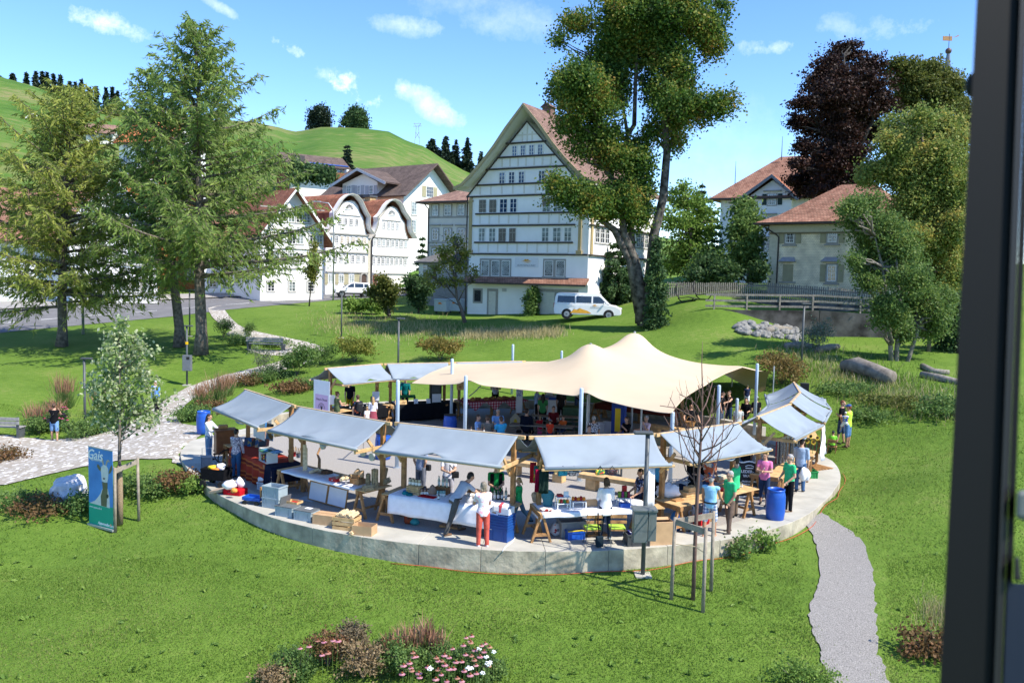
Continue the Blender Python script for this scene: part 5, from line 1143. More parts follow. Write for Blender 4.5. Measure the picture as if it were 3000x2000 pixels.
tn=T('stretch_tent','large cream stretch tent with two peaks over the seating in the plaza','tent',(front[6].x,front[6].y,0))
o_=np.array(tn.location)
Vt=(Cn-o_).reshape(-1,3);ix=np.arange(NU*NV).reshape(NU,NV);Ft=np.stack([ix[:-1,:-1],ix[1:,:-1],ix[1:,1:],ix[:-1,1:]],-1).reshape(-1,4)
cnp=np_mesh('canopy',Vt,Ft,TENTM,tn,smooth=True);q=cnp.modifiers.new('solid','SOLIDIFY');q.thickness=.015;q=cnp.modifiers.new('sub','SUBSURF');q.levels=1;q.render_levels=1
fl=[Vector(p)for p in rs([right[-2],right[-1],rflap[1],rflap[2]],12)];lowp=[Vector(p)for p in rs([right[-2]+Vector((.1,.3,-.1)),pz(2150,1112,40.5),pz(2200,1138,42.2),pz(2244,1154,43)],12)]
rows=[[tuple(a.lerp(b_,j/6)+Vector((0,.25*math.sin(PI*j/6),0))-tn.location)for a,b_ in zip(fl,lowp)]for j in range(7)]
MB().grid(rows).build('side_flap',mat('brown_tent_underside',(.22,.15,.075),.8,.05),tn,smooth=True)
for q,_ in pk:MB().tube([(q.x-o_[0],q.y-o_[1],0),(q.x-o_[0],q.y-o_[1],q.z-.1)],.05,8).build('mast',GALV,tn)
for(px,py,Y)in((2268,1072,41.5),(2145,1108,44),(1722,1156,32),(1880,1190,31)):
 q=pz(px,py,Y);MB().tube([(q.x-o_[0],q.y-o_[1],0 if inplaza(q.x,q.y)else gz(q.x,q.y)),(q.x-o_[0],q.y-o_[1],q.z)],.035,8).build('side_pole',GALV,tn)
# ---- pale blue round posts standing in the plaza
PSTS=[]
for px,py,Y,lab in((1166,1112,29.6,'pale blue steel post left of the black clothed stall'),(1365,1099,31.3,'pale blue steel post at the front left edge of the tent'),(1704,1135,28.3,'pale blue steel post in front of the tent centre, reaching the plaza floor'),
                     (1971,1205,27.6,'short pale blue post behind the bare young tree'),(2107,1127,32,'pale blue post beside the group in black shirts'),(2219,1064,37,'tallest looking pale blue post by the right stalls'),(1325,1050,37.2,'pale blue post behind the left tip of the tent'),(1503,1008,45.3,'pale blue post behind the tent roof, left of its first peak'),(2160,1166,36,'low pale blue post beside the seated woman in black'),(1646,1027,46.4,'pale blue post tip just visible behind the tent roof')):
 q=aty(px,py,Y);t=T('steel_post',lab,'post',(q.x,Y,0),0,'pale blue posts in the plaza');h=q.z
 MB().lathe([(.068,0),(.068,h-.06),(.062,h-.03),(.04,h-.01),(0.01,h)],n=16).build('shaft',STEELB,t,smooth=True);MB().lathe([(.14,0.0),(.14,.02),(.08,.03)],n=16).build('base_plate',GALV,t);PSTS.append(t)
# ---- guy ropes from tent to posts
for a,b_,lab in(((1175,1119,29.6),(1207,1122,36),'left tip'),((1375,1160,31.4),(1408,1130,32.6),'front edge by the left post'),((1706,1155,28.4),(1687,1161,30.6),'front edge by the middle post'),((2100,1130,32),(2069,1130,32.6),'right edge')):
 p0,p1=aty(*a),aty(*b_);tag(MB().tube([p0,(p0+p1)/2-Vector((0,0,.03)),p1],.02,5).build('guy_rope',BLACK),'dark strap tying the tent at its '+lab,'rope','tent tie straps')
# ---- street lamps
def lamp(name,label,px,py_top,Y=None,base=None,H=3.43,arm=1,boxes=()):
 b0=Vector(base)if base is not None else onground(px,Y);t=T(name,label,'lamp post',b0,0,'slim grey park lamps')
 MB().tube([(0,0,-.3),(0,0,H-.06)],.055,12).build('pole',DGREY,t,smooth=True)
 MB().box(-.13,.13+.22*(arm>0),-.1,.1,H-.06,H+.02).build('lamp_head',DGREY,t,bevel=.03)if arm>0 else MB().box(-.35,.13,-.1,.1,H-.06,H+.02).build('lamp_head',DGREY,t,bevel=.03)
 MB().box(-.2,.2,-.2,.2,-.05,.03).build('footing',STONE,t);return t
p=aty(1884,1655,20.72);p.z=gz(p.x,p.y);q=aty(1900,1265,p.y)
l0=lamp('park_lamp','dark grey lamp post with grey switch box standing before the scarf stall',0,0,base=p,H=q.z-p.z,arm=-1)
bx_=MB().box(-.33,-.02+.03,-.44,-.1,.95,1.72).build('switch_box',mat('switchbox_grey',(.15,.17,.165),.5,.08,metal=.2),l0,bevel=.015)
MB().box(.02,.22,-.44,-.1,1.0,1.72).build('door',mat('switchbox_grey',(.1,.1,.1)),bx_,bevel=.01);MB().box(-.36,.24,-.47,-.07,1.72,1.78).build('lid',MATS['switchbox_grey'],bx_,bevel=.01)
lamp('park_lamp','slim grey lamp post among the flowers left of the young tree',250,0,37.6)
l1=lamp('park_lamp','grey lamp post with litter box by the cobbled path',548,0,48.7)
MB().box(-.16,.34,-.3,-.06,.85,1.75).build('litter_box',mat('litter_box_grey',(.17,.18,.2),.5,.06,metal=.3),l1,bevel=.02);MB().box(.08,.26,-.306,-.3,1.5,1.66).build('slot',BLACK,l1);MB().box(-.058,.058,-.06,.06,2.35,2.5).build('yellow_band',paint('E8B400'),l1)
lamp('park_lamp','thin lamp post in the meadow left of the round yellow bush',1000,0,62)
lamp('park_lamp','lamp post behind the rear stalls between two rounded bushes',1166,0,47.5)
lamp('park_lamp','lamp post behind the right hand stalls, next to the rust coloured bush',2349,0,46)
lamp('park_lamp','lamp post half hidden between the two big larch trunks',556,0,63)
def street_light(label,px,Y,top_py,armx):
 b0=onground(px,Y);H=aty(px,top_py,Y).z-b0.z;t=T('street_light',label,'street light',b0,0,'tall grey street lights');s=armx
 MB().tube([(0,0,0),(0,0,H*.8),(.1*s,0,H*.92),(.6*s,0,H*.99),(1.6*s,0,H)],[.1,.09,.08,.07,.05],10).build('pole',GALV,t,smooth=True);MB().box(min(1.4*s,2.4*s),max(1.4*s,2.4*s),-.15,.15,H-.04,H+.1).build('lamp_head',GALV,t,bevel=.04)
street_light('tall street light in front of the bell gabled houses',976,94,593,-1)
street_light('tall street light pole behind the leftmost larch',244,64,560,1)
# ---- log benches on the plaza and long tables under the tent
def log_bench(label,p0,p1,blocks=(.12,.88)):
 p0,p1=Vector(p0),Vector(p1);d=p1-p0;L_=d.length;a=math.atan2(d.y,d.x);t=T('timber_bench',label,'bench',p0,a,'pale timber beam benches')
 MB().box(0,L_,-.2,.2,.36,.5).build('seat',WOODL,t,bevel=.012)
 for f in blocks:MB().box(L_*f-.18,L_*f+.18,-.17,.17,0,.358).build('block_foot',WOODL,t,bevel=.01)
log_bench('pale timber beam bench behind the scarf stall',at(1700,1383,.5).to_3d()*1-Vector((0,0,.5)),at(1890,1412,.5)-Vector((0,0,.5)),(.2,.95))
log_bench('pale timber beam bench between the bottle stall and the scarf stall',at(1490,1345,.5)-Vector((0,0,.5)),at(1660,1370,.5)-Vector((0,0,.5)))
log_bench('pale timber beam bench behind the bare tree stall',at(1905,1242,.5)-Vector((0,0,.5)),at(2050,1262,.5)-Vector((0,0,.5)))
def beer_table(label,x,y,rz,w=2.2):
 t=T('beer_table',label,'table',(x,y,0),rz);MB().box(-w/2,w/2,-.28,.28,.73,.77).build('tabletop',WOODG,t,bevel=.005)
 for sx in(-.75,.75):MB().beam((sx,-.22,0),(sx,.1,.73),.04,.04).beam((sx,.22,0),(sx,-.1,.73),.04,.04).build('leg',DGREY,t)
 for sy,lab in((-.62,'front'),(.62,'rear')):
  q=T('beer_bench',('nearer' if sy<0 else 'farther')+' bench of the '+label.replace('wooden ',''),'bench',(x-math.sin(rz)*sy,y+math.cos(rz)*sy,0),rz)
  MB().box(-w/2,w/2,-.14,.14,.43,.47).build('seat',WOODG,q,bevel=.005)
  for sx in(-.8,.8):MB().box(sx-.02,sx+.02,-.12,.12,0,.43).build('leg',DGREY,q)
 return t
BT=[beer_table('wooden table with four people at the left',-1.3,32.6,-.15),beer_table('wooden table with children at the tent centre',1.3,34.6,-.2,2.6),beer_table('wooden table at the tent centre rear',2.0,37.0,-.1),beer_table('wooden table behind the scarf stall',3.1,29.8,.0),beer_table('wooden table at the right side of the tent',5.2,32.6,.3)]
# ---- park benches with backrest
def park_bench(label,px,Y,w,rz,flip=1):
 b0=onground(px,Y);t=T('park_bench',label,'bench',b0,rz,'grey slatted park benches');m=mat('silvered_bench_wood',(.27,.26,.25),.8,.15,9)
 for j in range(3):MB().box(-w/2,w/2,-.22+j*.16,-.09+j*.16,.42,.46).build('seat_slat',m,t,bevel=.006)
 for j in range(2):MB().box(-w/2,w/2,.27,.31,.58+j*.17,.72+j*.17).build('back_slat',m,t,bevel=.006)
 for sx in(-1,1):MB().box(sx*(w/2-.1)-.05,sx*(w/2-.1)+.05,-.2,.26,0,.42).box(sx*(w/2-.1)-.05,sx*(w/2-.1)+.05,.2,.27,.42,.9).build('leg',DGREY,t)
park_bench('grey slatted park bench where the cobbled path turns back',780,57,2.6,PI-.12)
park_bench('grey slatted park bench cut by the left picture edge',8,37,1.9,PI-.05)
# ---- tall stone block and rocks
def rock(name,label,loc,r,m=None,seed=0,kind='rock',group=None,flat=.8):
 rg=np.random.default_rng(seed);mb=MB().ell((0,0,0),(r[0],r[1],r[2]),18,12);v=[]
 for p in mb.v:
  q=Vector(p);n_=q.normalized();f=1+.14*math.sin(n_.x*3+seed)*math.sin(n_.y*4+seed*2)+.08*math.sin(n_.z*7+n_.x*6+seed)
  v.append(q*f)
 mb.v=[tuple(p)for p in v];o=mb.build(name,m or STONEF,None,smooth=False);o.location=loc;o.rotation_euler=(0,0,seed);return tag(o,label,kind,group)
p=ga(205,1465);rock('boulder','pale round granite boulder among weeds behind the goat banner',(p.x,p.y,p.z+.25),(.62,.5,.55),mat('pale_granite',(.52,.52,.54),.85,.2,5,bump=.5,bscale=20),2,'rock')
p=ga(698,985);rock('stone_block','long pale stone block beside the park bench',(p.x,p.y,p.z+.15),(.9,.35,.32),STONE,3,'rock')
RUB=mat('rubble_stone',(.2,.2,.19),.9,.25,3,bump=.4,bscale=15)
for i in range(70):
 f=random.random();px=2160+f*185+random.uniform(-12,12);py=948+f*22+random.uniform(-5,26+12*f)
 p=ga(px,py);s_=random.uniform(.14,.34);o=rock('rubble_stone','grey broken stone of the rubble heap below the old retaining wall',(p.x,p.y,p.z+s_*.3),(s_*1.25,s_,s_*.7),RUB,i,'rock','rubble stones below the retaining wall')
for lab,pts,r in(('weathered driftwood trunk lying on the rubble heap',((2245,978),(2270,968),(2315,972)),.22),('long grey log lying in the rough grass before the small spruce',((2302,1020),(2350,1018),(2380,1022)),.2),('twisted grey log on the slope below the retaining wall',((2395,1032),(2430,1024),(2455,1022)),.2),('fallen pale trunk at the right edge of the slope',((2700,1105),(2750,1115),(2810,1127)),.18),('upper fallen branch at the right edge of the slope',((2702,1078),(2735,1095),(2780,1098)),.16)):
 P_=[ga(*q)+Vector((0,0,r*.7))for q in pts];o=MB().tube(P_,[r,r*1.1,r*.8],10).build('fallen_log',WOODG,smooth=True);tag(o,lab,'log')
P_=[ga(2470,1090)+Vector((0,0,.3)),ga(2510,1098)+Vector((0,0,.5)),ga(2560,1115)+Vector((0,0,.45)),ga(2608,1132)+Vector((0,0,.4))]
lg=MB().tube(P_,[.3,.42,.38,.36],14).build('hollow_log',mat('old_grey_trunk',(.2,.175,.145),.95,.35,3,bump=1,bscale=10),smooth=True);tag(lg,'huge hollow grey tree trunk lying in the rough grass on the right slope','log')
# ---- retaining wall, rails and picket fence on the right terrace
CONC=mat('stained_concrete',(.06,.055,.05),.95,.5,.9,bump=.4,bscale=8,col2=(.17,.16,.15))
w0,w1,w2=aty(2092,905,59),aty(2400,908,58.2),aty(2830,935,56)
mb=MB()
for a,b_ in((w0,w1),(w1,w2)):
 mb.beam((a.x,a.y,a.z-1.6),(b_.x,b_.y,b_.z-1.6),.35,3.1)
rw=mb.build('retaining_wall',CONC);tag(rw,'dark stained concrete retaining wall below the terrace of the cream house','wall')
for i in range(5):
 q=w0.lerp(w1,.1+i*.2)
mb=MB();t=T('rail_fence','weathered two rail fence along the top of the retaining wall','fence',(w0.x,w0.y,w0.z))
for i in range(6):
 q=(w0.lerp(w1,i/3.2)if i<=3 else w1.lerp(w2,(i-3.2)/2.8))-w0;MB().box(q.x-.05,q.x+.05,q.y-.05,q.y+.05,q.z-.1,q.z+.95).build('post',WOODG,t)
for h in(.2,.58,.98):
 m=MB().beam((-.6,.06,h),(w1.x-w0.x,w1.y-w0.y+.06,w1.z-w0.z+h),.06,.14);m.beam((w1.x-w0.x,w1.y-w0.y+.06,w1.z-w0.z+h),(w2.x-w0.x,w2.y-w0.y+.06,w2.z-w0.z+h),.06,.14);m.build('rail',WOODG,t)
a,b_,c_=onground(1955,66),onground(2250,66.5),onground(2560,62)
t=T('picket_fence','grey brown picket fence in front of the cream house','fence',a);mb=MB()
for s0,s1 in((a,b_),(b_,c_)):
 n=int((s1-s0).length/.16)
 for i in range(n):
  q=s0.lerp(s1,i/n)-a;h=1.25+random.uniform(-.04,.04);mb.box(q.x-.045,q.x+.045,q.y-.015,q.y+.015,q.z-.4,q.z+h)
o=mb.build('pickets',WOODG,t);o['kind']='stuff'
for h in(.35,1.0):MB().beam((0,.05,h),tuple(b_-a+Vector((0,.05,h))),.04,.08).beam(tuple(b_-a+Vector((0,.05,h))),tuple(c_-a+Vector((0,.05,h))),.04,.08).build('rail',WOODG,t)
mb=MB();mb.beam((b_.x-3,b_.y-.9,b_.z-.3),(c_.x,c_.y-.9,c_.z-.2),.3,.7);tag(mb.build('garden_wall',CONC),'low mossy wall at the foot of the picket fence','wall')
for px,lab in((2003,'left black curved lounger on the lawn by the picket fence'),(2055,'right black curved lounger on the lawn by the picket fence')):
 b0=onground(px,62.5);t=T('sun_lounger',lab,'lounger',b0,-.3)
 pr=[(-.5,1.35),(-.62,1.0),(-.55,.6),(-.3,.32),(0,.35),(.3,.42),(.6,.36),(1.0,.3)]
 MB().grid([[(x,y,z)for x,z in pr]for y in(-.3,0,.3)]).build('seat_shell',BLACK,t,smooth=True,solid=.05)
 MB().tube([(-.4,0,.3),(-.1,0,.02),(.5,0,.02),(.7,0,.32)],.04,8).build('base',BLACK,t)
# ------------------------------------------------------------------ people
SKIN=mat('skin',(.52,.3,.2),.55,.08,8,spec=.35);SKINT=mat('tanned_skin',(.42,.22,.135),.55,.08,8,spec=.35)
def hairm(n,c):return mat('hair_'+n,c,.6,.3,25,bump=.4,bscale=60,spec=.4)
HB,HK,HG,HL,HR,HD=hairm('brown',(.07,.035,.018)),hairm('black',(.012,.01,.01)),hairm('grey',(.33,.32,.31)),hairm('blond',(.36,.24,.11)),hairm('auburn',(.17,.055,.02)),hairm('dark',(.03,.017,.012))
def printed(name,base,spots,scale,thr=.5):
 m=cloth(base);m2=mat('print_'+name,rgb(base),.9,.05)
 n,l=m2.node_tree.nodes,m2.node_tree.links;g=n.new('ShaderNodeNewGeometry');v=n.new('ShaderNodeTexVoronoi');v.inputs['Scale'].default_value=scale;l.new(g.outputs['Position'],v.inputs['Vector'])
 r=n.new('ShaderNodeValToRGB');r.color_ramp.interpolation='CONSTANT';e=r.color_ramp.elements;e[0].color=(*rgb(spots[0]),1);e[1].position=thr;e[1].color=(*rgb(base),1)
 for i,s in enumerate(spots[1:]):q=e.new(thr*(i+1)/len(spots));q.color=(*rgb(s),1)
 sp=n.new('ShaderNodeSeparateColor');l.new(v.outputs['Color'],sp.inputs[0]);l.new(sp.outputs[0],r.inputs[0]);l.new(r.outputs[0],n['Principled BSDF'].inputs['Base Color']);return m2
def checked(name,c1,c2,c3,s):
 m2=mat('check_'+name,rgb(c1),.9,.05);n,l=m2.node_tree.nodes,m2.node_tree.links;g=n.new('ShaderNodeTexCoord')
 out=None;sp=n.new('ShaderNodeSeparateXYZ');l.new(g.outputs['Object'],sp.inputs[0])
 for i in(0,2):
  a=n.new('ShaderNodeMath');a.operation='MULTIPLY';a.inputs[1].default_value=s;l.new(sp.outputs[i],a.inputs[0]);f=n.new('ShaderNodeMath');f.operation='PINGPONG';f.inputs[1].default_value=1;l.new(a.outputs[0],f.inputs[0])
  c=n.new('ShaderNodeMath');c.operation='GREATER_THAN';c.inputs[1].default_value=.5;l.new(f.outputs[0],c.inputs[0]);out=c.outputs[0]if out is None else(out,c.outputs[0])
 ad=n.new('ShaderNodeMath');ad.operation='ADD';l.new(out[0],ad.inputs[0]);l.new(out[1],ad.inputs[1]);hf=n.new('ShaderNodeMath');hf.operation='MULTIPLY';hf.inputs[1].default_value=.5;l.new(ad.outputs[0],hf.inputs[0])
 r=n.new('ShaderNodeValToRGB');e=r.color_ramp.elements;e[0].color=(*rgb(c1),1);e[1].color=(*rgb(c3),1);q=e.new(.5);q.color=(*rgb(c2),1)
 r.color_ramp.interpolation='CONSTANT';e[1].position=.3;e[2].position=.8;l.new(hf.outputs[0],r.inputs[0]);l.new(r.outputs[0],n['Principled BSDF'].inputs['Base Color']);return m2
def cap_(mb,p0,p1,r0,r1,n=10):
 p0,p1=Vector(p0),Vector(p1);d=p1-p0
 if d.length<1e-5:d=Vector((0,0,.001))
 u=d.normalized();pts,rad=[],[]
 for a in(-80,-45,0):pts.append(p0+u*r0*math.sin(math.radians(a)));rad.append(r0*math.cos(math.radians(a)))
 for a in(0,45,80):pts.append(p1+u*r1*math.sin(math.radians(a)));rad.append(r1*math.cos(math.radians(a)))
 mb.tube(pts,rad,n)
def person(label,loc,h=1.7,yaw=0.,top=None,sleeve=.5,legs=None,leg=1.,hair=HB,style='short',shoe=None,lean=0.,arms=((.1,.12,.15),(.1,.12,.15)),lg=((.0,.0),(.0,.0)),sit=None,female=False,skin=SKIN,spread=.05,cap=None,skirt=None,belly=0.,hem=-.05,vox=.013,headturn=0.,headpitch=.1,extras=None,group=None,stoop=0.):
 x,y,z=loc;r=T('person',label,'person',(x,y,z),yaw,group);H=h
 k=.047 if female else .05
 f=Vector((0,-math.sin(lean),math.cos(lean)));fw=Vector((0,-math.cos(lean),-math.sin(lean)))
 # legs
 th,shn=.245*H,.245*H;feet=[]
 def legpts(i):
  s=1 if i==0 else-1;p,kn=lg[i];hp=Vector((s*.052*H,0,0));kk=hp+Vector((s*spread*.5,-math.sin(p),-math.cos(p))).normalized()*th
  an=kk+Vector((s*spread*.3,-math.sin(p-kn),-math.cos(p-kn))).normalized()*shn;return hp,kk,an
 LP=[legpts(0),legpts(1)];low=min(q[2].z for q in LP)
 pz_=(sit+.075*H)if sit is not None else-low+.04*H
 P0=Vector((0,0,pz_));LP=[[P0+q for q in L_]for L_ in LP]
 W_=.93 if female else 1.0
 rings=[(-.075,.05,.045),(-.045,.082,.06),(0,.097 if female else .092,.064),(.045,.086 if female else .088,.058+belly*.6),(.095,.072 if female else .085,.052+belly),(.17,.085*W_,.06+belly*.4),(.235,.1*W_,.064 if female else .062),(.275,.093*W_,.052),(.298,.06*W_,.042),(.312,.036,.035)]
 def at_(t):return P0+f*(t*H)+Vector((0,-stoop*max(0,t)**2*H,0))
 def torso(mb,t0,t1,inf,flare=0):
  rs_=[q for q in rings if t0-1e-6<=q[0]<=t1+1e-6]
  if not rs_ or rs_[0][0]>t0+.004:
   rs_=[(t0,np.interp(t0,[q[0]for q in rings],[q[1]for q in rings]),np.interp(t0,[q[0]for q in rings],[q[2]for q in rings]))]+rs_
  R_s=[]
  for j,(t,a,b)in enumerate(rs_):
   c=at_(t);e=inf+(flare if j==0 else 0)
   R_s.append([c+Vector((math.cos(w)*(a*H+e),0,0))+fw*(math.sin(w)*(b*H+e))for w in np.linspace(0,2*PI,18,endpoint=False)])
  n=18;mb.add([v for q in R_s for v in q],[(i*n+k_,i*n+(k_+1)%n,(i+1)*n+(k_+1)%n,(i+1)*n+k_)for i in range(len(R_s)-1)for k_ in range(n)]+[tuple(range(n-1,-1,-1)),tuple(range((len(R_s)-1)*n,len(R_s)*n))])
 AP=[]
 for i in(0,1):
  s=1 if i==0 else-1;a,ab,e=arms[i][:3];inw=arms[i][3]if len(arms[i])>3 else .1
  sh=at_(.268)+Vector((s*.108*H*W_,0,0));up_=Vector((s*math.sin(ab),-math.sin(a)*math.cos(ab),-math.cos(a)*math.cos(ab)));el=sh+up_*.165*H
  fa=Vector((-s*inw,-math.sin(a+e),-math.cos(a+e))).normalized();wr=el+fa*.145*H;AP.append((sh,el,wr,fa,s))
 body=MB();torso(body,-.075,.312,0)
 hc=at_(.312)+Vector((0,-.012*H-math.sin(lean)*.07*H,.085*H*(1-.25*abs(math.sin(lean)))))
 HM=Matrix.Rotation(headturn,3,'Z')@Matrix.Rotation(headpitch+lean*.45,3,'X')
 hv=lambda x_,y_,z_:hc+HM@Vector((x_*H,y_*H,z_*H))
 cap_(body,at_(.295),hc+Vector((0,.004*H,-.03*H)),.036*H,.031*H)
 body.ell(hc+HM@Vector((0,.004*H,.008*H)),(.043*H,.053*H,.056*H),14,10,0,HM.to_3x3());body.ell(hv(0,-.014,-.03),(.032*H,.036*H,.036*H),12,8,0,HM)
 cap_(body,hv(0,-.05,.008),hv(0,-.061,-.012),.0055*H,.009*H,8);cap_(body,hv(-.02,-.046,.012),hv(.02,-.046,.012),.007*H,.007*H,6);cap_(body,hv(-.012,-.047,-.033),hv(.012,-.047,-.033),.0065*H,.0065*H,6)
 for s in(-1,1):body.ell(hv(s*.045,.006,0),(.006*H,.012*H,.018*H),8,6,0,HM)
 for sh,el,wr,fa,s in AP:
  cap_(body,sh,el,.031*H*W_,.024*H);cap_(body,el,wr,.0245*H,.0155*H)
  w=fa.cross(Vector((s,0,.15)));w=w.normalized()if w.length>.1 else Vector((0,0,1));nrm=fa.cross(w).normalized()
  pm=wr+fa*.028*H;hm=Matrix((w,fa,nrm)).transposed();body.ell(pm,(.021*H,.03*H,.011*H),10,8,0,hm)
  for j in range(4):
   o=wr+fa*.052*H+w*((j-1.5)*.0105*H);ln=(.036,.043,.041,.031)[j]*H;m1=o+fa*ln*.55-nrm*s*.006*H;m2=m1+fa*ln*.35-nrm*s*.016*H
   rr=max(.0052*H,vox*.62);cap_(body,o,m1,rr,rr,6);cap_(body,m1,m2,rr,rr*.9,6)
  o=wr+fa*.018*H-w*.018*H;m1=o-w*.018*H+fa*.018*H;rr=max(.006*H,vox*.65);cap_(body,o,m1,rr,rr,6);cap_(body,m1,m1+fa*.022*H-w*.004*H,rr,rr*.85,6)
 for hp,kk,an in LP:
  cap_(body,hp,kk,.05*H,.034*H);cap_(body,kk,an,.034*H,.019*H);cap_(body,kk.lerp(an,.15)+Vector((0,.008*H,0)),kk.lerp(an,.45)+Vector((0,.01*H,0)),.03*H,.026*H)
  if shoe is None or shoe=='bare':cap_(body,an+Vector((0,.01*H,-.022*H)),an+Vector((0,-.09*H,-.028*H)),.019*H,.014*H)
 body.build('body',skin,r,smooth=True,remesh=vox)
 if top is not None:
  mb=MB();torso(mb,hem,.298,.014,.008)
  for sh,el,wr,fa,s in AP:
   cap_(mb,at_(.262),sh,.04*H,.037*H)
   if sleeve>0:
    e1=sh.lerp(el,min(1,sleeve*1.15));cap_(mb,sh,e1,.036*H,.033*H)
    if sleeve>.9:cap_(mb,el,el.lerp(wr,min(1,(sleeve-.5)*1.7)),.031*H,.024*H)
   else:mb.ell(sh.lerp(at_(.25),.35),.03*H,8,6)
  mb.build('shirt',top,r,smooth=True,remesh=max(.015,vox))
 if skirt is not None:
  mb=MB();torso(mb,-.06,.06,.012);c=at_(.02);mb.lathe([(.1*H,0),(.115*H,-.06*H),(.15*H,-.24*H),(.14*H,-.24*H)],c,18,sy=.8);mb.build('skirt',skirt,r,smooth=True,remesh=.016)
 if legs is not None:
  mb=MB();torso(mb,-.075,.05,.011)
  for hp,kk,an in LP:
   e=hp.lerp(kk,min(1,leg*2));ww=.012 if leg>.9 else .02;cap_(mb,hp,e,.053*H+.004,.038*H+ww)
   if leg>.55:cap_(mb,kk,kk.lerp(an,min(1,(leg-.5)*2)*.97),.036*H+.008,.026*H+.012)
  mb.build('trousers' if leg>.6 else 'shorts',legs,r,smooth=True,remesh=max(.015,vox))
 if shoe not in(None,'bare'):
  for(hp,kk,an)in LP:
   mb=MB();cap_(mb,an+Vector((0,.018*H,-.016*H)),an+Vector((0,-.085*H,-.024*H)),.024*H,.019*H);cap_(mb,an,an+Vector((0,.004,-.02*H)),.023*H,.024*H);mb.build('shoe',shoe,r,smooth=True,remesh=.012)
 if style!='bald' or cap:
  mb=MB();X_=lambda*a:hv(*a)
  mb.ell(X_(0,.011,.019),(.0465*H,.0535*H,.053*H),14,10,0,HM);mb.ell(X_(0,.028,-.008),(.041*H,.034*H,.042*H),12,8,0,HM)
  if style=='long':
   cap_(mb,X_(0,.036,.0),at_(.25)+Vector((0,.06*H,0)),.04*H,.036*H);cap_(mb,X_(.035,.015,-.01),at_(.27)+Vector((.05*H,.03*H,0)),.018*H,.016*H);cap_(mb,X_(-.035,.015,-.01),at_(.27)+Vector((-.05*H,.03*H,0)),.018*H,.016*H)
  if style=='bob':
   for sx in(-1,0,1):cap_(mb,X_(sx*.033,.025-.008*abs(sx),0),X_(sx*.036,.03,-.062),.02*H,.019*H)
  if style=='pony':cap_(mb,X_(0,.055,.01),X_(0,.075,-.08),.014*H,.012*H)
  if style=='bun':mb.ell(X_(0,.055,.045),.025*H,10,8)
  if style=='curly':
   for q in unit(16):mb.ell(X_(q[0]*.042,.014+abs(q[1])*.045,.014+q[2]*.045),.017*H,8,6)
  mb.build('hair',hair,r,smooth=True,remesh=.011)
 if cap is not None:
  mb=MB();mb.ell(hv(0,.006,.03),(.051*H,.058*H,.042*H),14,8,0,HM);cap_(mb,hv(-.02,-.055,.028),hv(.02,-.055,.028),.02*H,.02*H);mb.ell(hv(0,-.07,.022),(.04*H,.035*H,.007*H),12,6,0,HM);mb.build('cap',cap,r,smooth=True,remesh=.011)
 mb=MB()
 for s in(-1,1):mb.ell(hv(s*.0175,-.0478,.0015),.0055*H,8,6)
 mb.build('eyes',BLACK,r)
 if extras:extras(r,at_,AP,hv,LP,H)
 return r
def bag(m,side=-1,z=.0,strap=True):
 def fn(r,at_,AP,hv,LP,H):
  c=at_(z)+Vector((side*.12*H,-.03*H,0));b_=MB().box(c.x-.11,c.x+.11,c.y-.06,c.y+.06,c.z-.1,c.z+.09).build('shoulder_bag',m,r,bevel=.03)
  if strap:MB().tube([c+Vector((0,0,.08)),at_(.15)+Vector((side*.06*H,-.085*H,0)),at_(.29)+Vector((-side*.055*H,-.03*H,.012)),at_(.2)+Vector((-side*.0*H,.085*H,0)),c+Vector((0,.06,.08))],.013,6).build('strap',m,r)
 return fn
def pack(m):
 def fn(r,at_,AP,hv,LP,H):
  c=at_(.16)+Vector((0,.12*H,0));MB().box(c.x-.13,c.x+.13,c.y-.07,c.y+.08,c.z-.2,c.z+.2).build('backpack',m,r,bevel=.05)
  for s in(-1,1):MB().tube([c+Vector((s*.08,-.04,.18)),at_(.29)+Vector((s*.055*H,-.02*H,.016)),at_(.2)+Vector((s*.055*H,-.085*H,0)),c+Vector((s*.1,-.04,-.16))],.018,6).build('strap',m,r)
 return fn
def belt(m):
 return lambda r,at_,AP,hv,LP,H:MB().lathe([(.1*H+.012,-.018),(.1*H+.016,-.018),(.1*H+.016,.018),(.1*H+.012,.018)],at_(.035),20,sy=.76).build('belt',m,r)
JEAN=cloth('2F4258',var=.2);JEAND=cloth('1F2C40');JEANL=cloth('6F8FB0');BLK=cloth('15161A');GRYJ=cloth('55534F',var=.2);GREEN=cloth('3DBE80');GREEN2=cloth('2FA862');WHT=cloth('DCDDE4',var=.05);SHOEK=mat('dark_shoe',(.02,.018,.017),.5,.2);SHOEB=mat('brown_shoe',(.14,.08,.045),.6,.2);SHOEW=mat('pale_shoe',(.55,.5,.5),.7,.1)
V8=.0105
fwd=lambda a=.7,e=1.0,ab=.12,i=.15:(a,ab,e,i)
hang=(.08,.1,.18,.05)
P_=at
person('woman in white blouse and wide pale blue trousers turning the barrel organ crank',P_(612,1347),1.68,1.45,WHT,1.,JEANL,1.,HD,'long',SHOEK,female=True,arms=(fwd(.75,.5),fwd(.6,.7)),vox=V8)
person('woman with short black hair, floral blouse and blue jeans at the red cloth',P_(692,1399),1.63,PI-.3,printed('floral_grey','9A93A0',('C9BFC6','6E6676','D9CFD6'),28,.55),1.,cloth('35587C'),1.,HK,'short',SHOEK,female=True,arms=((.45,.2,.5,.0),(.1,.2,.2,0)),headpitch=.3,vox=V8)
person('person in blue shirt and blue shorts behind the painting stall',P_(768,1290),1.7,.6,cloth('4C8FBF'),.5,cloth('39658C'),.45,HB,'short',cloth('1C5DA0'),lg=((.35,.2),(-.3,.1)))
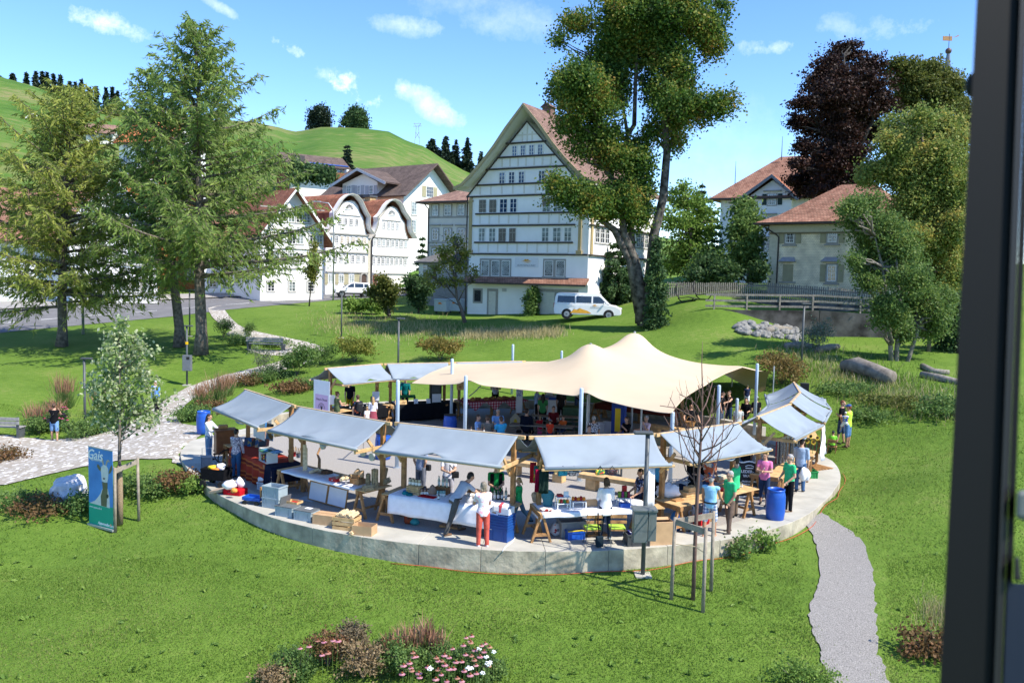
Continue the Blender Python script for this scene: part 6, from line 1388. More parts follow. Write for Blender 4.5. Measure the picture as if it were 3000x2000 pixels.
person('man in pale grey polo and grey jeans bending over the white clothed table',P_(1330,1562),1.82,2.15,cloth('A7AFBE',var=.06),.5,GRYJ,1.,HK,'short',SHOEB,lean=.72,arms=(fwd(.95,.25,.1,.0),fwd(.85,.3,.15,.0)),lg=((.38,.12),(-.38,.05)),spread=.25,vox=V8,extras=belt(BLACK))
person('woman with grey blond hair, white pink patterned top and coral trousers, seen from behind',P_(1413,1602),1.68,PI+.35,printed('pink_white','E6E2E8',('E2A7B4','D8C7DA'),30,.35),.5,cloth('C4594C'),1.,hairm('greyblond',(.2,.17,.13)),'bob',SHOEW,female=True,arms=((.5,.1,1.2,.3),(.3,.1,1.0,.2)),lg=((.02,0),(-.05,.02)),vox=V8)
person('seller in green shirt and black vest behind the bottle stall',P_(1450,1527),1.68,.15,cloth('1F8A48'),.5,BLK,1.,HD,'short',SHOEK,female=True,arms=(fwd(.3,1.2,.1,.6),fwd(.3,1.1,.1,.6)),headpitch=.4,extras=lambda r,at_,AP,hv,LP,H:MB().box(-.17,-.07,-.13,-.105,1.0,1.38).box(.07,.17,-.13,-.105,1.0,1.38).build('vest_panel',BLK,r,bevel=.01),vox=V8)
person('girl with plaited hair, green shirt and jeans walking behind the bottle stall',P_(1518,1537),1.36,-1.75,GREEN2,.5,cloth('5F8096'),1.,HL,'pony',SHOEK,female=True,arms=(fwd(.5,.8),fwd(.4,.8)),lg=((.3,.05),(-.4,.35)),vox=V8)
person('person in white polo with black bag standing behind the jars',P_(1312,1478),1.68,.1,WHT,.5,cloth('A9A7AE'),1.,HG,'short',SHOEK,female=True,arms=(fwd(.3,1.2,.1,.6),fwd(.3,1.2,.1,.6)),headpitch=.45,extras=bag(BLACK,1,.02))
person('man in blue grey shirt with black waist bag, back turned, behind the jars',P_(1232,1455),1.78,2.6,cloth('8C98B4'),.5,cloth('6A6E78'),1.,HG,'short',SHOEK,arms=((-.2,.1,.3,.4),(-.2,.1,.3,.4)),extras=bag(BLACK,-1,.0,False))
person('woman with brown hair in white blouse and dark jeans at the scarf stall',P_(1772,1577),1.64,PI+.12,WHT,.92,JEAND,1.,HB,'bob',cloth('9DB4C4'),female=True,arms=((.3,.12,1.0,.4),(.3,.12,1.0,.4)),lg=((.1,.02),(-.1,.02)),headpitch=.35,vox=V8)
person('seller with short dark hair and navy flower print dress at the scarf stall',P_(1872,1540),1.62,-1.3,printed('navy_flower','1B2438',('8FA0C8','C9CFDF','3A4A78'),22,.4),.4,BLK,1.,HD,'short',SHOEK,female=True,arms=(fwd(.2,.8),fwd(.3,.7)),headpitch=.25,skirt=cloth('1B2438'))
person('person in turquoise shirt and black trousers between the scarf stall and the next stall',P_(1928,1487),1.68,PI,cloth('4FA3C4'),.5,BLK,1.,HD,'short',SHOEK)
person('seller in dark clothes behind the wooden boxes of the bare tree stall',P_(2029,1490),1.72,.2,BLK,1.,BLK,1.,HD,'short',SHOEK,arms=(fwd(.4,1.2),fwd(.4,1.3)))
person('person in orange printed shirt behind the bare young tree',P_(2072,1486),1.66,.0,printed('orange_tee','D8714E',('3D6F9E','E8D9C8'),12,.3),.5,cloth('3C4C74'),1.,HR,'bob',SHOEK,female=True,arms=(fwd(.35,1.2),fwd(.3,1.1)))
person('man in bright green polo and dark cap, behind the tank top man',P_(2150,1513),1.76,PI+.9,GREEN,.5,cloth('6E5E50'),1.,HD,'short',SHOEK,arms=(fwd(.3,.9),hang),cap=cloth('4A4740'),vox=V8)
person('barefoot man in pale blue tank top, checked shorts and navy cap',P_(2077,1573),1.7,PI-.5,cloth('8FC3E6',var=.05),0,checked('plaid_shorts','D5D8E2','8C9BB8','5A6C92',22),.52,HG,'short','bare',skin=SKINT,cap=cloth('263354'),arms=(hang,(.4,.15,.7,0)),lg=((-.12,.02),(.16,.1)),spread=.12,vox=V8,extras=belt(BLACK))
person('grey haired man in bright green polo and brown trousers beside the tank top man',P_(2133,1562),1.74,-1.2,GREEN,.5,cloth('6B5A50'),1.,HG,'short',SHOEK,arms=((.0,.15,.5,.3),(.0,.12,.45,.2)),lg=((.12,.05),(-.12,.05)),spread=.1,belly=.012,vox=V8)
person('woman in pink shirt and capri jeans with crossed arms by the blackboard',P_(2236,1478),1.66,-.45,cloth('DA7AA8',var=.06),.45,cloth('2A3B5A'),.8,HK,'short',SHOEK,female=True,belly=.012,arms=((.35,.18,1.35,.9),(.35,.18,1.35,.9)),lg=((.1,.02),(-.12,.05)),headturn=-.4,vox=V8,extras=lambda r,at_,AP,hv,LP,H:MB().tube([at_(.29)+Vector((.09,-.03,0)),at_(.17)+Vector((0,-.12,0)),at_(.05)+Vector((-.13,-.1,0))],.014,6).build('bag_strap',cloth('D8C9B8'),r))
person('curly grey haired man in bright green polo and black jeans near the blue barrel',P_(2308,1498),1.75,-1.25,GREEN,.5,cloth('16181D'),1.,HG,'curly',SHOEB,belly=.02,arms=((.0,.2,.9,.2),(.1,.25,1.0,.5)),vox=V8)
person('man in pale blue shirt and jeans behind the hanging belts',P_(2342,1440),1.78,2.5,cloth('9DB2D0'),.9,cloth('44648C'),1.,HD,'short',SHOEK,arms=(fwd(.3,1.0),hang))
person('person in dark top and jeans in the shade behind the blackboard',P_(2180,1430),1.76,PI,BLK,.5,cloth('3E5878'),1.,HD,'short',SHOEK)
g_=ga(2462,1301);person('man in black shirt and dark denim shorts standing on the lawn right of the plaza',g_,1.82,.9,BLK,.5,cloth('3A4A66'),.6,HR,'short',SHOEK,arms=(hang,hang),lg=((.1,0),(-.1,.05)))
g_=ga(2482,1313);g2=g_;person('man in lime shirt, denim shorts and blue cap carrying a toddler on the lawn',g_,1.78,-2.3,cloth('B5D84A'),.5,cloth('5A7DA6'),.6,HR,'short',SHOEB,skin=SKINT,cap=cloth('3C5A92'),arms=((.6,.15,1.4,.6),(.5,.2,1.3,.7)))
q=g2+Vector((-.2,-.16,.98));person('toddler in white with small blue backpack held by the man in lime',q,.92,PI-.3,WHT,.5,WHT,.5,HL,'short',SHOEW,sit=.0,lg=((.7,.5),(.7,.4)),spread=.7,cap=WHT,arms=(fwd(1.2,.4),fwd(1.2,.4)),extras=lambda r,at_,AP,hv,LP,H:MB().box(-.09,.09,.07,.17,.12,.34).build('backpack',printed('child_pack','2E5C9C',('D86A3C','E8D25A'),14,.3),r,bevel=.03))
KC=ga(2438,1326);person('boy in lime shirt and navy cap sitting on a small wooden chair',KC,1.12,PI-.5,cloth('8EE04A'),.5,cloth('30405A'),.5,HB,'short',SHOEK,sit=.26,lg=((1.3,1.2),(1.3,1.2)),cap=cloth('1E2540'),arms=(fwd(.5,.8),fwd(.5,.8)))
person('small boy in navy vest and white shorts on the lawn beyond the posts',ga(2187,1196),1.12,PI,cloth('26304C'),.3,WHT,.45,HL,'short',SHOEK,lg=((.1,.05),(-.1,.1)))
Q=lambda px,Y:Vector((aty(px,900,Y).x,Y,0))
person('man in black shirt and jeans standing left of the hugging pair',Q(2126,39.3),1.78,.9,BLK,.5,cloth('4A5568'),1.,HD,'short',SHOEK)
person('person in black vest and jeans leaning an arm on the man in black',Q(2148,39.6),1.76,-.9,BLK,.2,JEAN,1.,HD,'short',SHOEK,arms=(fwd(1.1,.3),hang))
sitk=dict(sit=.46,lg=((1.45,1.45),(1.45,1.45)))
person('blond woman in pale grey top sitting with her back turned at the right',Q(2177,37.6),1.66,PI-.2,cloth('B9C0BF'),.4,cloth('C8C2B0'),1.,HL,'bun',SHOEK,female=True,**sitk)
person('woman with long dark hair in black sitting between two posts',Q(2199,39.9),1.7,-.5,BLK,.9,BLK,1.,HD,'long',SHOEK,female=True,arms=(fwd(.3,1.2),fwd(.3,1.1)),**sitk)
person('man in grey cap and black printed shirt sitting by the tall right post',Q(2229,40.2),1.8,PI+.3,BLK,.5,cloth('3C3C3C'),.6,HD,'short',SHOEK,cap=cloth('9A9CA6'),**sitk)
person('person in black carrying a wicker basket at the right side of the tent',Q(2036,35.4),1.72,.2,BLK,.5,BLK,1.,HD,'short',SHOEK,arms=((.2,.5,.6,.0),(.2,.5,.6,.0)))
x_,y_=BT[0].location[:2]
person('woman in pale blue shirt seated at the left table, facing right',Q(1407,33.3),1.66,1.2,cloth('93B4DE'),.5,cloth('44506A'),1.,HB,'short',SHOEK,female=True,arms=(fwd(.5,1.1),fwd(.5,1.1)),**sitk)
person('seated person in taupe shirt with back turned at the left table',Q(1436,32.9),1.72,PI,cloth('70695F'),.5,cloth('3C4048'),1.,HB,'short',SHOEK,arms=(fwd(.4,1.0),fwd(.4,1.0)),**sitk)
person('man in pale blue shirt across the left table, facing the camera',Q(1466,34.6),1.74,.2,cloth('7CA6DC'),.5,cloth('3C4048'),1.,HG,'short',SHOEK,arms=(fwd(.5,1.2),fwd(.5,1.2)),**sitk)
person('man in turquoise polo seated with his back turned at the left table',Q(1476,32.8),1.72,PI+.5,cloth('3FA4CC'),.5,cloth('4C5058'),1.,HB,'short',SHOEK,arms=(fwd(.4,1.0),fwd(.4,1.0)),**sitk)
person('broad person in navy seated in the shade left of the children',Q(1551,34.6),1.82,PI-.3,cloth('151A28'),1.,BLK,1.,HD,'short',SHOEK,belly=.02,**sitk)
person('small blond child in red shirt and pink trousers under the tent',Q(1591,35.2),1.05,PI+.6,cloth('B2222C'),.5,cloth('D0608C'),1.,HL,'short',SHOEK,arms=(fwd(.7,.7),fwd(.6,.8)))
person('child in orange red shirt and pale cap seen from behind under the tent',Q(1621,34.2),1.08,PI,cloth('D8452C'),.5,cloth('2E3A58'),.5,HB,'short',SHOEK,cap=cloth('7C88A6'))
person('child in orange shirt seated at the tent table',Q(1660,35.0),1.2,-.6,cloth('D2622C'),.5,cloth('2E3A58'),.5,HB,'short',SHOEK,sit=.46,lg=((1.4,1.4),(1.4,1.4)),arms=(fwd(.6,.9),fwd(.6,.9)))
person('woman in dark red seated facing the camera behind the children',Q(1630,36.0),1.66,.1,cloth('641A20'),.5,BLK,1.,HD,'short',SHOEK,female=True,arms=(fwd(.5,1.1),fwd(.5,1.1)),**sitk)
person('woman with black hair in green top standing under the tent',Q(1598,37.6),1.66,PI,cloth('3C7F4A'),.5,BLK,1.,HK,'long',SHOEK,female=True)
person('person in pale blue shirt standing at the drinks counter',Q(1580,39.6),1.7,1.5,cloth('8EA4C8'),.5,BLK,1.,HD,'bun',SHOEK,female=True,arms=(fwd(.6,1.0),fwd(.5,1.0)))
person('server in white shirt and dark apron behind the blue counter',Q(1617,42.2),1.74,.0,WHT,.5,BLK,1.,HD,'short',SHOEK)
person('person in dark shirt waiting at the counter, back turned',Q(1652,39.2),1.72,PI,cloth('2A2626'),.5,BLK,1.,HD,'long',SHOEK,female=True)
person('server in black bending over the green clothed counter',Q(1702,41.8),1.76,.2,BLK,.5,cloth('4C5A74'),1.,HK,'short',SHOEK,lean=.45,arms=(fwd(.7,.5),fwd(.7,.5)))
person('bread seller in grey white shirt and black apron behind the red checked cloth',Q(1457,42.9),1.76,.1,cloth('B9BAC8'),.5,BLK,1.,HG,'short',SHOEK,arms=(fwd(.3,1.4,.15,.9),fwd(.3,1.4,.15,.9)))
person('person with glasses seated facing the camera, seen above the scarf stall roof',Q(1737,31.4),1.68,.1,BLK,.5,BLK,1.,HB,'short',SHOEK,**sitk)
person('person in white patterned top seated behind the one with glasses',Q(1750,33.4),1.74,PI,printed('patterned_white','CFCFD6',('3A3A44',),30,.35),.5,BLK,1.,HG,'short',SHOEK,**sitk)
person('dark haired woman in black drinking beer under the tent',Q(1848,33.6),1.68,-.9,BLK,.9,BLK,1.,HB,'long',SHOEK,female=True,arms=(fwd(.7,1.6),fwd(.3,1.0)),**sitk)
person('grey haired man in pale pink shirt resting his chin at the tent table',Q(1906,33.8),1.74,-1.0,cloth('D6C3D2'),.5,cloth('4C5058'),1.,HG,'short',SHOEK,arms=((.6,.1,2.2,.3),fwd(.5,1.1)),**sitk)
person('man in black polo and mustard trousers behind the rear left stall',Q(1028,39.9),1.78,-.2,cloth('12141C'),.5,cloth('A88A18'),1.,HD,'short',SHOEK)
person('woman with auburn hair in sleeveless olive top at the rear left stall',Q(990,36.6),1.68,2.3,cloth('4F5C40'),0,cloth('4F5C40'),.7,HR,'bun',SHOEK,female=True,belly=.008,arms=(fwd(.5,1.1),fwd(.4,1.1)))
person('woman in black flower print with backpack at the rear left stall',Q(1051,35.9),1.66,-2.5,printed('black_flower','16171F',('2E5A9C','D0623C'),12,.25),.45,cloth('1B2030'),1.,HB,'short',SHOEK,female=True,belly=.01,extras=pack(BLACK))
person('girl with fair hair, white top and red checked skirt near the rear stall',Q(1096,37.0),1.42,PI+.2,WHT,.9,None,1.,HL,'long',SHOEW,female=True,skirt=checked('red_skirt','B86A78','8A3444','5A2030',40))
person('little blond boy in white shirt beside the girl in the checked skirt',Q(1079,36.4),1.08,PI+.9,WHT,.5,cloth('5A6C8C'),.5,HL,'short',SHOEW)
person('person in teal shirt and dark hat behind the black clothed stall',Q(1190,42.0),1.74,.2,cloth('0E6E70'),.9,BLK,1.,HD,'short',SHOEK,cap=BLK,lean=.2)
person('woman in black tank top and denim shorts standing by the pink coneflowers',ga(160,1293),1.68,PI+.2,BLK,0,cloth('6F93BE'),.45,HB,'curly',SHOEK,female=True,arms=((.9,.1,1.4,.4),(.9,.1,1.4,.5)),lg=((.18,.05),(-.12,.05)),spread=.16,vox=V8,extras=bag(BLACK,1,.02))
person('grey haired woman in blue cardigan pulling a trolley along the cobbled path',ga(456,1212),1.66,-.25,cloth('C9D2E4'),.5,BLK,1.,HG,'short',SHOEK,female=True,lg=((.25,.1),(-.3,.35)),arms=((.1,.25,.2,0),(-.2,.25,.1,0)),extras=lambda r,at_,AP,hv,LP,H:[MB().tube([AP[i][0],AP[i][1],AP[i][2]],[.066,.056,.045],10).build('cardigan_sleeve',cloth('5C8CD0'),r,smooth=True)for i in(0,1)]+[MB().grid([[(s*.24,-.02,.72),(s*.17,-.03,1.38)],[(s*.14,-.15,.74),(s*.1,-.13,1.36)]]).build('cardigan_front',cloth('5C8CD0'),r,solid=.02)for s in(-1,1)])
# ------------------------------------------------------------------ things on and around the stalls
CR_GREY=mat('grey_blue_crate_plastic',(.3,.37,.41),.5,.05,spec=.4);CR_LID=mat('dark_grey_crate_lid',(.12,.13,.135),.55,.08)
RED=mat('red_plastic',(.45,.015,.02),.45,.08);REDC=cloth('B01822');TWIG=mat('bundled_twigs',(.4,.3,.17),.85,.35,18,bump=.8,bscale=50);LOGW=mat('split_kindling',(.62,.48,.3),.8,.2,14)
GLASSB=mat('dark_bottle_glass',(.02,.025,.02),.1,.3,spec=.9);GLASSW=mat('pale_jar_contents',(.34,.3,.2),.25,.3,12,spec=.6);LBL=mat('paper_label',(.72,.72,.68),.7,.05);GREENB=mat('green_plastic',(.02,.22,.06),.45,.1);PAPER=mat('white_paper',(.74,.74,.76),.8,.03);YEL=mat('yellow_plastic',(.7,.5,.02),.45,.08)
def euro(label,loc,rz,w=.6,d=.4,h=.32,lid=False,m=None,group='grey plastic crates on the stone rim',lm=None,name='plastic_crate',cat='crate'):
 m=m or CR_GREY;t=T(name,label,cat,loc,rz,group);th=.018
 mb=MB().box(-w/2+.02,w/2-.02,-d/2+.02,d/2-.02,0,.015)
 for s in(-1,1):
  mb.box(s*(w/2-.03)-th/2,s*(w/2-.03)+th/2,-d/2+.02,d/2-.02,.015,h-.04).box(-w/2+.02,w/2-.02,s*(d/2-.03)-th/2,s*(d/2-.03)+th/2,.015,h-.04)
 mb.build('bin',m,t)
 mb=MB()
 for s in(-1,1):
  mb.box(-w/2,w/2,s*(d/2-.015)-.015,s*(d/2-.015)+.015,h-.04,h).box(s*(w/2-.015)-.015,s*(w/2-.015)+.015,-d/2+.03,d/2-.03,h-.04,h)
  for q in(-1,1):mb.box(s*(w/2-.035)-.02,s*(w/2-.035)+.02,q*(d/2-.02)-.012,q*(d/2-.02)+.012,.02,h-.041)
  mb.box(-w*.28,-w*.25,s*(d/2-.018)-.009,s*(d/2-.018)+.009,.02,h-.041).box(w*.25,w*.28,s*(d/2-.018)-.009,s*(d/2-.018)+.009,.02,h-.041)
 mb.build('rim',m,t)
 if lid:MB().box(-w/2-.005,w/2+.005,-d/2-.005,d/2+.005,h+.001,h+.025).build('lid',lm or CR_LID,t,bevel=.006)
 return t
def carton(label,loc,rz,w,d,h,open_=False,flaps=True,m=None):
 t=T('cardboard_box',label,'box',loc,rz);m=m or CARD;e=.006;mb=MB()
 if open_:
  mb.box(-w/2,w/2,-d/2,d/2,0,e)
  for s in(-1,1):mb.box(-w/2,w/2,s*(d/2-e/2)-e/2,s*(d/2-e/2)+e/2,e,h).box(s*(w/2-e/2)-e/2,s*(w/2-e/2)+e/2,-d/2+e,d/2-e,e,h)
 else:mb.box(-w/2,w/2,-d/2,d/2,0,h)
 mb.build('carton',m,t)
 if open_ and flaps:
  for s in(-1,1):MB().add([(-w/2,s*d/2,h),(w/2,s*d/2,h),(w/2,s*(d/2-d*.3),h-.03),(-w/2,s*(d/2-d*.3),h-.03)],[(0,1,2,3)]).build('flap',m,t,solid=.006)
 if not open_:MB().box(-w/2-.002,w/2+.002,-.025,.025,h,h+.002).build('tape',mat('brown_tape',(.36,.22,.11),.35),t)
 return t
def barrel(label,loc,r=.29,h=.93,lid=False):
 t=T('blue_barrel',label,'barrel',loc,0,None);pr=[(r*.84,0),(r*.9,.03),(r*.97,h*.22),(r,h*.3),(r*.985,h*.34),(r,h*.38),(r,h*.66),(r*.985,h*.7),(r,h*.74),(r*.9,h*.9),(r*.86,h*.93),(r*.9,h*.95),(r*.9,h),(r*.84,h)]
 if not lid:pr+=[(r*.82,h*.9),(r*.9,h*.6),(.01,h*.55)]
 MB().lathe(pr,n=28).build('body',BLUEP,t,smooth=True)
 if lid:MB().lathe([(r*.93,h),(r*.93,h+.03),(.02,h+.035)],n=28).build('lid',BLACK,t)
 return t
def bottle(label,loc,m=None,h=.28,r=.035,group=None,lab=True,cap=None,jar=False):
 t=T('jar' if jar else 'bottle',label,'jar' if jar else 'bottle',loc,random.random()*6,group)
 pr=[(r*.95,0),(r,.01),(r,h*.8),(r*.85,h*.9),(r*.85,h)]if jar else[(r*.95,0),(r,.01),(r,h*.58),(r*.8,h*.68),(r*.36,h*.78),(r*.34,h*.96)]
 MB().lathe(pr,n=12).build('glass',m or GLASSB,t,smooth=True)
 MB().lathe([(r*(.9 if jar else .38),h*.96),(r*(.9 if jar else .38),h*1.04)],n=10).build('cap',cap or BLACK,t)
 if lab:MB().lathe([(r*1.02,h*.15),(r*1.02,h*.5)],n=12).build('label',LBL,t)
 return t
def bundle(label,p0,p1,r,group=None,m=TWIG):
 p0,p1=Vector(p0),Vector(p1);d=(p1-p0).normalized();a=d.orthogonal().normalized();b=d.cross(a);mb=MB()
 for i in range(19):
  rr=r*math.sqrt((i+.5)/19);w=i*2.4;o=a*math.cos(w)*rr+b*math.sin(w)*rr;j=d*random.uniform(-.015,.015);mb.tube([p0+o+j,p1+o+j],r*.2,6)
 o=mb.build('twig_bundle',m);return tag(o,label,'twig bundle',group)
def lump(name,label,loc,r,m,cat,seed=0,group=None):
 mb=MB().ell((0,0,r[2]*.85),r,16,10);rg=np.random.default_rng(seed);ph=rg.random(6)*6
 mb.v=[(x*(1+.16*math.sin(z*22+ph[0]+y*9)),y*(1+.16*math.sin(x*19+ph[1])),max(0,z*(1+.18*math.sin(x*17+ph[2])*math.sin(y*15+ph[3]))))for x,y,z in mb.v]
 o=mb.build(name,m,None,smooth=True);o.location=loc;return tag(o,label,cat,group)
Tz=.8
tb=lambda px,py,z=Tz:at(px,py,z+.002)
# ---- barrels
barrel('big blue barrel standing on the stone rim beside the man in green',P_(2270,1521),.275,.9)
b0=ga(597,1272);barrel('blue barrel on the cobbles behind the woman at the organ',(b0.x,b0.y,b0.z+.04),.29,.93)
barrel('blue barrel beside the black clothed rear stall, behind a post',Q(1325,35.6),.29,.92,True);barrel('blue barrel with black lid between the twig stall and the bottle stall',Q(1128,31.0),.3,.95,True)
# ---- barrel organ on bicycle wheels
ORG=mat('polished_brown_wood',(.2,.07,.025),.4,.2,5)
o0=P_(660,1362);t=T('barrel_organ','brown wooden barrel organ on a three wheeled cart with spoked wheels','barrel organ',o0,.5)
MB().box(-.34,.34,-.26,.26,.5,1.22).box(-.37,.37,-.29,.29,1.22,1.28).box(-.36,.36,-.28,.28,.47,.52).build('case',ORG,t,bevel=.012)
MB().box(-.2,.1,.02,.24,1.28,1.4).build('music_box',WOOD,t,bevel=.01);MB().tube([(-.36,-.05,1.05),(-.46,-.05,1.05),(-.46,-.05,1.2),(-.53,-.05,1.2)],.014,6).build('crank',GALV,t)
MB().beam((-.4,0,.42),(.5,0,.42),.06,.05).beam((0,-.35,.36),(0,.35,.36),.05,.05).build('chassis',BLACK,t)
for wx,wy in((.0,-.34),(.0,.34),(.48,0)):
 mb=MB();rw_=.3 if wx==0 else .2;mb.tube([(wx+rw_*math.cos(a),wy,rw_+.01+rw_*math.sin(a))for a in np.linspace(0,2*PI,25)],.02,6,caps=False)
 for a in np.linspace(0,PI,7)[:-1]:mb.tube([(wx-rw_*math.cos(a),wy,rw_+.01-rw_*math.sin(a)),(wx+rw_*math.cos(a),wy,rw_+.01+rw_*math.sin(a))],.004,4)
 mb.build('wheel',BLACK,t)
# ---- folding wagon, trolley, suitcase
o0=P_(635,1423);t=T('folding_wagon','black folding wagon with toys and shopping on the rim at the left','wagon',o0,-.25)
MB().grid([[(x,y,z)for x,z in((-.42,.58),(-.38,.24),(.38,.24),(.42,.58))]for y in(-.24,.24)]).add([(-.42,-.24,.58),(.42,-.24,.58),(.38,-.24,.24),(-.38,-.24,.24),(-.42,.24,.58),(.42,.24,.58),(.38,.24,.24),(-.38,.24,.24)],[(0,1,2,3),(7,6,5,4)]).build('fabric_tub',BLK,t,solid=.012)
for wx in(-.33,.33):
 for wy in(-.26,.26):MB().lathe([(.03,-.03),(.11,-.03),(.115,0),(.11,.03),(.03,.03)],(wx,wy,.118),16,M=Matrix.Rotation(PI/2,3,'X')).build('wheel',BLACK,t,smooth=False)
MB().tube([(.42,0,.3),(.5,0,.6),(.5,0,.95)],.014,6).tube([(.5,-.1,.95),(.5,.1,.95)],.016,6).build('handle',BLACK,t)
for i,(x,y,z,r,m,nm,lb)in enumerate(((-.15,0,.52,(.18,.1,.07),YEL,'toy_excavator','yellow toy digger in the black wagon'),(.12,.05,.5,(.15,.13,.12),WHITEC,'plastic_bag','white plastic bag in the black wagon'),(.02,-.12,.5,(.12,.07,.06),mat('orange_plastic',(.7,.2,.02),.5),'toy_truck','orange toy in the black wagon'))):
 p=Matrix.Rotation(-.25,3,'Z')@Vector((x,y,z))+o0;lump(nm,lb,p,r,m,'toy' if 'toy' in nm else 'bag',i)
o0=P_(606,1404);t=T('shopping_trolley','navy shopping trolley bag standing behind the black wagon','trolley',o0,.3)
MB().box(-.17,.17,-.13,.13,.16,.78).build('bag',cloth('2A3A52'),t,bevel=.03);MB().tube([(-.15,.16,.1),(-.15,.18,1.0),(.15,.18,1.0),(.15,.16,.1)],.012,6).build('frame',GALV,t)
for s in(-1,1):MB().lathe([(.02,-.02),(.1,-.02),(.1,.02),(.02,.02)],(s*.19,.13,.105),14,M=Matrix.Rotation(PI/2,3,'Y')).build('wheel',BLACK,t)
o0=P_(690,1448);t=T('suitcase','open red suitcase lying on the stone rim, lid folded down','suitcase',o0,-.28)
MB().box(-.3,.3,-.22,.22,0,.2).build('shell',REDC,t,bevel=.04);MB().add([(-.32,-.22,.14),(-.32,.22,.14),(-.82,.26,.02),(-.82,-.18,.02)],[(0,1,2,3)]).build('lid',mat('suitcase_lining',(.42,.33,.24),.85),t,solid=.07);MB().tube([(-.1,-.23,.12),(-.08,-.26,.12),(.08,-.26,.12),(.1,-.23,.12)],.012,6).build('handle',BLACK,t)
lump('plastic_bag','white plastic bag with orange fruit on the red suitcase',tb(672,1432,.2),(.2,.16,.15),WHITEC,'bag',4);lump('plastic_bag','upright white carrier bag on the right half of the red suitcase',tb(705,1428,.2),(.13,.09,.17),PAPER,'bag',5)
lump('fruit_bag','net of oranges in front of the white plastic bag',tb(686,1442,.2),(.12,.07,.07),mat('orange_net',(.65,.28,.05),.6,.3,20),'bag',6)
# ---- grey crates, cartons and the kindling crate along the front rim
rzc=-.42
c0=P_(805,1487);euro('lower grey crate of the stack of two behind the red cloth table',c0,rzc,.62,.42,.33);euro('open grey crate on top of the stack of two',c0+Vector((0,0,.33)),rzc,.62,.42,.33)
euro('lidded grey crate with a small wooden tray on it',P_(843,1512),rzc,.6,.4,.3,True);euro('lidded grey crate with a white note on its lid',P_(898,1524),rzc,.6,.4,.3,True)
p=at(905,1488,.325);MB().box(-.1,.1,-.07,.07,0,.003).build('note',PAPER);o=bpy.context.scene.objects[-1]if False else[x for x in COL.objects if x.name.startswith('note')][-1];o.location=p;o.rotation_euler=(0,0,rzc);tag(o,'white note lying on the dark grey crate lid','note')
p=at(862,1472,.325);t=T('wooden_tray','small wooden tray with red lining on the grey crate','tray',p,rzc);MB().box(-.2,.2,-.14,.14,0,.012).box(-.2,.2,-.14,-.125,.012,.06).box(-.2,.2,.125,.14,.012,.06).box(-.2,-.185,-.125,.125,.012,.06).box(.185,.2,-.125,.125,.012,.06).build('tray',WOODL,t);MB().box(-.1,.1,-.07,.07,.013,.03).build('lining',REDC,t)
t=T('crate_lid','dark grey crate lid leaning against the crate stack','lid',P_(828,1507),rzc);MB().add([(-.02,-.22,0),(-.02,.22,0),(.12,.22,.56),(.12,-.22,.56)],[(0,1,2,3)]).build('panel',CR_LID,t,solid=.02)
p=P_(905,1462);o=MB().box(-.28,.28,-.2,.2,.0,.02).build('crate_lid',CR_GREY,bevel=.005);o.location=p;o.rotation_euler=(0,0,rzc);tag(o,'flat grey crate lid lying on the gravel','lid')
carton('closed cardboard box between grey crates and kindling crate',P_(955,1535),rzc+.1,.6,.4,.3)
c0=P_(1016,1550);t=T('wooden_crate','slatted wooden crate full of kindling bundles on the rim','crate',c0,-.3);mb=MB()
for s in(-1,1):
 for j in range(3):mb.box(-.32,.32,s*.2-.01,s*.2+.01,.03+j*.12,.12+j*.12).box(s*.31-.01,s*.31+.01,-.19,.19,.03+j*.12,.12+j*.12)
mb.build('slats',WOODL,t);MB().box(-.31,.31,-.19,.19,.02,.035).build('base',WOODL,t)
for s in(-1,1):
 for q in(-1,1):MB().box(s*.29-.015,s*.29+.015,q*.175-.015,q*.175+.015,.03,.37).build('corner_post',WOODL,t)
for i in range(5):
 a=Matrix.Rotation(-.3,3,'Z')@Vector((-.2+i*.1,-.16,.38+.03*(i%2)))+c0;b_=a+Matrix.Rotation(-.3,3,'Z')@Vector((.02,.34,.04));bundle('pale kindling bundle lying in the slatted wooden crate',a,b_,.055,'kindling bundles in the wooden crate',LOGW)
bundle('pale kindling bundle on the stone rim, wedged between crate and open box',P_(1027,1564,.07),P_(1050,1545,.07),.06,None,LOGW)
carton('open cardboard box on the stone rim, right of the kindling crate',P_(1068,1566),-.25,.55,.38,.28,True,False)
o0=P_(745,1476);t=T('toy_cart','small blue plastic hand cart on the rim beside the crates','toy cart',o0,-.3);MB().box(-.3,.3,-.18,.18,.14,.17).box(-.3,.3,-.18,-.165,.17,.24).box(-.3,.3,.165,.18,.17,.24).box(-.3,-.285,-.165,.165,.17,.24).box(.285,.3,-.165,.165,.17,.24).build('tub',BLUEP,t,bevel=.01)
for wx in(-.2,.2):
 for wy in(-.19,.19):MB().lathe([(.01,-.02),(.07,-.02),(.07,.02),(.01,.02)],(wx,wy,.072),12,M=Matrix.Rotation(PI/2,3,'X')).build('wheel',BLACK,t)
MB().box(.25,.29,-.1,.1,.17,.55).build('backboard',WOOD,t)
o0=P_(776,1432);euro('clear plastic box with a white paper roll on it beside the red cloth',o0,-.2,.42,.3,.24,False,mat('milky_plastic',(.5,.52,.54),.4),None);q=o0+Vector((0,0,.25));o=MB().tube([q+Vector((-.2,0,.06)),q+Vector((.2,-.02,.06))],.07,14).build('paper_roll',PAPER,smooth=True);tag(o,'white paper roll on the clear plastic box','paper roll')
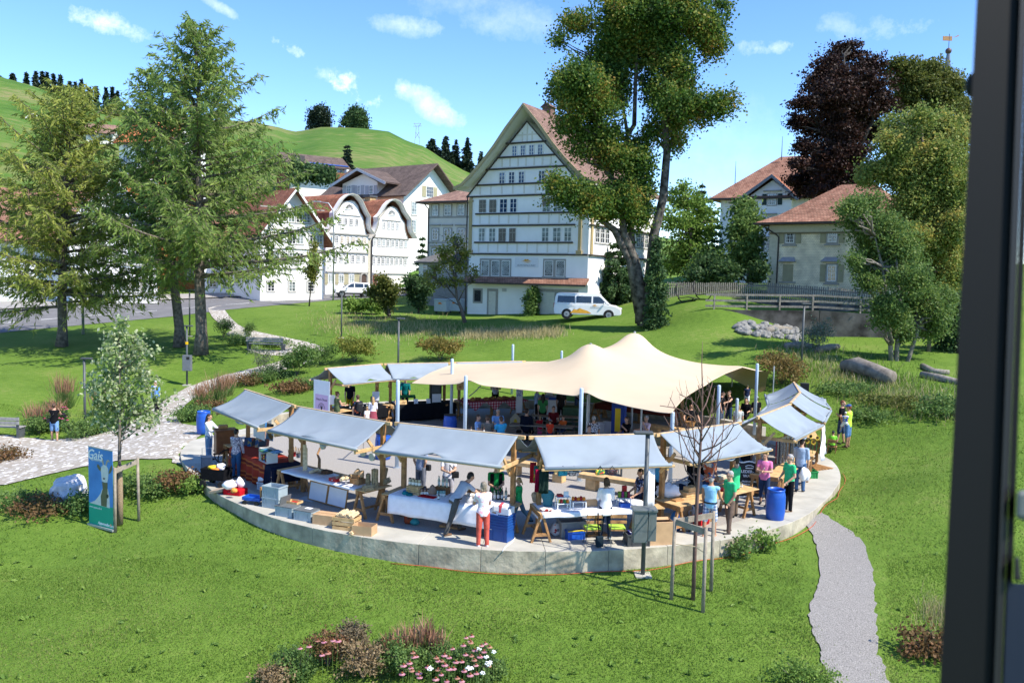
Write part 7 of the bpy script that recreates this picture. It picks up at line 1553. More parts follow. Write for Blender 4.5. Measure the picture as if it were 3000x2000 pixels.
# ---- tablecloths
def tcloth(label,st,a0,a1,m,front=.5,top=True,ends=(0,0),wav=.02,back=None,z=None):
 z=z or st.tz;t=T('tablecloth',label,'tablecloth',st.root.location,st.ang);o1=st.tin[1];o0=st.tin[0]if back is None else back;n=40;rows=[]
 for j,(o,zz)in enumerate([(-o0,z+.006),(0,z+.006),(o1-.06,z+.006),(o1-.02,z-.0)]+[(o1,z-front*k/5)for k in range(1,6)]):
  rows.append([(a0+(a1-a0)*i/n-st.h,-(o+(wav*math.sin(i*.9)*min(1,(z-zz)*3)+(z-zz)*.06 if zz<z-.01 else 0)),zz+(.01*math.sin(i*.5)if j==8 else 0))for i in range(n+1)])
 o=MB().grid(rows).build('cloth',m,t,smooth=True,solid=.006)
 for e,a,s in((ends[0],a0,-1),(ends[1],a1,1)):
  if e:MB().grid([[(a-st.h+s*(.01+.05*k),-y,z+.006-e*k)for y in np.linspace(-o0,o1,10)]for k in np.linspace(0,1,5)]).build('side_fall',m,t,smooth=True,solid=.006)
 return t
def stripes(name,c1,c2,s,axis=2):
 m=mat(name,c1,.92,.1);n,l=m.node_tree.nodes,m.node_tree.links;g=n.new('ShaderNodeTexCoord');w=n.new('ShaderNodeTexNoise');sp=n.new('ShaderNodeSeparateXYZ');l.new(g.outputs['Object'],sp.inputs[0])
 a=n.new('ShaderNodeMath');a.operation='MULTIPLY';a.inputs[1].default_value=s;l.new(sp.outputs[axis],a.inputs[0]);f=n.new('ShaderNodeMath');f.operation='PINGPONG';f.inputs[1].default_value=1;l.new(a.outputs[0],f.inputs[0])
 r=n.new('ShaderNodeValToRGB');r.color_ramp.interpolation='CONSTANT';e=r.color_ramp.elements;e[0].color=(*c1,1);e[1].color=(*c2,1);e[1].position=.55;q=e.new(.8);q.color=(*(x*.45 for x in c1),1);l.new(f.outputs[0],r.inputs[0]);l.new(r.outputs[0],n['Principled BSDF'].inputs['Base Color']);return m
tcloth('red and orange striped cloth hanging over the painting table',S1,.75,S1.L-.25,stripes('red_orange_stripes',(.3,.03,.012),(.42,.1,.02),5),.75,wav=.04)
tcloth('navy cloth over the right end of the painting table',S1,S1.L-.24,S1.L+.25,cloth('161C30'),.6,ends=(0,.5))
tcloth('thin white paper cover on the carved wood table',S2,.25,S2.L-.45,WHITEC,.05,back=-.15)
tcloth('white table cloth with long front fall at the bottle stall',S3,.25,S3.L-.25,WHITEC,.5,wav=.015)
tcloth('white cloth over the scarf stall table',S4,.1,S4.L-.35,WHITEC,.12,ends=(.22,0))
tcloth('long black cloth of the rear stall',S10,.2,S10.L+.1,BLK,.72,wav=.02,ends=(0,.3))
tcloth('black cloth on the rear left stall table',S9,.8,S9.L-.3,BLK,.55,ends=(.3,.5))
chk=checked('red_white','D8C8CC','C06878','A82438',16)
tcloth('red and white checked cloth under the bread loaves',S11,.1,S11.L-.1,chk,.08)
for i,a in enumerate((.75,1.75,2.7)):
 if a>S11.L-.4:continue
 M=S11.M;o=MB().add([M@Vector((a-.45-S11.h,-.87,.79)),M@Vector((a+.45-S11.h,-.87,.79)),M@Vector((a-S11.h,-.9,.36))],[(0,1,2)]).build('checked_cloth',chk,solid=.006);tag(o,'hanging corner of red checked cloth, '+('at the table left end','in the table middle','at the table right end')[i],'tablecloth')
for i in range(9):
 p=S11.p(.35+i*.36 if .35+i*.36<S11.L-.2 else S11.L-.3,.35+.18*(i%2),.81);lump('bread_loaf','brown bread loaf on the red checked cloth',p,(.17,.11,.09),mat('bread_crust',(.33,.17,.07),.8,.35,9),'bread',60+i,'bread loaves at the rear stall')
tcloth('dark red cloth on the shaded rear table',S12,.1,S12.L-.1,cloth('5C2A22'),.25)
# ---- painting stall goods
CANV=mat('white_card',(.66,.64,.6),.8,.04)
t=T('display_house','white board display box with paintings on its roof on the red cloth','display box',tb(786,1352),S1.ang);MB().box(-.32,.32,-.18,.18,0,.02).box(-.32,-.3,-.18,.18,.02,.4).box(.3,.32,-.18,.18,.02,.4).box(-.3,.3,.16,.18,.02,.4).box(-.32,.32,-.18,.18,.4,.42).build('shelf_box',CANV,t);MB().box(-.28,.28,-.12,.12,.02,.2).build('books',printed('books','3A3230',('A03828','2E5C8C','C8B850'),14,.6),t)
def painting(label,loc,w,h,rz,tilt,cols):
 t=T('painting',label,'painting',loc,rz);m=printed('paint_'+cols[0]+cols[1],cols[0],cols[1:],7,.6);M=Matrix.Rotation(tilt,4,'X');MB().box(-w/2,w/2,-.012,.012,0,h,0,M).build('canvas',m,t);mb=MB()
 return t
painting('green and blue landscape painting lying on the display box, left one',tb(765,1322,1.23),.4,.3,S1.ang,-1.5,('3C6A4A','4C8CB0','2A4C30'));painting('blue lake painting lying on the display box, right one',tb(795,1325,1.23),.4,.3,S1.ang,-1.5,('3A78A8','2C5A3A','86B0C8'))
painting('small framed seascape hanging on the post of the painting stall',tb(789,1290,1.0),.36,.36,S1.ang+.3,-.1,('5A8CB0','7A6A48','9CB8C8'));painting('dark grey small painting above the seascape',tb(790,1263,1.3),.34,.26,S1.ang+.3,-.1,('50545A','38383C','6A6C70'))
for i in range(5):painting('painting standing in the row at the left end of the painting table',S1.p(.95+i*.13,.25-.08*i,.81),.34,.3,S1.ang+.9,-.35,(('6A3A30','3A4A6A'),('2C5A8C','9A8C60'),('8C4A3C','3C3C40'),('46608C','B0A080'),('3C4650','8A5A50'))[i]);[o for o in COL.objects if o.name.startswith('painting')][-1]['group']='paintings in a row'
for i,(px,py,m)in enumerate(((861,1336,RED),(874,1340,GALV),(850,1345,GLASSW))):
 t=T('brush_pot',('red pot of brushes on the painting table','grey pot of brushes on the painting table','glass pot of brushes on the painting table')[i],'pot',tb(px,py),0);MB().lathe([(.06,0),(.075,.14),(.07,.14),(.06,.02)],n=14).build('pot',m,t);mb=MB()
 for j in range(6):mb.tube([(.03*math.cos(j),.03*math.sin(j),.05),(.07*math.cos(j),.07*math.sin(j),.32)],.008,5)
 mb.build('brushes',WOODL,t)
MB().box(-.5,.5,-.004,.004,0,.75).build('white_sheet',PAPER);o=[x for x in COL.objects if x.name.startswith('white_sheet')][-1];o.location=S1.p(1.5,.1,1.15);o.rotation_euler=(0,0,S1.ang);tag(o,'white sheet hanging under the painting stall roof','sheet')
# ---- carved wood stall goods
t=T('carved_board','tall split wooden board standing at the left end of the carved wood table','carving',tb(893,1378),0);MB().box(-.06,.05,-.03,.03,0,.8).box(.02,.08,-.03,.03,.02,.7).build('board',LOGW,t,bevel=.02)
o=MB().tube([tb(935,1372),tb(936,1345,.85),tb(930,1330,.9),tb(938,1312,.95)],[.05,.045,.03,.035],8).build('driftwood_figure',WOOD,smooth=True);tag(o,'upright gnarled driftwood figure on the carved wood table','carving')
o=MB().tube([tb(908,1383,.85),tb(930,1375,.87),tb(955,1382,.84)],[.04,.06,.03],8).build('driftwood_piece',LOGW,smooth=True);tag(o,'curved driftwood piece lying on the left part of the table','carving')
t=T('wicker_basket','dark flat basket with bark pieces on the carved wood table','basket',tb(958,1386),S2.ang);MB().box(-.16,.16,-.1,.1,0,.1).build('basket',mat('dark_wicker',(.1,.05,.025),.8,.3,20),t,bevel=.02)
for i in range(11):
 p=tb(985+(i%6)*7,1402-(i%2)*4+(i//6)*3,.8+.07*(i//4));o=MB().tube([p,p+Vector((.02*(i%3),.18,.02))],.035+.008*(i%3),9).build('log_piece',(LOGW,TWIG)[i%2]);tag(o,'short round log piece in the small pile on the table','log','log pieces on the carved wood table')
t=T('cash_box','small red cash box on the carved wood table','cash box',tb(982,1409),S2.ang);MB().box(-.16,.16,-.11,.11,0,.1).build('box',RED,t,bevel=.012);MB().box(-.02,.02,-.118,-.11,.04,.07).build('lock',LBL,t)
t=T('wooden_box','warm brown wooden box with smaller box on top, right on the carved wood table','box',tb(1048,1416),S2.ang);MB().box(-.19,.19,-.14,.14,0,.16).build('lower_box',WOOD,t,bevel=.006);MB().box(-.15,.15,-.1,.1,.161,.27).build('upper_box',mat('darker_wood',(.26,.13,.05),.7,.2,8),t,bevel=.006)
lump('paper_bag','crumpled brown paper bag behind the wooden box',tb(1058,1398,1.0),(.1,.08,.13),CARD,'bag',8);lump('paper_bag','second crumpled brown paper bag behind the wooden box',tb(1046,1396,1.0),(.09,.07,.12),CARD,'bag',9)
p=tb(1097,1427);bundle('tall upright twig bundle at the right end of the carved wood table',p,p+Vector((0,0,.52)),.09);p=tb(1078,1424);bundle('shorter upright twig bundle beside the tall one',p,p+Vector((0,0,.36)),.065)
bundle('twig bundle lying at the front right of the carved wood table',tb(1062,1430,.87),tb(1094,1428,.87),.075);bundle('loose twig bundle lying behind the right post',tb(1122,1412,.9),tb(1140,1406,.9),.08);bundle('upright twig bundle behind the right post',tb(1122,1408),tb(1124,1408)+Vector((.05,0,.38)),.07)
for i,(px,py,z)in enumerate(((946,1305,1.75),(1064,1325,1.75),(1090,1338,1.75),(1106,1322,1.8))):
 p=at(px,py,z);t=T('hanging_weight','round grey stone weight hanging at the roof corner of the carved wood stall','weight',p,S2.ang,'stone weights at the stall corners');MB().lathe([(.02,-.03),(.11,-.03),(.11,.03),(.02,.03)],n=20,M=Matrix.Rotation(PI/2,3,'X')).build('disc',GALV,t);MB().tube([(0,0,.1),(0,0,.3)],.006,5).build('cord',BLACK,t)
for i,a in enumerate((1.5,2.35)):
 t=T('framed_panel',('left','right')[i]+' white framed panel leaning under the carved wood table','panel',S2.p(a,.5,.05),S2.ang);M=Matrix.Rotation(-.18,4,'X');MB().box(-.38,.38,-.012,.0,0,.5,0,M).build('sheet',PAPER,t);MB().box(-.42,.42,-.02,.012,-.03,.0,0,M).box(-.42,.42,-.02,.012,.5,.53,0,M).box(-.42,-.385,-.02,.012,0,.5,0,M).box(.385,.42,-.02,.012,0,.5,0,M).build('frame',WOOD,t)
# ---- bottle stall goods
k3=K(1100,1220,460/1717);t3=lambda x,y,z=Tz:tb(*k3(x,y),z)
t=T('slatted_box','small slatted wooden box holding jars at the left of the white cloth','box',t3(428,845),S3.ang);mb=MB()
for j in range(4):mb.box(-.2,.2,-.13,-.12,.01+j*.055,.05+j*.055).box(-.2,.2,.12,.13,.01+j*.055,.05+j*.055).box(-.2,-.19,-.12,.12,.01+j*.055,.05+j*.055).box(.19,.2,-.12,.12,.01+j*.055,.05+j*.055)
mb.build('slats',WOODL,t);MB().box(-.19,.19,-.12,.12,.22,.235).build('shelf',WOODL,t)
for i in range(4):bottle('jar with pale label on top of the small slatted wooden box',S3.M@(S3.M.inverted()@t3(428,845)+Vector((-.15+i*.1,0,.236))),GLASSW,.19,.045,'jars on the slatted box',jar=True)
for i in range(5):bottle('jar of brown fruit in the middle row of the bottle stall',t3(505+(i%3)*36,852-(i//3)*22),mat('brown_preserve',(.16,.07,.04),.2,.3,20,spec=.7),.17,.05,'jars of brown fruit',jar=True)
lump('paper_bag','square brown paper gift bag on the bottle stall',t3(622,855),(.12,.08,.14),mat('brown_gift_bag',(.3,.2,.15),.85,.06),'bag',3)
t=T('wooden_box','dark wooden bottle box behind the jars','box',t3(735,840),S3.ang);MB().box(-.19,.19,-.1,.1,0,.2).build('box',mat('darker_wood',(.26,.13,.05)),t,bevel=.006)
for i in range(6):bottle('slim clear bottle standing in the dark wooden box',S3.M@(S3.M.inverted()@t3(735,840)+Vector((-.15+i*.06,.03*(-1)**i,.2))),mat('clear_liquor',(.4,.42,.3),.12,.2,spec=.9),.27,.026,'clear bottles in the dark box')
for i in range(3):bottle('jar with turquoise label in the front row of the bottle stall',t3(686+i*32,872),mat('turquoise_jar',(.2,.36,.36),.3,.2,20),.17,.042,'jars with turquoise labels',jar=True)
bottle('small dark bottle alone at the front edge of the white cloth',t3(690,908),GLASSB,.21,.03)
for i,(x,y,c,nm)in enumerate(((325,852,'1E7A80','turquoise'),(372,866,'155C62','dark teal'),(345,830,'2C68A0','blue'))):lump('cloth_pouch',nm+' cloth pouch at the left end of the bottle stall',t3(x,y),(.11,.08,.05),cloth(c),'pouch',i)
o=MB().box(-.25,.25,-.12,.12,0,.02).build('red_cloth',REDC,bevel=.008);o.location=t3(570,878);o.rotation_euler=(0,0,S3.ang);tag(o,'folded dark red cloth on the white table cloth','cloth')
for i in range(6):o=MB().box(-.07,.07,-.05,.05,0,.004).build('price_card',PAPER);o.location=t3(395+i*72,880+(i%2)*8);o.rotation_euler=(0,0,S3.ang+.3*(i%3));tag(o,'small white price card on the bottle stall cloth','card','price cards on the bottle stall')
t=T('wicker_basket','round wicker basket of bread behind the woman in coral trousers','basket',t3(1068,850),0);MB().lathe([(.14,0),(.2,.12),(.19,.12),(.13,.02)],n=20).build('basket',mat('golden_wicker',(.33,.17,.06),.8,.3,25),t)
for i in range(5):lump('gift_packet','gift packet wrapped in clear film on the bottle stall',t3(1030+(i%3)*36,905+(i//3)*40),(.09,.07,.1),mat('clear_film',(.5,.47,.44),.2,.3,15,spec=.8),'packet',i,'wrapped gift packets')
for i in range(10):bottle('bottle in the group at the right end of the bottle stall',t3(1258+(i%5)*42,905-(i//5)*22),(GLASSB,mat('clear_liquor',(.4,.42,.3)),GLASSB)[i%3],.27,.038,'bottles at the right end of the bottle stall')
pile=P_(*k3(1372,1352));BLUEC=mat('dark_blue_crate',(.012,.07,.27),.45,.08,spec=.4)
euro('large dark blue crate at the bottom of the blue stack',pile,S3.ang-.05,.58,.42,.36,False,BLUEC,'dark blue crates stacked before the bottle stall')
for i in range(5):euro(('lowest','second','third','fourth','topmost')[i]+' of the flat nested dark blue crates in the stack',pile+Vector((0,0,.36+i*.07)),S3.ang-.05,.6,.44,.072,False,BLUEC,'dark blue crates stacked before the bottle stall')
q=pile+Vector((.04,.02,.72));carton('flat white carton on top of the blue crate stack',q,S3.ang,.48,.36,.16,True,False,PAPER);t=T('paper_parcel','white paper parcel with red band in the white carton','parcel',q+Vector((-.04,-.02,.04)),S3.ang+.2);MB().box(-.22,.2,-.15,.15,0,.2).build('parcel',PAPER,t,bevel=.05);MB().box(-.05,.05,-.153,.153,-.0,.204).build('red_band',mat('pink_red_band',(.6,.08,.1),.6),t,bevel=.02)
lump('backpack','orange and black backpack under the left end of the bottle stall',P_(*k3(365,1168)),(.16,.12,.22),mat('orange_black_pack',(.6,.1,.02),.7,.5,6,col2=(.03,.02,.02)),'backpack',2)
bottle('bright green drinking bottle on the trestle foot of the bottle stall',P_(*k3(255,1140))+Vector((0,0,.26)),mat('lime_bottle',(.35,.55,.04),.3),.26,.05,None,False);
o=lump('dustpan','teal dustpan on the gravel under the bottle stall',P_(*k3(430,1180)),(.12,.1,.1),mat('teal_plastic',(.03,.22,.24),.5),'dustpan',3)
o=MB().tube([at(*k3(1478,1292),.01),at(*k3(1530,1320),.01),at(*k3(1490,1372),.035),at(*k3(1420,1420),.04),at(*k3(1390,1470),.04),at(*k3(1384,1490),-.1),at(*k3(1370,1540),-.5),at(*k3(1350,1575),-.56)],.014,6).build('power_cable',WHITE,smooth=True);tag(o,'white power cable running over the stone rim','cable')
# red cable along the wall foot
pts=[]
for a in np.linspace(math.radians(255),math.radians(352),50):
 r_=RA(a)+.12+.05*math.sin(a*23);x,y=CC.x+r_*math.cos(a),CC.y+r_*math.sin(a);pts.append((x,y,gz(x,y)+.03+.02*math.sin(a*31)))
o=MB().tube(pts,.01,5).build('power_cable',mat('orange_red_cable',(.45,.09,.04),.6),smooth=True);tag(o,'orange red power cable lying in the grass along the rim wall','cable')
# ---- scarf stall goods
k_4=K(1500,1240,480/1711);t4=lambda x,y,z=Tz:tb(*k_4(x,y),z)
for i,(x,y0,y1,w,c,nm)in enumerate(((222,405,620,.16,'A81F2C','red scarf'),(256,440,600,.12,'5C8A3C','green and yellow scarf'),(272,480,715,.14,'8C1438','crimson scarf'),(335,490,730,.24,'22332E','dark green shawl'))):
 p1=at(*k_4(x,y0),1.95);d_=p1.y;p0=aty(*k_4(x-6,y1),d_);hz=p1.z-p0.z;rows=[[(-w/2+w*j/8,.03*math.sin(j*1.9+k),-hz*k/6)for j in range(9)]for k in range(7)]
 o=MB().grid(rows).build('scarf',printed('scarf_gy','5C8A3C',('C8A83C','2E6A6A'),9,.5)if i==1 else cloth(c),smooth=True,solid=.015);o.location=p1;tag(o,nm+' hanging at the left post of the scarf stall','scarf',None)
for i,(x0,x1,y1,c,sp,nm)in enumerate(((480,582,540,'2E8CA0',('1C6A80','50A8B8'),'turquoise patterned bag'),(592,702,540,'6A6A72',('3A3A40','8C8C94'),'grey patterned bag'),(870,972,530,'1E7A48',('C83C3C','D8C83C'),'green dotted bag'),(992,1100,520,'30282C',('8C2A30','50484C'),'dark patterned bag'),(385,470,520,'1E2A5A',('3C4A8C',),'navy bag'))):
 a,b_=at(*k_4(x0,480),1.98),at(*k_4(x1,480),1.98);w=(b_-a).length;hh=(y1-470)*.2805/FPX*a.y
 t=T('hanging_bag',nm+' hanging from the scarf stall eave','bag',(a+b_)/2,S4.ang);MB().box(-w/2,w/2,-.03,.03,-hh,0).build('pouch',printed('bag'+nm[:6],c,sp,30,.4),t,bevel=.025);MB().tube([(-w*.3,0,-.02),(0,0,.09),(w*.3,0,-.02)],.01,5).build('handle',BLK,t)
def wshelf(label,loc,w,d,h,levels=2):
 t=T('white_shelf',label,'shelf',loc,S4.ang);
 for z in np.linspace(h/levels,h,levels):MB().box(-w/2,w/2,-d/2,d/2,z-.015,z).build('shelf_board',WHITE,t)
 for sx in(-1,1):
  for sy in(-1,1):MB().box(sx*(w/2-.012)-.012,sx*(w/2-.012)+.012,sy*(d/2-.012)-.012,sy*(d/2-.012)+.012,0,h-.016).build('leg',WHITE,t)
 return t
wshelf('taller white two tier shelf at the left of the scarf table',t4(528,893),.36,.24,.34);wshelf('white small shelf with orange toys beside the taller one',t4(690,885),.38,.24,.2,1);wshelf('white shelf with coloured packets at the right of the scarf table',t4(1165,850),.34,.22,.2,1)
def box_(label,loc,s,m,rz=None,cat='box',name='small_box',group=None):
 o=MB().box(-s[0]/2,s[0]/2,-s[1]/2,s[1]/2,0,s[2]).build(name,m,bevel=min(s)*.12);o.location=loc;o.rotation_euler=(0,0,S4.ang if rz is None else rz);return tag(o,label,cat,group)
q=t4(528,893);box_('red book on the taller white shelf',q+Vector((-.08,0,.342)),(.14,.16,.05),RED);box_('white picture card on the taller white shelf',q+Vector((.08,0,.342)),(.13,.03,.13),PAPER)
for i in range(4):box_('small coloured bead box on the middle tier of the taller shelf',q+Vector((-.12+i*.08,-.02,.172)),(.06,.08,.09),(YEL,RED,GREENB,mat('orange_plastic',(.7,.2,.02)))[i],group='bead boxes on the shelf')
q=t4(690,885);
for i in range(5):lump('knitted_toy','orange and red knitted toy on the small white shelf',q+Vector((-.14+i*.07,.03*(i%2),.203)),(.045,.045,.06),(mat('orange_plastic',(.7,.2,.02)),RED)[i%2],'toy',i,'knitted toys')
q=t4(1165,850)
for i,c in enumerate(('6A8C28','8C2A6A','4A7A34','7A2444')):box_('coloured tea packet on the right white shelf',q+Vector((-.12+i*.08,-.0,.203)),(.07,.09,.16),paint(c),group='tea packets on the shelf')
box_('red tin behind the tea packets',q+Vector((.02,.1,.203)),(.12,.1,.3),RED,None,'tin','tin');box_('blue plastic box on the scarf table',t4(1176,872),(.28,.17,.12),BLUEP);box_('grey picture folder standing in the middle of the scarf table',t4(825,868),(.34,.03,.2),CARD)
lump('knitted_bag','large teal knitted bag leaning at the left of the scarf table',t4(372,865),(.16,.09,.26),stripes('teal_knit',(.05,.2,.24),(.1,.32,.36),40),'bag',2);lump('cloth_bag','white cloth bag with dark leaf print at the left front of the scarf table',t4(355,915),(.2,.12,.05),printed('leaf_print','D8D4CC',('3A2A28','8C2A2A'),14,.25),'bag',5)
lump('knit_stack','stack of beige knitted rolls beside the left post of the scarf stall',t4(240,820),(.1,.1,.16),mat('beige_knit',(.45,.34,.22),.9,.2,15),'knitwear',1)
euro('grey folding crate under the scarf table',P_(*k_4(615,1165)),S4.ang+.05,.72,.45,.42,False,mat('grey_folding_crate',(.24,.25,.25),.6,.1),None)
o0=P_(*k_4(655,1205));euro('blue shopping basket with yellow rim before the scarf table',o0,S4.ang,.5,.34,.24,False,BLUEP,None,name='shopping_basket',cat='basket');[MB().tube([(x,-.16,.24),(x*.6,-.16,.27),(-x,-.16,.25)],.015,6).build('yellow_handle',YEL,COL.objects[[o.name for o in COL.objects if o.name.startswith('shopping_basket')][-1]])for x in(.24,)]
lump('plastic_bag','silver patterned bag under the left end of the scarf table',P_(*k_4(455,1170)),(.15,.12,.2),printed('silver_bag','A8A8AE',('8C2A34','6A6A70'),16,.3),'bag',4)
def bistro(label,px,py,rz):
 t=T('folding_chair',label,'chair',P_(px,py),rz,'folding chairs with green cushions');M=mat('green_cushion',(.36,.55,.06),.9,.1)
 MB().box(-.2,.2,-.19,.19,.42,.445).build('seat',WOOD,t,bevel=.005);MB().box(-.2,.2,-.19,.18,.447,.5).build('cushion',M,t,bevel=.022)
 for z in(.66,.8):MB().box(-.21,.21,.19,.21,z-.04,z+.04).build('back_slat',WOOD,t,bevel=.006)
 for s in(-1,1):MB().tube([(s*.19,-.24,0),(s*.19,.2,.45),(s*.19,.2,.86)],.011,6).build('leg',DGREY,t);MB().tube([(s*.175,.26,0),(s*.175,-.17,.43)],.011,6).build('leg',DGREY,t)
 MB().tube([(-.19,-.16,.08),(.19,-.16,.08)],.008,5).build('stretcher',DGREY,t);return t
c1_=bistro('folding wooden chair with green cushion and black bag on its back, left one',*k_4(835,1272),PI+.15);bistro('folding wooden chair with green cushion, nearer the lamp post',*k_4(1090,1268),PI+.05)
p=c1_.location;t=T('shoulder_bag','dark shoulder bag hanging from the left green cushioned chair','bag',p+Vector((.16,-.25,.05)),.4);MB().box(-.1,.1,-.05,.05,0,.28).build('pouch',cloth('1D2A34'),t,bevel=.03);MB().tube([(0,0,.27),(-.05,.02,.6),(-.04,.04,.86)],.02,6).build('strap',BLK,t)
euro('black slotted crate full of magazines at the foot of the lamp post',P_(*k_4(1300,1272)),S4.ang-.1,.62,.42,.34,False,mat('black_slotted_crate',(.06,.065,.07),.5),None);
for i in range(4):box_('magazine in the black slotted crate',P_(*k_4(1300,1272))+Vector((-.18+i*.1,.02*i,.1)),(.03,.28,.26),printed('magazine%d'%i,('3A3A8C','8C3A6A','B8B8C0','2A4A6A')[i],('C8C8D0','A03040'),12,.3),None,'magazine','magazine','magazines in the crate')
carton('big open cardboard box right of the lamp post',P_(*k_4(1515,1250)),S4.ang-.06,.72,.5,.62,True)
o=MB().grid([[(x,.05*math.sin(x*7+z),-z)for x in np.linspace(0,.24,5)]for z in np.linspace(0,1.05,6)]).build('hanging_cloth',WHITEC,smooth=True,solid=.01);o.location=at(*k_4(1425,470),1.95);o.rotation_euler=(0,0,S4.ang+.2);tag(o,'white cloth hanging at the right end of the scarf stall','cloth')
# ---- wooden box stall and leather goods
k_5=K(1900,1220,500/1704);t5=lambda x,y,z=Tz:tb(*k_5(x,y),z)
lump('cloth_pile','heap of white cloth on the left of the wooden box table',t5(190,800),(.36,.2,.2),WHITEC,'cloth',3)
box_('larger pale wooden box on the wooden box table',t5(395,785),(.5,.3,.14),WOODL,S5.ang,'box','wooden_box');box_('smaller wooden box on top of the larger one',t5(405,785)+Vector((.03,0,.142)),(.36,.22,.12),WOODL,S5.ang,'box','wooden_box');box_('dark blue folder beside the wooden boxes',t5(335,742),(.08,.2,.2),cloth('1E2A44'),S5.ang);box_('flat wooden tray at the front of the wooden box table',t5(285,835),(.34,.22,.04),WOOD,S5.ang,'tray','wooden_tray')
t=T('wire_basket','silver wire basket behind the white cloth heap','basket',t5(300,690),0);mb=MB()
for k_ in range(4):mb.tube([((.12+.03*k_)*1.6*math.cos(a),(.12+.03*k_)*math.sin(a),.05*k_)for a in np.linspace(0,2*PI,21)],.008,5,caps=False)
for a in np.linspace(0,2*PI,16):mb.tube([(.19*math.cos(a),.12*math.sin(a),0),(.34*math.cos(a),.21*math.sin(a),.16)],.006,4)
mb.build('wire',GALV,t)
carton('small cardboard box under the wooden box table',P_(*k_5(335,990))+Vector((0,0,.0)),S5.ang,.42,.34,.32,True);carton('low brown box at the left trestle of the wooden box table',P_(*k_5(175,1045)),S5.ang,.34,.26,.2)
lump('carrier_bag','bright blue carrier bag on the gravel under the wooden box table',P_(*k_5(270,1130)),(.22,.14,.26),mat('blue_bag_film',(.02,.2,.6),.4,.15,8,spec=.5),'bag',6);lump('tote_bag','black and white bag beside the blue carrier bag',P_(*k_5(385,1150)),(.2,.12,.12),mat('black_white_bag',(.03,.03,.03),.6,.5,5,col2=(.45,.45,.42)),'bag',7)
t=T('watering_jug','white plastic jug behind the blue carrier bag','jug',P_(*k_5(460,1010)),0);MB().lathe([(.08,0),(.1,.05),(.1,.2),(.05,.28),(.06,.32)],n=16).build('jug',WHITE,t,smooth=True);MB().tube([(-.1,0,.22),(-.17,0,.2),(-.17,0,.1),(-.1,0,.06)],.015,6).build('handle',WHITE,t)
euro('small red crate behind the barefoot man',P_(*k_5(525,1070)),S5.ang,.4,.3,.26,False,RED,None)
for i in range(5):bottle('small jar at the right end of the wooden box table',t5(880+i*12,705-(i%2)*12),GLASSW,.13,.035,'small jars at the wooden box table',jar=True)
box_('stack of books and cards at the right of the wooden box table',t5(720,640),(.5,.3,.16),printed('cards','C0B49C',('3C7A8C','8C3A2A'),9,.3),S5.ang,'books','book_pile');lump('leather_pouch','dark red leather pouch on the wooden box table',t5(735,745),(.12,.08,.07),cloth('5A1420'),'pouch',8)
# the blackboard
p0,p1=P_(*k_5(925,800)),P_(*k_5(1075,832));mid_=(p0+p1)/2;rz=-.12
t=T('blackboard_sign','black board with white rim advertising leather goods, standing on the gravel','sign',mid_,rz);hB,wB=1.12,.72
def wavy(w,h,e):
 pts=[]
 for u_ in np.linspace(-1,1,9):pts.append((u_*w/2,h+e*(.5*math.cos(u_*PI*1.5))))
 for v_ in np.linspace(1,0,9)[1:]:pts.append((w/2-e*.5*(1-math.cos(v_*4*PI))*.7,h*v_))
 for u_ in np.linspace(1,-1,9)[1:]:pts.append((u_*w/2,e*.4*math.cos(u_*PI*1.5)))
 for v_ in np.linspace(0,1,9)[1:-1]:pts.append((-w/2+e*.5*(1-math.cos(v_*4*PI))*.7,h*v_))
 return pts
lean_=Matrix.Translation((0,0,.04))@Matrix.Rotation(-.12,4,'X')
MB().prism(wavy(wB,hB,.05),0,.02).build('rim',WHITE,t,M=lean_);MB().prism([(x*.92,.04+z*.93)for x,z in wavy(wB,hB,.05)],-.006,-.001).build('board',BLACK,t,M=lean_)
wp=mat('white_lettering',(.8,.8,.78),.6)
for s_,sz,x,z in(('LEDER-',.125,-.06,.8),('WAREN',.125,.03,.66),('PRODUKTION',.068,-.0,.49),('HANDEL',.068,-.1,.4),('REPARATUREN',.068,0,.31)):text(s_,sz,lean_@XZ(x,-.009,z),wp,t,bold=.002)
MB().tube([(-.13,-.01,.96),(-.05,-.01,1.0),(.05,-.01,1.0),(.13,-.01,.96)],.012,5).box(-.12,.12,-.012,-.008,.9,.925).build('emblem',wp,t,M=lean_);MB().ell((-.1,-.012,.16),(.06,.006,.035)).ell((.06,-.012,.16),(.035,.006,.05)).ell((.1,-.012,.13),(.05,.006,.025)).ell((-.05,-.012,.19),(.02,.006,.02)).build('yellow_print',YEL,t,M=lean_)
# jewellery board and belts
t=T('jewellery_board','grey board hung with rows of small jewellery at the belt stall','display board',P_(2222,1432),S6.ang*.3+.2);MB().box(-.26,.26,-.012,.012,.7,1.75).build('panel',mat('grey_felt',(.2,.19,.18),.9),t);MB().box(-.24,-.2,0,.04,0,.7).box(.2,.24,0,.04,0,.7).build('stand',WOOD,t);MB().box(-.14,.2,-.02,-.012,1.68,1.76).build('header',paint('B8B4DC'),t)
mb=MB();mb2=MB()
for r_ in range(7):
 for c in range(8):(mb if(r_+c)%3 else mb2).ell((-.22+c*.063,-.02,.8+r_*.125),(.018+.008*(c%2),.01,.03),8,5)
q=mb.build('trinkets',mat('silver_trinkets',(.5,.48,.45),.3,.3,30,metal=.5),t);q['kind']='stuff';q=mb2.build('trinkets',mat('red_trinkets',(.4,.05,.03),.4,.3,30),t);q['kind']='stuff'
p=P_(2302,1424);t=T('belt_rack','rack of hanging studded leather belts in black, white and red','clothes rack',p,.35);MB().tube([(-.5,0,1.62),(0,0,1.74),(.5,0,1.62)],.02,8).tube([(0,0,0),(0,0,1.72)],.025,8).box(-.25,.25,-.2,.2,0,.03).build('stand',WOODL,t)
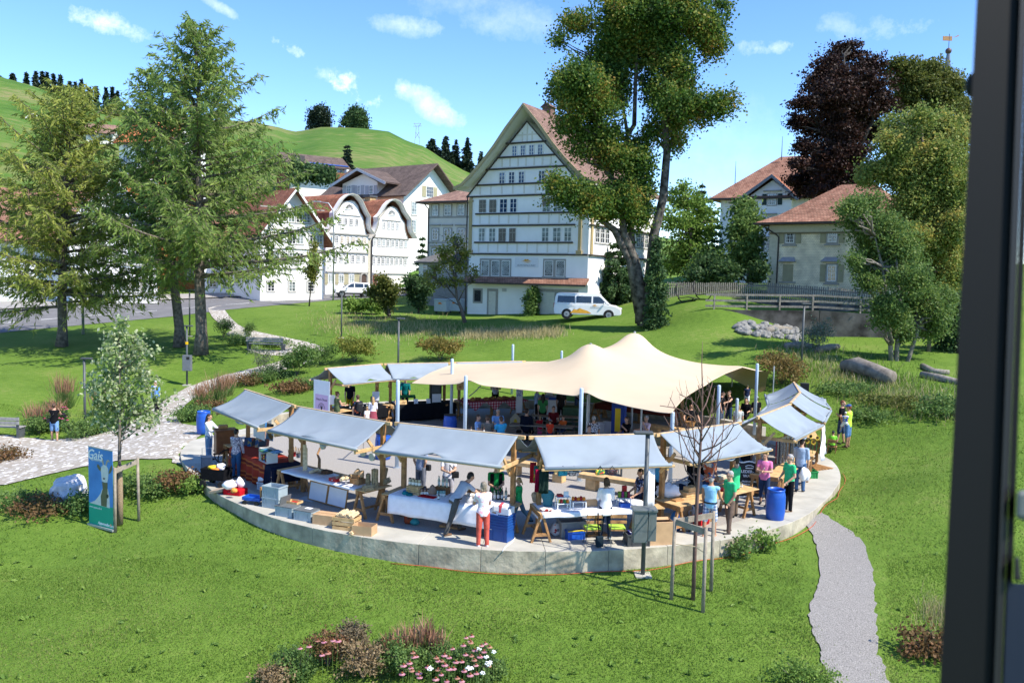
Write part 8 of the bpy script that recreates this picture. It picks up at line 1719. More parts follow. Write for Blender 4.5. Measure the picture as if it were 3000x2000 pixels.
bl=[mat('black_studded_leather',(.02,.018,.018),.5,.3,40,col2=(.4,.38,.36)),mat('white_studded_leather',(.5,.48,.45),.5,.3,40,col2=(.1,.09,.09)),mat('red_leather',(.22,.015,.02),.5,.2,20),BLACK]
for i in range(17):
 x=-.48+i*.06;zt=1.72-abs(x)*.24;ln=1.0+.18*math.sin(i*2.1);b_=MB().box(x-.021,x+.021,-.035-.02*(i%2),-.028-.02*(i%2),zt-ln,zt).build('belt',bl[(2,1,3,0,0,1)[i%6]if i<6 else(0,3,0,1)[i%4]],t)
 MB().tube([(x+.024*math.cos(a),-.034-.02*(i%2),zt-.02+.03*math.sin(a))for a in np.linspace(0,2*PI,9)],.007,5,caps=False).build('buckle',LBL,b_)
euro('green harvest crate on the gravel by the right stalls',P_(2366,1400),.1,.6,.4,.28,False,GREENB,None)
o0=P_(2388,1372);t=T('wooden_pallet','low slatted wooden floor grid beside the green crate','pallet',o0,.5);mb=MB()
for i in range(7):MB().box(-.5+i*.15,-.4+i*.15,-.4,.4,.04,.065).build('board',WOOD,t)
MB().box(-.5,.5,-.38,-.32,0,.04).box(-.5,.5,.32,.38,0,.04).build('runner',WOOD,t)
for i,(px,py)in enumerate(((2352,1360),(2362,1380))):o=lump('carrier_bag',('pale carrier bag hanging beside the man in pale blue','lower pale carrier bag beside the man in pale blue')[i],P_(px,1408,.45-.15*i),(.13,.09,.24),PAPER,'bag',i)
for i,(dx,z)in enumerate(((0,1.25),(.22,1.22),(.12,1.42),(.35,1.38))):
 p=S7.p(.5,.75,z)+Vector((dx-.2,-dx*.1,0));t=T('sunflower','sunflower in the bunch at the middle right stall','flower',p,.2,'sunflowers at the right stalls');M=Matrix.Rotation(PI/2-.2,3,'X');mb=MB()
 for k_ in range(14):a=k_*2*PI/14;mb.flat([M@Vector((.05*math.cos(a-.18),.05*math.sin(a-.18),0)),M@Vector((.12*math.cos(a),.12*math.sin(a),.01)),M@Vector((.05*math.cos(a+.18),.05*math.sin(a+.18),0))])
 mb.build('petals',YEL,t);MB().ell((0,0,0),(.06,.02,.06),12,6).build('flower_head',mat('sunflower_centre',(.06,.03,.01),.9),t);MB().tube([(0,.02,-.04),(.02,.06,-.5)],.01,5).build('stem',GREENB,t)
a,b_=S7.p(1.2,.95,1.95),S8.p(.3,.95,1.95);rows=[[tuple(a.lerp(b_,j/8)+Vector((.1*math.sin(j*1.7+k)*k/6+.05*k/6,-.15*k/6,-1.5*k/6)))for j in range(9)]for k in range(7)]
o=MB().grid(rows).build('white_tarpaulin',WHITEC,smooth=True,solid=.012);tag(o,'crumpled white tarpaulin hanging at the outer side of the right stalls','tarpaulin')
t=T('loudspeaker','black loudspeaker on a stand behind the farthest right stall','speaker',Q(2369,38.5),-.3);MB().box(-.19,.19,-.16,.16,1.75,2.3).build('cabinet',BLACK,t,bevel=.02);MB().tube([(0,0,0),(0,0,1.75)],.025,8).build('pole',BLACK,t)
t=T('kid_chair','small wooden chair under the boy in lime','chair',KC+Vector((.0,.04,0)),PI-.5)
MB().box(-.17,.17,-.16,.16,.22,.25).build('seat',WOOD,t,bevel=.005);MB().box(-.17,.17,.14,.165,.4,.54).build('backrest',WOOD,t,bevel=.005)
for s in(-1,1):
 for y in(-.14,.15):MB().box(s*.15-.017,s*.15+.017,y-.017,y+.017,0,.22 if y<0 else .5).build('leg',WOOD,t)
t=T('wicker_basket','wicker basket carried by the person in black at the right of the tent','basket',Q(2036,35.1)+Vector((0,0,.78)),0);MB().lathe([(.16,0),(.22,.2),(.21,.2),(.15,.02)],n=18,sy=.8).build('basket',mat('golden_wicker',(.33,.17,.06)),t);MB().tube([(-.2,0,.2),(-.1,0,.4),(.1,0,.4),(.2,0,.2)],.014,6).build('handle',mat('golden_wicker',(.33,.17,.06)),t)
# ---- rear stalls
a,b_=aty(919,1195,37.2),aty(966,1200,36.4);t=T('rollup_banner','white roll up banner with pink panel and black tree emblem at the rear left stall','banner',(a.x,a.y,0),math.atan2(b_.y-a.y,b_.x-a.x));wb=(b_-a).xy.length;ztop=aty(918,1110,37.2).z
MB().box(0,wb,-.004,.004,.05,ztop).build('sheet',PAPER,t);MB().box(-.02,wb+.02,-.08,.08,0,.05).build('base',GALV,t)
zp=ztop-.62;MB().box(wb*.1,wb*.9,-.006,-.0042,zp-1.05,zp).build('pink_panel',mat('pale_pink_print',(.62,.42,.6),.7,.03),t)
kb=mat('black_print',(.02,.02,.02),.6);text("Diana's Ölwelt",wb*.115,XZ(wb*.5,-.008,zp-.22),kb,t)
mb=MB().box(wb*.46,wb*.54,-.009,-.0065,zp-.88,zp-.58)
for k_ in range(11):
 an=PI*(.02+.096*k_);x0,z0=wb*.5,zp-.6;x1,z1=x0+.24*math.cos(an),z0+.22*math.sin(an);mb.beam((x0+.08*math.cos(an),-.008,z0+.06*math.sin(an)),(x1,-.008,z1),.002,.012,up=(0,1,0));mb.ell((x1,-.008,z1),(.018,.003,.028),6,4)
mb.ell((wb*.5,-.008,zp-.57),(.06,.003,.05),10,5).box(wb*.36,wb*.64,-.009,-.0065,zp-.9,zp-.885).build('tree_emblem',kb,t)
for px,py,Y,lab in((971,1185,37.0,'white price list on the post beside the roll up banner'),(1101,1173,38.9,'white price list on the right post of the rear left stall'),(1148,1190,41,'x')):
 if lab!='x':o=MB().box(-.16,.16,-.004,.004,0,.42).build('price_list',PAPER);o.location=aty(px,py,Y-.35);tag(o,lab,'paper')
for i in range(7):bottle('small dark bottle on the black cloth of the rear left stall',S9.p(1.0+i*.24,.4,.81),GLASSB,.16,.03,'small bottles at the rear left stall')
t=T('picture_display','white board with red figures on the rear left stall','display board',S9.p(2.5,.3,.81),S9.ang);MB().box(-.2,.2,-.01,.01,0,.38).build('board',PAPER,t);MB().box(-.23,.23,-.015,.015,-.0,-.0+.02).box(-.23,-.2,-.015,.015,.02,.4).box(.2,.23,-.015,.015,.02,.4).box(-.2,.2,-.015,.015,.38,.4).build('frame',BLACK,t);MB().prism([(-.12,.06),(-.02,.06),(-.07,.26)],-.013,-.0105).prism([(.02,.06),(.12,.06),(.07,.3)],-.013,-.0105).build('red_figures',RED,t)
t=T('display_case','tall black display case with white paper on the long black cloth','display case',S10.p(2.35,.2,.81),S10.ang);MB().box(-.28,.28,-.1,.1,0,1.0).build('case',BLACK,t,bevel=.01);MB().box(-.22,.22,-.104,-.1,.42,.9).box(-.18,.18,-.108,-.104,.5,.84).build('front',DGREY,t);MB().box(-.22,.22,-.2,-.19,.0,.4).build('paper',PAPER,t)
t=T('egg_tray','green and white tray of small bottles on the rear stall','tray',S10.p(1.0,.1,.81),S10.ang);MB().box(-.4,.4,-.13,.13,.22,.25).box(-.38,-.34,-.1,.1,0,.22).box(.34,.38,-.1,.1,0,.22).build('stand',BLACK,t);mb=MB()
for i in range(12):
 for j in range(3):mb.lathe([(.025,.25),(.025,.33),(.01,.35)],(-.36+i*.065,-.08+j*.08,0),8)
q=mb.build('small_bottles',GREENB,t);q['kind']='stuff'
for i in range(4):bottle('jar with red lid beside the wooden sign of the rear stall',S10.p(.35+i*.13,.35,.81),GLASSW,.14,.045,'red lidded jars at the rear stall',True,RED,True)
t=T('wooden_sign','pale wooden sign with wheat ears on the black cloth','sign',S10.p(.55,.72,.81),S10.ang);MB().box(-.27,.27,-.012,.012,0,.2,0,Matrix.Rotation(-.3,4,'X')).build('board',WOODL,t);mb=MB();[mb.ell((.08+.04*i,-.035-.0,.1+.02*(i%2)),(.012,.004,.035),6,5)for i in range(4)];mb.build('wheat_print',kb,t)
for i,a in enumerate((1.3,1.9)):o=MB().box(-.1,.1,-.004,.004,0,.22,0,Matrix.Rotation(-.3,4,'X')).build('price_stand',PAPER);o.location=S10.p(a,.6,.81);o.rotation_euler=(0,0,S10.ang);tag(o,('left','right')[i]+' white card standing on the long black cloth','card')
q=aty(1348,1150,39.8);t=T('table_lamp','wooden box lamp at the left end of the bread table','lamp',(q.x,q.y,0),0);MB().box(-.16,.16,-.12,.12,1.45,1.85).build('lamp_box',WOODL,t,bevel=.01);MB().tube([(.0,0,0),(0,0,1.45)],.02,8).build('stand',DGREY,t);MB().lathe([(.06,0),(.06,.01)],(0,-.125,1.6),16,M=Matrix.Rotation(PI/2,3,'X')).build('round_opening',WOOD,t)
q=Q(1527,40.5);t=T('beach_flag','tall white banner with vertical blue lettering under the tent edge','banner',q,0);MB().box(-.14,.16,-.006,.006,.3,2.2).build('sheet',PAPER,t);MB().tube([(.17,0,0),(.17,0,2.3)],.015,6).build('pole',GALV,t);MB().box(-.2,.3,-.15,.15,0,.03).build('base',GALV,t)
t2=text('FLADE',.26,Matrix.Translation((0,-.012,1.45))@Matrix.Rotation(PI/2,4,'Y')@Matrix.Rotation(PI/2,4,'X'),paint('4A62A8'),t)
t=T('house_board','house shaped board with coloured picture under the tent','sign',Q(1518,38.5),.1);MB().prism([(-.25,0),(.25,0),(.25,.35),(0,.62),(-.25,.35)],-.01,.01).build('board',mat('cream_board_paint',(.55,.5,.36),.7),t);MB().box(-.2,.2,-.014,-.0105,.08,.16).build('green_band',GREENB,t);MB().prism([(-.1,.17),(.1,.17),(.04,.34),(-.04,.34)],-.014,-.0105).build('flame_print',YEL,t)
t=T('drinks_counter','white and blue drinks counter under the tent','counter',Q(1618,41.0),-.1);MB().box(-.7,.7,-.35,.35,0,.95).build('counter',PAPER,t,bevel=.01);MB().box(-.74,.74,-.39,.39,.95,1.08).build('top',BLUEP,t,bevel=.01)
t=T('green_counter','counter covered with dull green cloth under the tent','counter',Q(1692,38.2),-.15);MB().box(-.5,.5,-.4,.4,0,1.02).build('cloth',cloth('46604C'),t,bevel=.02)
t=T('drinks_fridge','tall blue drinks fridge in the shade of the tent','fridge',Q(1824,36.4),-.3);MB().box(-.28,.28,-.28,.28,0,1.5).build('cabinet',paint('22408C'),t,bevel=.02);MB().box(-.12,.12,-.284,-.28,.3,1.3).build('yellow_print',YEL,t)
for i,(px,Y)in enumerate(((1770,37.2),(1790,37.4))):euro(('left','right')[i]+' white drinks crate beside the blue fridge',Q(px,Y),-.2,.4,.3,.5,False,PAPER,None)
t=T('stroller','dark folded stroller standing left of the seated group','stroller',Q(1548,36.6),.4);MB().tube([(-.3,0,.1),(.1,0,.6),(.4,0,1.0)],.02,6).tube([(.3,0,.1),(-.1,0,.6)],.02,6).build('frame',DGREY,t);MB().grid([[(x,y,z)for x,z in((-.2,.35),(.1,.38),(.25,.8))]for y in(-.18,.18)]).build('seat',cloth('23402E'),t,solid=.04)
for wx in(-.3,.3):MB().lathe([(.02,-.03),(.12,-.03),(.12,.03),(.02,.03)],(wx,0,.122),14,M=Matrix.Rotation(PI/2,3,'X')).build('wheel',BLACK,t)
for i,(x,y,c)in enumerate(((-1.5,32.6,GLASSB),(-1.0,32.5,GLASSB),(3.2,29.8,GLASSB),(2.7,29.9,GLASSB),(5.2,32.5,GLASSB))):bottle('brown beer bottle on a table under the tent',(x,y,.772),mat('brown_beer_glass',(.09,.04,.012),.12,.2,spec=.9),.24,.032,'beer bottles under the tent',True)
# ---- goat banner in the foreground
a,b_=ga(262,1541),ga(332.5,1564);t=T('advertising_banner','upright blue and green banner with a white goat standing on the lawn','banner',a,math.atan2((b_-a).y,(b_-a).x));wg=(b_-a).xy.length;zt=aty(269,1308,a.y).z-a.z;tilt=Matrix.Identity(4);hg=zt
MB().box(0,wg,-.004,.004,.04,hg).build('blue_sheet',mat('poster_blue',(.05,.2,.52),.5,.1,1.2,col2=(.09,.3,.68)),t);MB().box(0,wg,-.0065,-.0045,.04,hg*.29).build('green_field',mat('poster_green',(.0,.34,.21),.5,.03),t);MB().box(-.02,wg+.03,-.06,.06,-.02,.04).build('base',GALV,t);MB().box(-.005,wg+.005,-.012,.012,hg,hg+.025).build('top_rail',GALV,t)
gx=lambda u_:wg*(u_-65-40*0)/395;
def G(u_,v_):                                         # photo zoom pixel of the banner -> its own (x, z)
 l_=108+(65-108)*(v_-45-.25*(u_-108))/1300;x=(u_-l_)/(362+33*(v_-45)/1300);top_=45+90*x;bot=1345+130*x
 return(x*wg,hg*(1-(v_-top_)/(bot-top_)))
def gp(name,pts,m,y):return MB().flat([(x,y,z)for x,z in[G(*p)for p in pts]]).build(name,m,t)
GW=mat('goat_white',(.62,.62,.58),.6,.08,9);GO=mat('goat_olive',(.13,.13,.065),.6,.15,6);GH=mat('goat_horn',(.42,.37,.28),.6,.1)  # white, olive and horn print colours of the goat
gp('goat_back',[(95,985),(180,950),(235,890),(275,830),(300,760),(330,800),(390,760),(412,900),(415,1090),(250,1035)],GW,-.0068);gp('goat_neck',[(300,640),(390,660),(385,800),(372,960),(365,1070),(275,1040),(275,880),(310,760)],GO,-.0074)
gp('goat_head',[(290,440),(302,380),(335,352),(378,372),(402,420),(405,520),(400,590),(385,650),(350,655),(300,625),(297,560)],GW,-.008)
for q in([(322,355),(342,352),(335,290),(325,245),(305,232),(300,245),(312,290)],[(362,362),(384,370),(395,320),(410,300),(432,318),(425,285),(405,270),(382,285)]):gp('goat_horn',q,GH,-.0086)
for q in([(290,465),(300,430),(262,350),(238,340),(232,380),(255,430)],[(408,515),(412,460),(440,390),(468,355),(468,430),(440,490)]):gp('goat_ear',q,GO,-.0078)
gp('goat_nose',[(318,570),(358,580),(345,602),(325,600)],mat('goat_nose_dark',(.1,.06,.06),.6),-.0088);gp('goat_bell',[(360,860),(395,850),(402,890),(385,925),(360,905)],mat('goat_bell_dark',(.04,.045,.03),.5),-.0088)
x,z=G(205,190);text('Gais',wg*.36,XZ(x,-.009,z),wp,t,font_shear=.25,bold=.006);MB().beam((G(108,172)[0],-.009,G(108,172)[1]),(G(150,180)[0],-.009,G(150,180)[1]),.002,.02).beam((G(250,215)[0],-.009,G(250,215)[1]),(G(292,218)[0],-.009,G(292,218)[1]),.002,.02).build('swash',wp,t)
x,z=G(225,272);text('Appenzellerland',wg*.075,XZ(x,-.009,z),wp,t);x,z=G(185,1068);text('www.appenzell.ch',wg*.07,XZ(x,-.009,z),wp,t);x,z=G(345,1365);text('Appenzellerland',wg*.1,XZ(x,-.009,z),wp,t,font_shear=.2,bold=.003);x,z=G(425,1385);MB().ell((x,-.009,z),(.035,.003,.05),10,6).build('logo_dot',mat('logo_orange',(.6,.3,.08),.6),t)
# ---- waste containers by the clinic, vehicles
for i,(x0,lab)in enumerate(((1500,'left grey waste container beside the annex'),(1660,'right grey waste container next to the clinic corner'))):
 p=onground(k9(x0+60,1340)[0],76);t=T('waste_container',lab,'waste container',p,-.5);MB().box(-.65,.65,-.5,.5,.2,1.15).build('bin',mat('pale_grey_container',(.42,.48,.5),.5,.06),t,bevel=.04);MB().box(-.68,.68,-.53,.53,1.16,1.3).build('lid',mat('pale_grey_container',(.42,.48,.5)),t,bevel=.05)
 for s in(-1,1):MB().lathe([(.02,-.03),(.09,-.03),(.09,.03),(.02,.03)],(s*.5,-.3,.1),12,M=Matrix.Rotation(PI/2,3,'X')).build('wheel',BLACK,t)
 MB().prism([(-.2,.85),(.2,.85),(.1,1.0),(-.15,1.02)],-.51,-.503).build('orange_sticker',mat('orange_plastic',(.7,.2,.02)),t)
PAINTW=mat('white_car_paint',(.74,.75,.77),.3,.015,spec=.6);CARG=mat('car_glass',(.02,.03,.035),.05,.3,spec=1.0);TYRE=mat('tyre_rubber',(.02,.02,.02),.85,.1);RIM=mat('alloy_rim',(.4,.4,.41),.35,.1,metal=.7)
def car(name,label,loc,rz,L_,Wd,body,roofline,glass,wheels,wr,trim_z=None,cat='car',prints=None,flip=1):
 """side outlines (x, z) with the front at +x; extruded over the width with tumblehome"""
 t=T(name,label,cat,loc,rz)
 def hull(poly,w0,w1,z0,z1,nm,m,bev=.05):
  n=len(poly);vs=[]
  for s in(-1,1):vs+=[(x,s*(w0+(w1-w0)*max(0,min(1,(z-z0)/(z1-z0)))),z)for x,z in poly]
  f=[tuple(range(n-1,-1,-1)),tuple(range(n,2*n))]+[(i,(i+1)%n,(i+1)%n+n,i+n)for i in range(n)]
  return MB().add(vs,f).build(nm,m,t,bevel=bev)
 zt=max(z for x,z in roofline);zb_=min(z for x,z in roofline);hw=Wd/2
 hull(body,hw,hw*.98,0,2,'body',PAINTW,.06);hull(roofline,hw*.98,hw*.82,zb_,zt,'cabin',PAINTW,.05)
 for nm,poly in glass:
  for s in(-1,1):
   n=len(poly);yv=lambda z:s*(hw*.98+(hw*.82-hw*.98)*(z-zb_)/(zt-zb_)+.006)
   MB().add([(x,yv(z),z)for x,z in poly],[tuple(range(n))if s<0 else tuple(range(n-1,-1,-1))]).build(nm,CARG,t)
 rl=sorted(roofline,key=lambda p:-p[0]);a,b_=rl[0],[p for p in rl if p[1]>zt-.12][0]
 MB().add([(a[0]+.012-.03,-hw*.86,a[1]+.06),(a[0]+.012-.03,hw*.86,a[1]+.06),(b_[0]+.03,hw*.74,b_[1]-.03),(b_[0]+.03,-hw*.74,b_[1]-.03)],[(0,1,2,3)]).build('windscreen',CARG,t)
 for x in wheels:
  for s in(-1,1):
   w=MB().lathe([(wr*.6,-.1),(wr*.96,-.1),(wr,-.06),(wr,.06),(wr*.96,.1),(wr*.6,.1)],(x,s*(hw-.1),wr),24,M=Matrix.Rotation(PI/2,3,'X')).build('wheel',TYRE,t,smooth=False)
   mb=MB().lathe([(.02,-.02),(wr*.62,-.02),(wr*.62,.02),(.02,.02)],(x,s*(hw-.0),wr),20,M=Matrix.Rotation(PI/2,3,'X'))
   mb.build('rim',RIM,w)
   mb=MB();[mb.beam((x,s*(hw+.022),wr),(x+wr*.6*math.cos(a),s*(hw+.022),wr+wr*.6*math.sin(a)),.01,.035,up=(0,1,0))for a in np.linspace(0,2*PI,11)[:-1]+.3];mb.build('spokes',BLACK,w)
   MB().lathe([(wr*1.0,-.05),(wr*1.16,-.05),(wr*1.16,.05),(wr*1.0,.05)],(x,s*(hw-.045),wr),24,M=Matrix.Rotation(PI/2,3,'X')).build('wheel_arch',TYRE,t)
 xf,xb=max(p[0]for p in body),min(p[0]for p in body)
 for s in(-1,1):
  MB().ell((xf-.18,s*hw*.72,.78),(.2,.2,.11),12,8).build('headlight',mat('headlight_glass',(.5,.52,.55),.1,spec=1),t);MB().box(xb-.015,xb+.1,s*hw*.84-.09,s*hw*.84+.12*0+.09,.8,1.15).build('tail_light',mat('tail_red',(.35,.01,.01),.2),t)
  MB().ell((roofline[-1][0]*0+a[0]-.45,s*(hw+.1),a[1]+.08),(.07,.1,.08),10,6).build('mirror',PAINTW,t)
  if trim_z:MB().box(xb+.1,xf-.1,s*(hw+.003)-.012,s*(hw+.003)+.012,trim_z[0],trim_z[1]).build('sill_trim',BLACK,t)
 MB().box(xf-.06,xf+.02,-hw*.6,hw*.6,.42,.62).build('grille',BLACK,t)
 if prints:prints(t,hw)
 return t
def vanprint(t,hw):
 y=-(hw+.012);n=mat('golden_orange_print',(.72,.36,.04));MB().flat([(-1.3,y,.42),(.35,y,.42),(.0,y,.62),(-.35,y,.72),(-.55,y,.8),(-.8,y,.68),(-1.0,y,.72)]).build('mountain_print',n,t)
 emblem(t,.55,1.02,.5,y);text('ALPSTEINCLINIC',.1,XZ(.6,y,.88),mat('sign_grey',(.2,.2,.21)),t);text('ALPSTEIN',.07,XZ(-1.1,y,.95),mat('sign_grey',(.2,.2,.21)),t)
p=onground(1722,65.5)
car('white_van','white passenger van with golden mountain print parked before the clinic',(p.x,p.y,p.z+.02),math.radians(-8),5.14,1.93,
 [(-2.5,.3),(-2.55,.7),(-2.52,1.12),(1.35,1.12),(2.1,1.02),(2.5,.82),(2.58,.5),(2.5,.28)],[(-2.52,1.1),(-2.46,1.6),(-2.36,1.86),(-2.2,1.92),(.7,1.92),(.95,1.86),(1.72,1.1)],
 [('side_window',[(-2.3,1.2),(-.95,1.2),(-.95,1.7),(-2.25,1.7)]),('side_window',[(-.85,1.2),(.3,1.2),(.3,1.7),(-.85,1.7)]),('front_window',[(.42,1.2),(1.42,1.2),(1.02,1.6),(.85,1.7),(.42,1.7)])],(-1.55,1.62),.34,None,'van',vanprint)
p=onground(1033,97.5)
car('white_car','small white hatchback with black sills parked before the arched doorway',(p.x,p.y,p.z+.05),math.radians(18)+PI,4.1,1.75,
 [(-2.0,.35),(-2.05,.8),(-2.0,1.05),(.95,1.02),(1.75,.88),(2.02,.7),(2.05,.4),(1.9,.28)],[(-2.0,1.02),(-1.8,1.45),(-1.6,1.6),(-.2,1.66),(.3,1.56),(1.15,1.0)],
 [('rear_window',[(-1.75,1.08),(-1.2,1.08),(-1.2,1.46),(-1.62,1.46)]),('side_window',[(-1.1,1.08),(-.15,1.08),(-.15,1.52),(-1.1,1.5)]),('front_window',[(-.05,1.08),(.85,1.08),(.25,1.48),(-.05,1.52)])],(-1.3,1.3),.33,(.3,.48))
p=onground(850,95)
car('white_car','white car half hidden behind larch branches near the straight gabled house',(p.x,p.y,p.z+.05),math.radians(18)+PI,4.2,1.75,
 [(-2.0,.35),(-2.05,.8),(-2.0,1.0),(.95,.98),(1.75,.86),(2.02,.7),(2.05,.4),(1.9,.28)],[(-2.0,.98),(-1.7,1.38),(-1.4,1.46),(-.2,1.48),(.3,1.42),(1.15,.96)],
 [('side_window',[(-1.5,1.04),(-.25,1.04),(-.25,1.38),(-1.4,1.36)]),('front_window',[(-.15,1.04),(.85,1.04),(.25,1.34),(-.15,1.38)])],(-1.3,1.3),.32,(.3,.42))
# ---- window the picture is taken through: dark frame at the right
FR=mat('shade_dark_window_frame',(.006,.007,.008),.6,.05,spec=.15)  # near-black base colour stands in for shade from the unbuilt house wall
def camp(px,py,d):return Vector((0,0,CAMH))+ray(px,py)*d
t=T('open_window','dark grey sash of the open window at the right picture edge, out of focus','window',camp(2900,1000,.55));o_=Vector(t.location)
def strip(nm,x0t,x0b,x1t,x1b,d0,d1,m):
 P=[camp(x,y,d)-o_ for d in(d0,d1)for x,y in((x0t,-120),(x1t,-120),(x1b,2120),(x0b,2120))]
 return MB().add(P,[(0,3,2,1),(4,5,6,7),(0,1,5,4),(1,2,6,5),(2,3,7,6),(3,0,4,7)]).build(nm,m,t)
strip('sash_stile',2868,2747,2996,2912,.55,.6,FR);strip('seal_groove',3000,2914,3014,2930,.557,.6,BLACK);strip('seal_edge',2994,2908,3001,2915,.547,.56,mat('seal_grey',(.02,.022,.024),.5))
strip('frame_post',3015,2931,3034,2950,.565,.62,FR)
P=[camp(x,y,d)-o_ for d in(.56,.72)for x,y in((2952,1705),(3140,1720),(3140,2150),(2935,2150))];MB().add(P,[(0,3,2,1),(4,5,6,7),(0,1,5,4),(1,2,6,5),(2,3,7,6),(3,0,4,7)]).build('window_sill',mat('blue_grey_sill',(.008,.014,.032),.5,.05),t)
P=[camp(x,y,d)-o_ for d in(.545,.57)for x,y in((2978,1435),(3030,1435),(3028,1522),(2975,1522))];MB().add(P,[(0,3,2,1),(4,5,6,7),(0,1,5,4),(1,2,6,5),(2,3,7,6),(3,0,4,7)]).build('hinge',mat('hinge_grey',(.1,.12,.12),.5),t,bevel=.003)
P=[camp(x,y,d)-o_ for d in(.545,.565)for x,y in((2972,1630),(2986,1630),(2992,1700),(2970,1700))];MB().add(P,[(0,3,2,1),(4,5,6,7),(0,1,5,4),(1,2,6,5),(2,3,7,6),(3,0,4,7)]).build('handle',BLACK,t,bevel=.003)
p=camp(2856,250,.56)-o_;MB().ell(p,(.006,.006,.0085),10,8).build('stop_knob',FR,t)
# ------------------------------------------------------------------ planting near the plaza, young trees, grass
rng=np.random.default_rng(91)
def sapling_left():
 b0=ga(352,1537);t=T('young_lime','young staked tree with silvery leaves beside the goat banner','tree',b0);Y=b0.y;kk=K(0,0,1);S_=S
 lob=[(275,745,30,22),(270,775,50,28),(300,780,40,28),(255,810,38,30),(320,800,30,22),(345,805,26,14),(295,835,55,36),(260,860,55,36),(320,860,46,30),(235,890,45,20),(215,885,28,14),(290,905,60,36),(340,895,40,22),(250,930,50,30),(310,945,55,30),(365,920,34,14),(395,915,22,10),(230,960,40,22),(280,975,50,26),(335,970,40,22),(355,955,40,14),(240,905,60,30)]
 bl=[]
 for x,y,rx,ry in lob:
  p=aty(x*S_,y*S_,Y+random.uniform(-.7,.7))-b0;q=S_/FPX*Y;bl.append((np.array(p),(rx*q,(rx+ry)/2*q*1.1,ry*q)))
 leaves('crown',blobleaves(bl,5200,.17,9,.6),.105,G_SILV,t,asp=.8,droop=.3)
 mb=MB();top=aty(275*S_,745*S_,Y)-b0;mb.tube([(0,0,-.1),(0,0,2.0),tuple(top*.6),tuple(top)],[.055,.05,.03,.012],8)
 for c,r in bl:
  h=max(1.7,c[2]-.5-random.random()*.4);q=Vector((top.x*h/top.z,0,h));mb.tube(wig(q,c,4,.04),[.02,.014,.01,.005],5)
 mb.build('trunk',BARK,t,smooth=True)
 MB().lathe([(.085,0),(.09,.8),(.082,1.75),(.06,1.8)],n=14).build('reed_wrap',mat('reed_mat',(.3,.22,.14),.9,.3,30,bump=.6),t,smooth=True)
 stakes('wooden stake frame of three posts round the young silvery tree',[ga(338,1562),ga(407,1530),ga(316,1520)],1.9,[(0,2),(0,1)],b0,chain=True)
def stakes(label,feet,h,rails,b0,chain=False,rz=.1):
 t=T('tree_stakes',label,'tree stakes',feet[0])
 m=mat('grey_stake_wood',(.27,.23,.18),.85,.2,8,bump=.3);f0=feet[0];tops=[]
 for f in feet:
  d=(b0-f)*.04;p=f-f0;tops.append(p+Vector((d.x,d.y,h)));MB().tube([p+Vector((0,0,-.1)),tops[-1]],[.045,.04],9).build('stake',m,t,smooth=True)
 for i,j in rails:MB().beam(tops[i]-Vector((0,0,rz)),tops[j]-Vector((0,0,rz)),.03,.14).build('rail',m,t)
 if chain:
  c=b0-f0+Vector((0,0,h-.2));MB().tube([tops[0]-Vector((0,0,.15)),c+Vector((0,-.08,-.08)),tops[1]-Vector((0,0,.1))],.018,6).build('tie',BLACK,t)
 else:
  c=b0-f0+Vector((0,0,h*.68));MB().tube([tops[0]*1-Vector((0,0,h*.32)),c+Vector((0,-.04,-.05)),tops[1]-Vector((0,0,h*.3))],.012,5).build('tie',mat('hemp_rope',(.4,.33,.22),.9),t)
sapling_left()
def sapling_right():
 b0=ga(2030,1763);t=T('bare_sapling','young leafless tree with upright reddish twigs before the wooden box stall','tree',b0);mb=MB();Y=b0.y
 spine=[aty(*p,Y)-b0 for p in((2030,1763),(2036,1600),(2043,1440),(2050,1340),(2056,1240),(2058,1150),(2056,1060),(2058,1000))]
 mb.tube(spine,[.05,.046,.042,.033,.025,.017,.01,.004],9)
 k_=K(1900,1150,300/1344)
 br=[[(665,1290),(600,1150),(490,1020),(440,830),(400,560),(360,250)],[(640,960),(560,850),(470,640),(390,480),(330,180)],[(680,830),(580,700),(510,520),(430,350),(280,60)],[(700,900),(800,800),(900,620),(1000,480),(1200,320)],[(700,1160),(830,1100),(900,900),(960,640),(1000,300),(1060,60)],[(690,640),(760,520),(830,400),(900,200),(1010,10)],[(700,560),(640,420),(600,260),(560,60)],[(690,980),(820,830),(850,600),(860,420),(830,150)],[(670,860),(610,760),(590,560),(570,380),(480,130)],[(705,480),(800,350),(830,200),(870,-60)],[(640,1290),(600,1160),(590,960),(600,700),(620,500)],[(660,940),(790,880),(960,720),(1160,590)],[(700,300),(640,180),(560,90),(400,20)],[(700,250),(760,130),(800,0),(840,-140)],[(700,200),(690,60),(650,-100)],[(690,700),(600,600),(450,560),(300,480),(200,300)],[(700,760),(880,700),(1020,600),(1120,430),(1250,380)],[(702,420),(560,300),(360,200),(150,170)]]
 for b in br:
  dy=random.uniform(-.8,.8);P=[aty(*k_(*p),Y+dy*i/(len(b)-1))-b0 for i,p in enumerate(b)];n=len(P);mb.tube(P,[.016*(1-i/n)+.004 for i in range(n)],5)
  for j in range(5):
   i=random.randint(1,n-2);q=P[i].lerp(P[i+1],random.random());e=q+Vector((random.uniform(-.2,.2),random.uniform(-.15,.15),random.uniform(.15,.42)));mb.tube([q,(q+e)/2+Vector((random.uniform(-.03,.03),0,0)),e],[.005,.004,.0025],4)
 mb.build('trunk',G_BARE,t,smooth=True)
 stakes('grey stake frame round the bare young tree',[ga(1966,1762),ga(2059,1798),ga(2083,1735)],1.95,[(0,1),(0,2)],b0)
sapling_right()
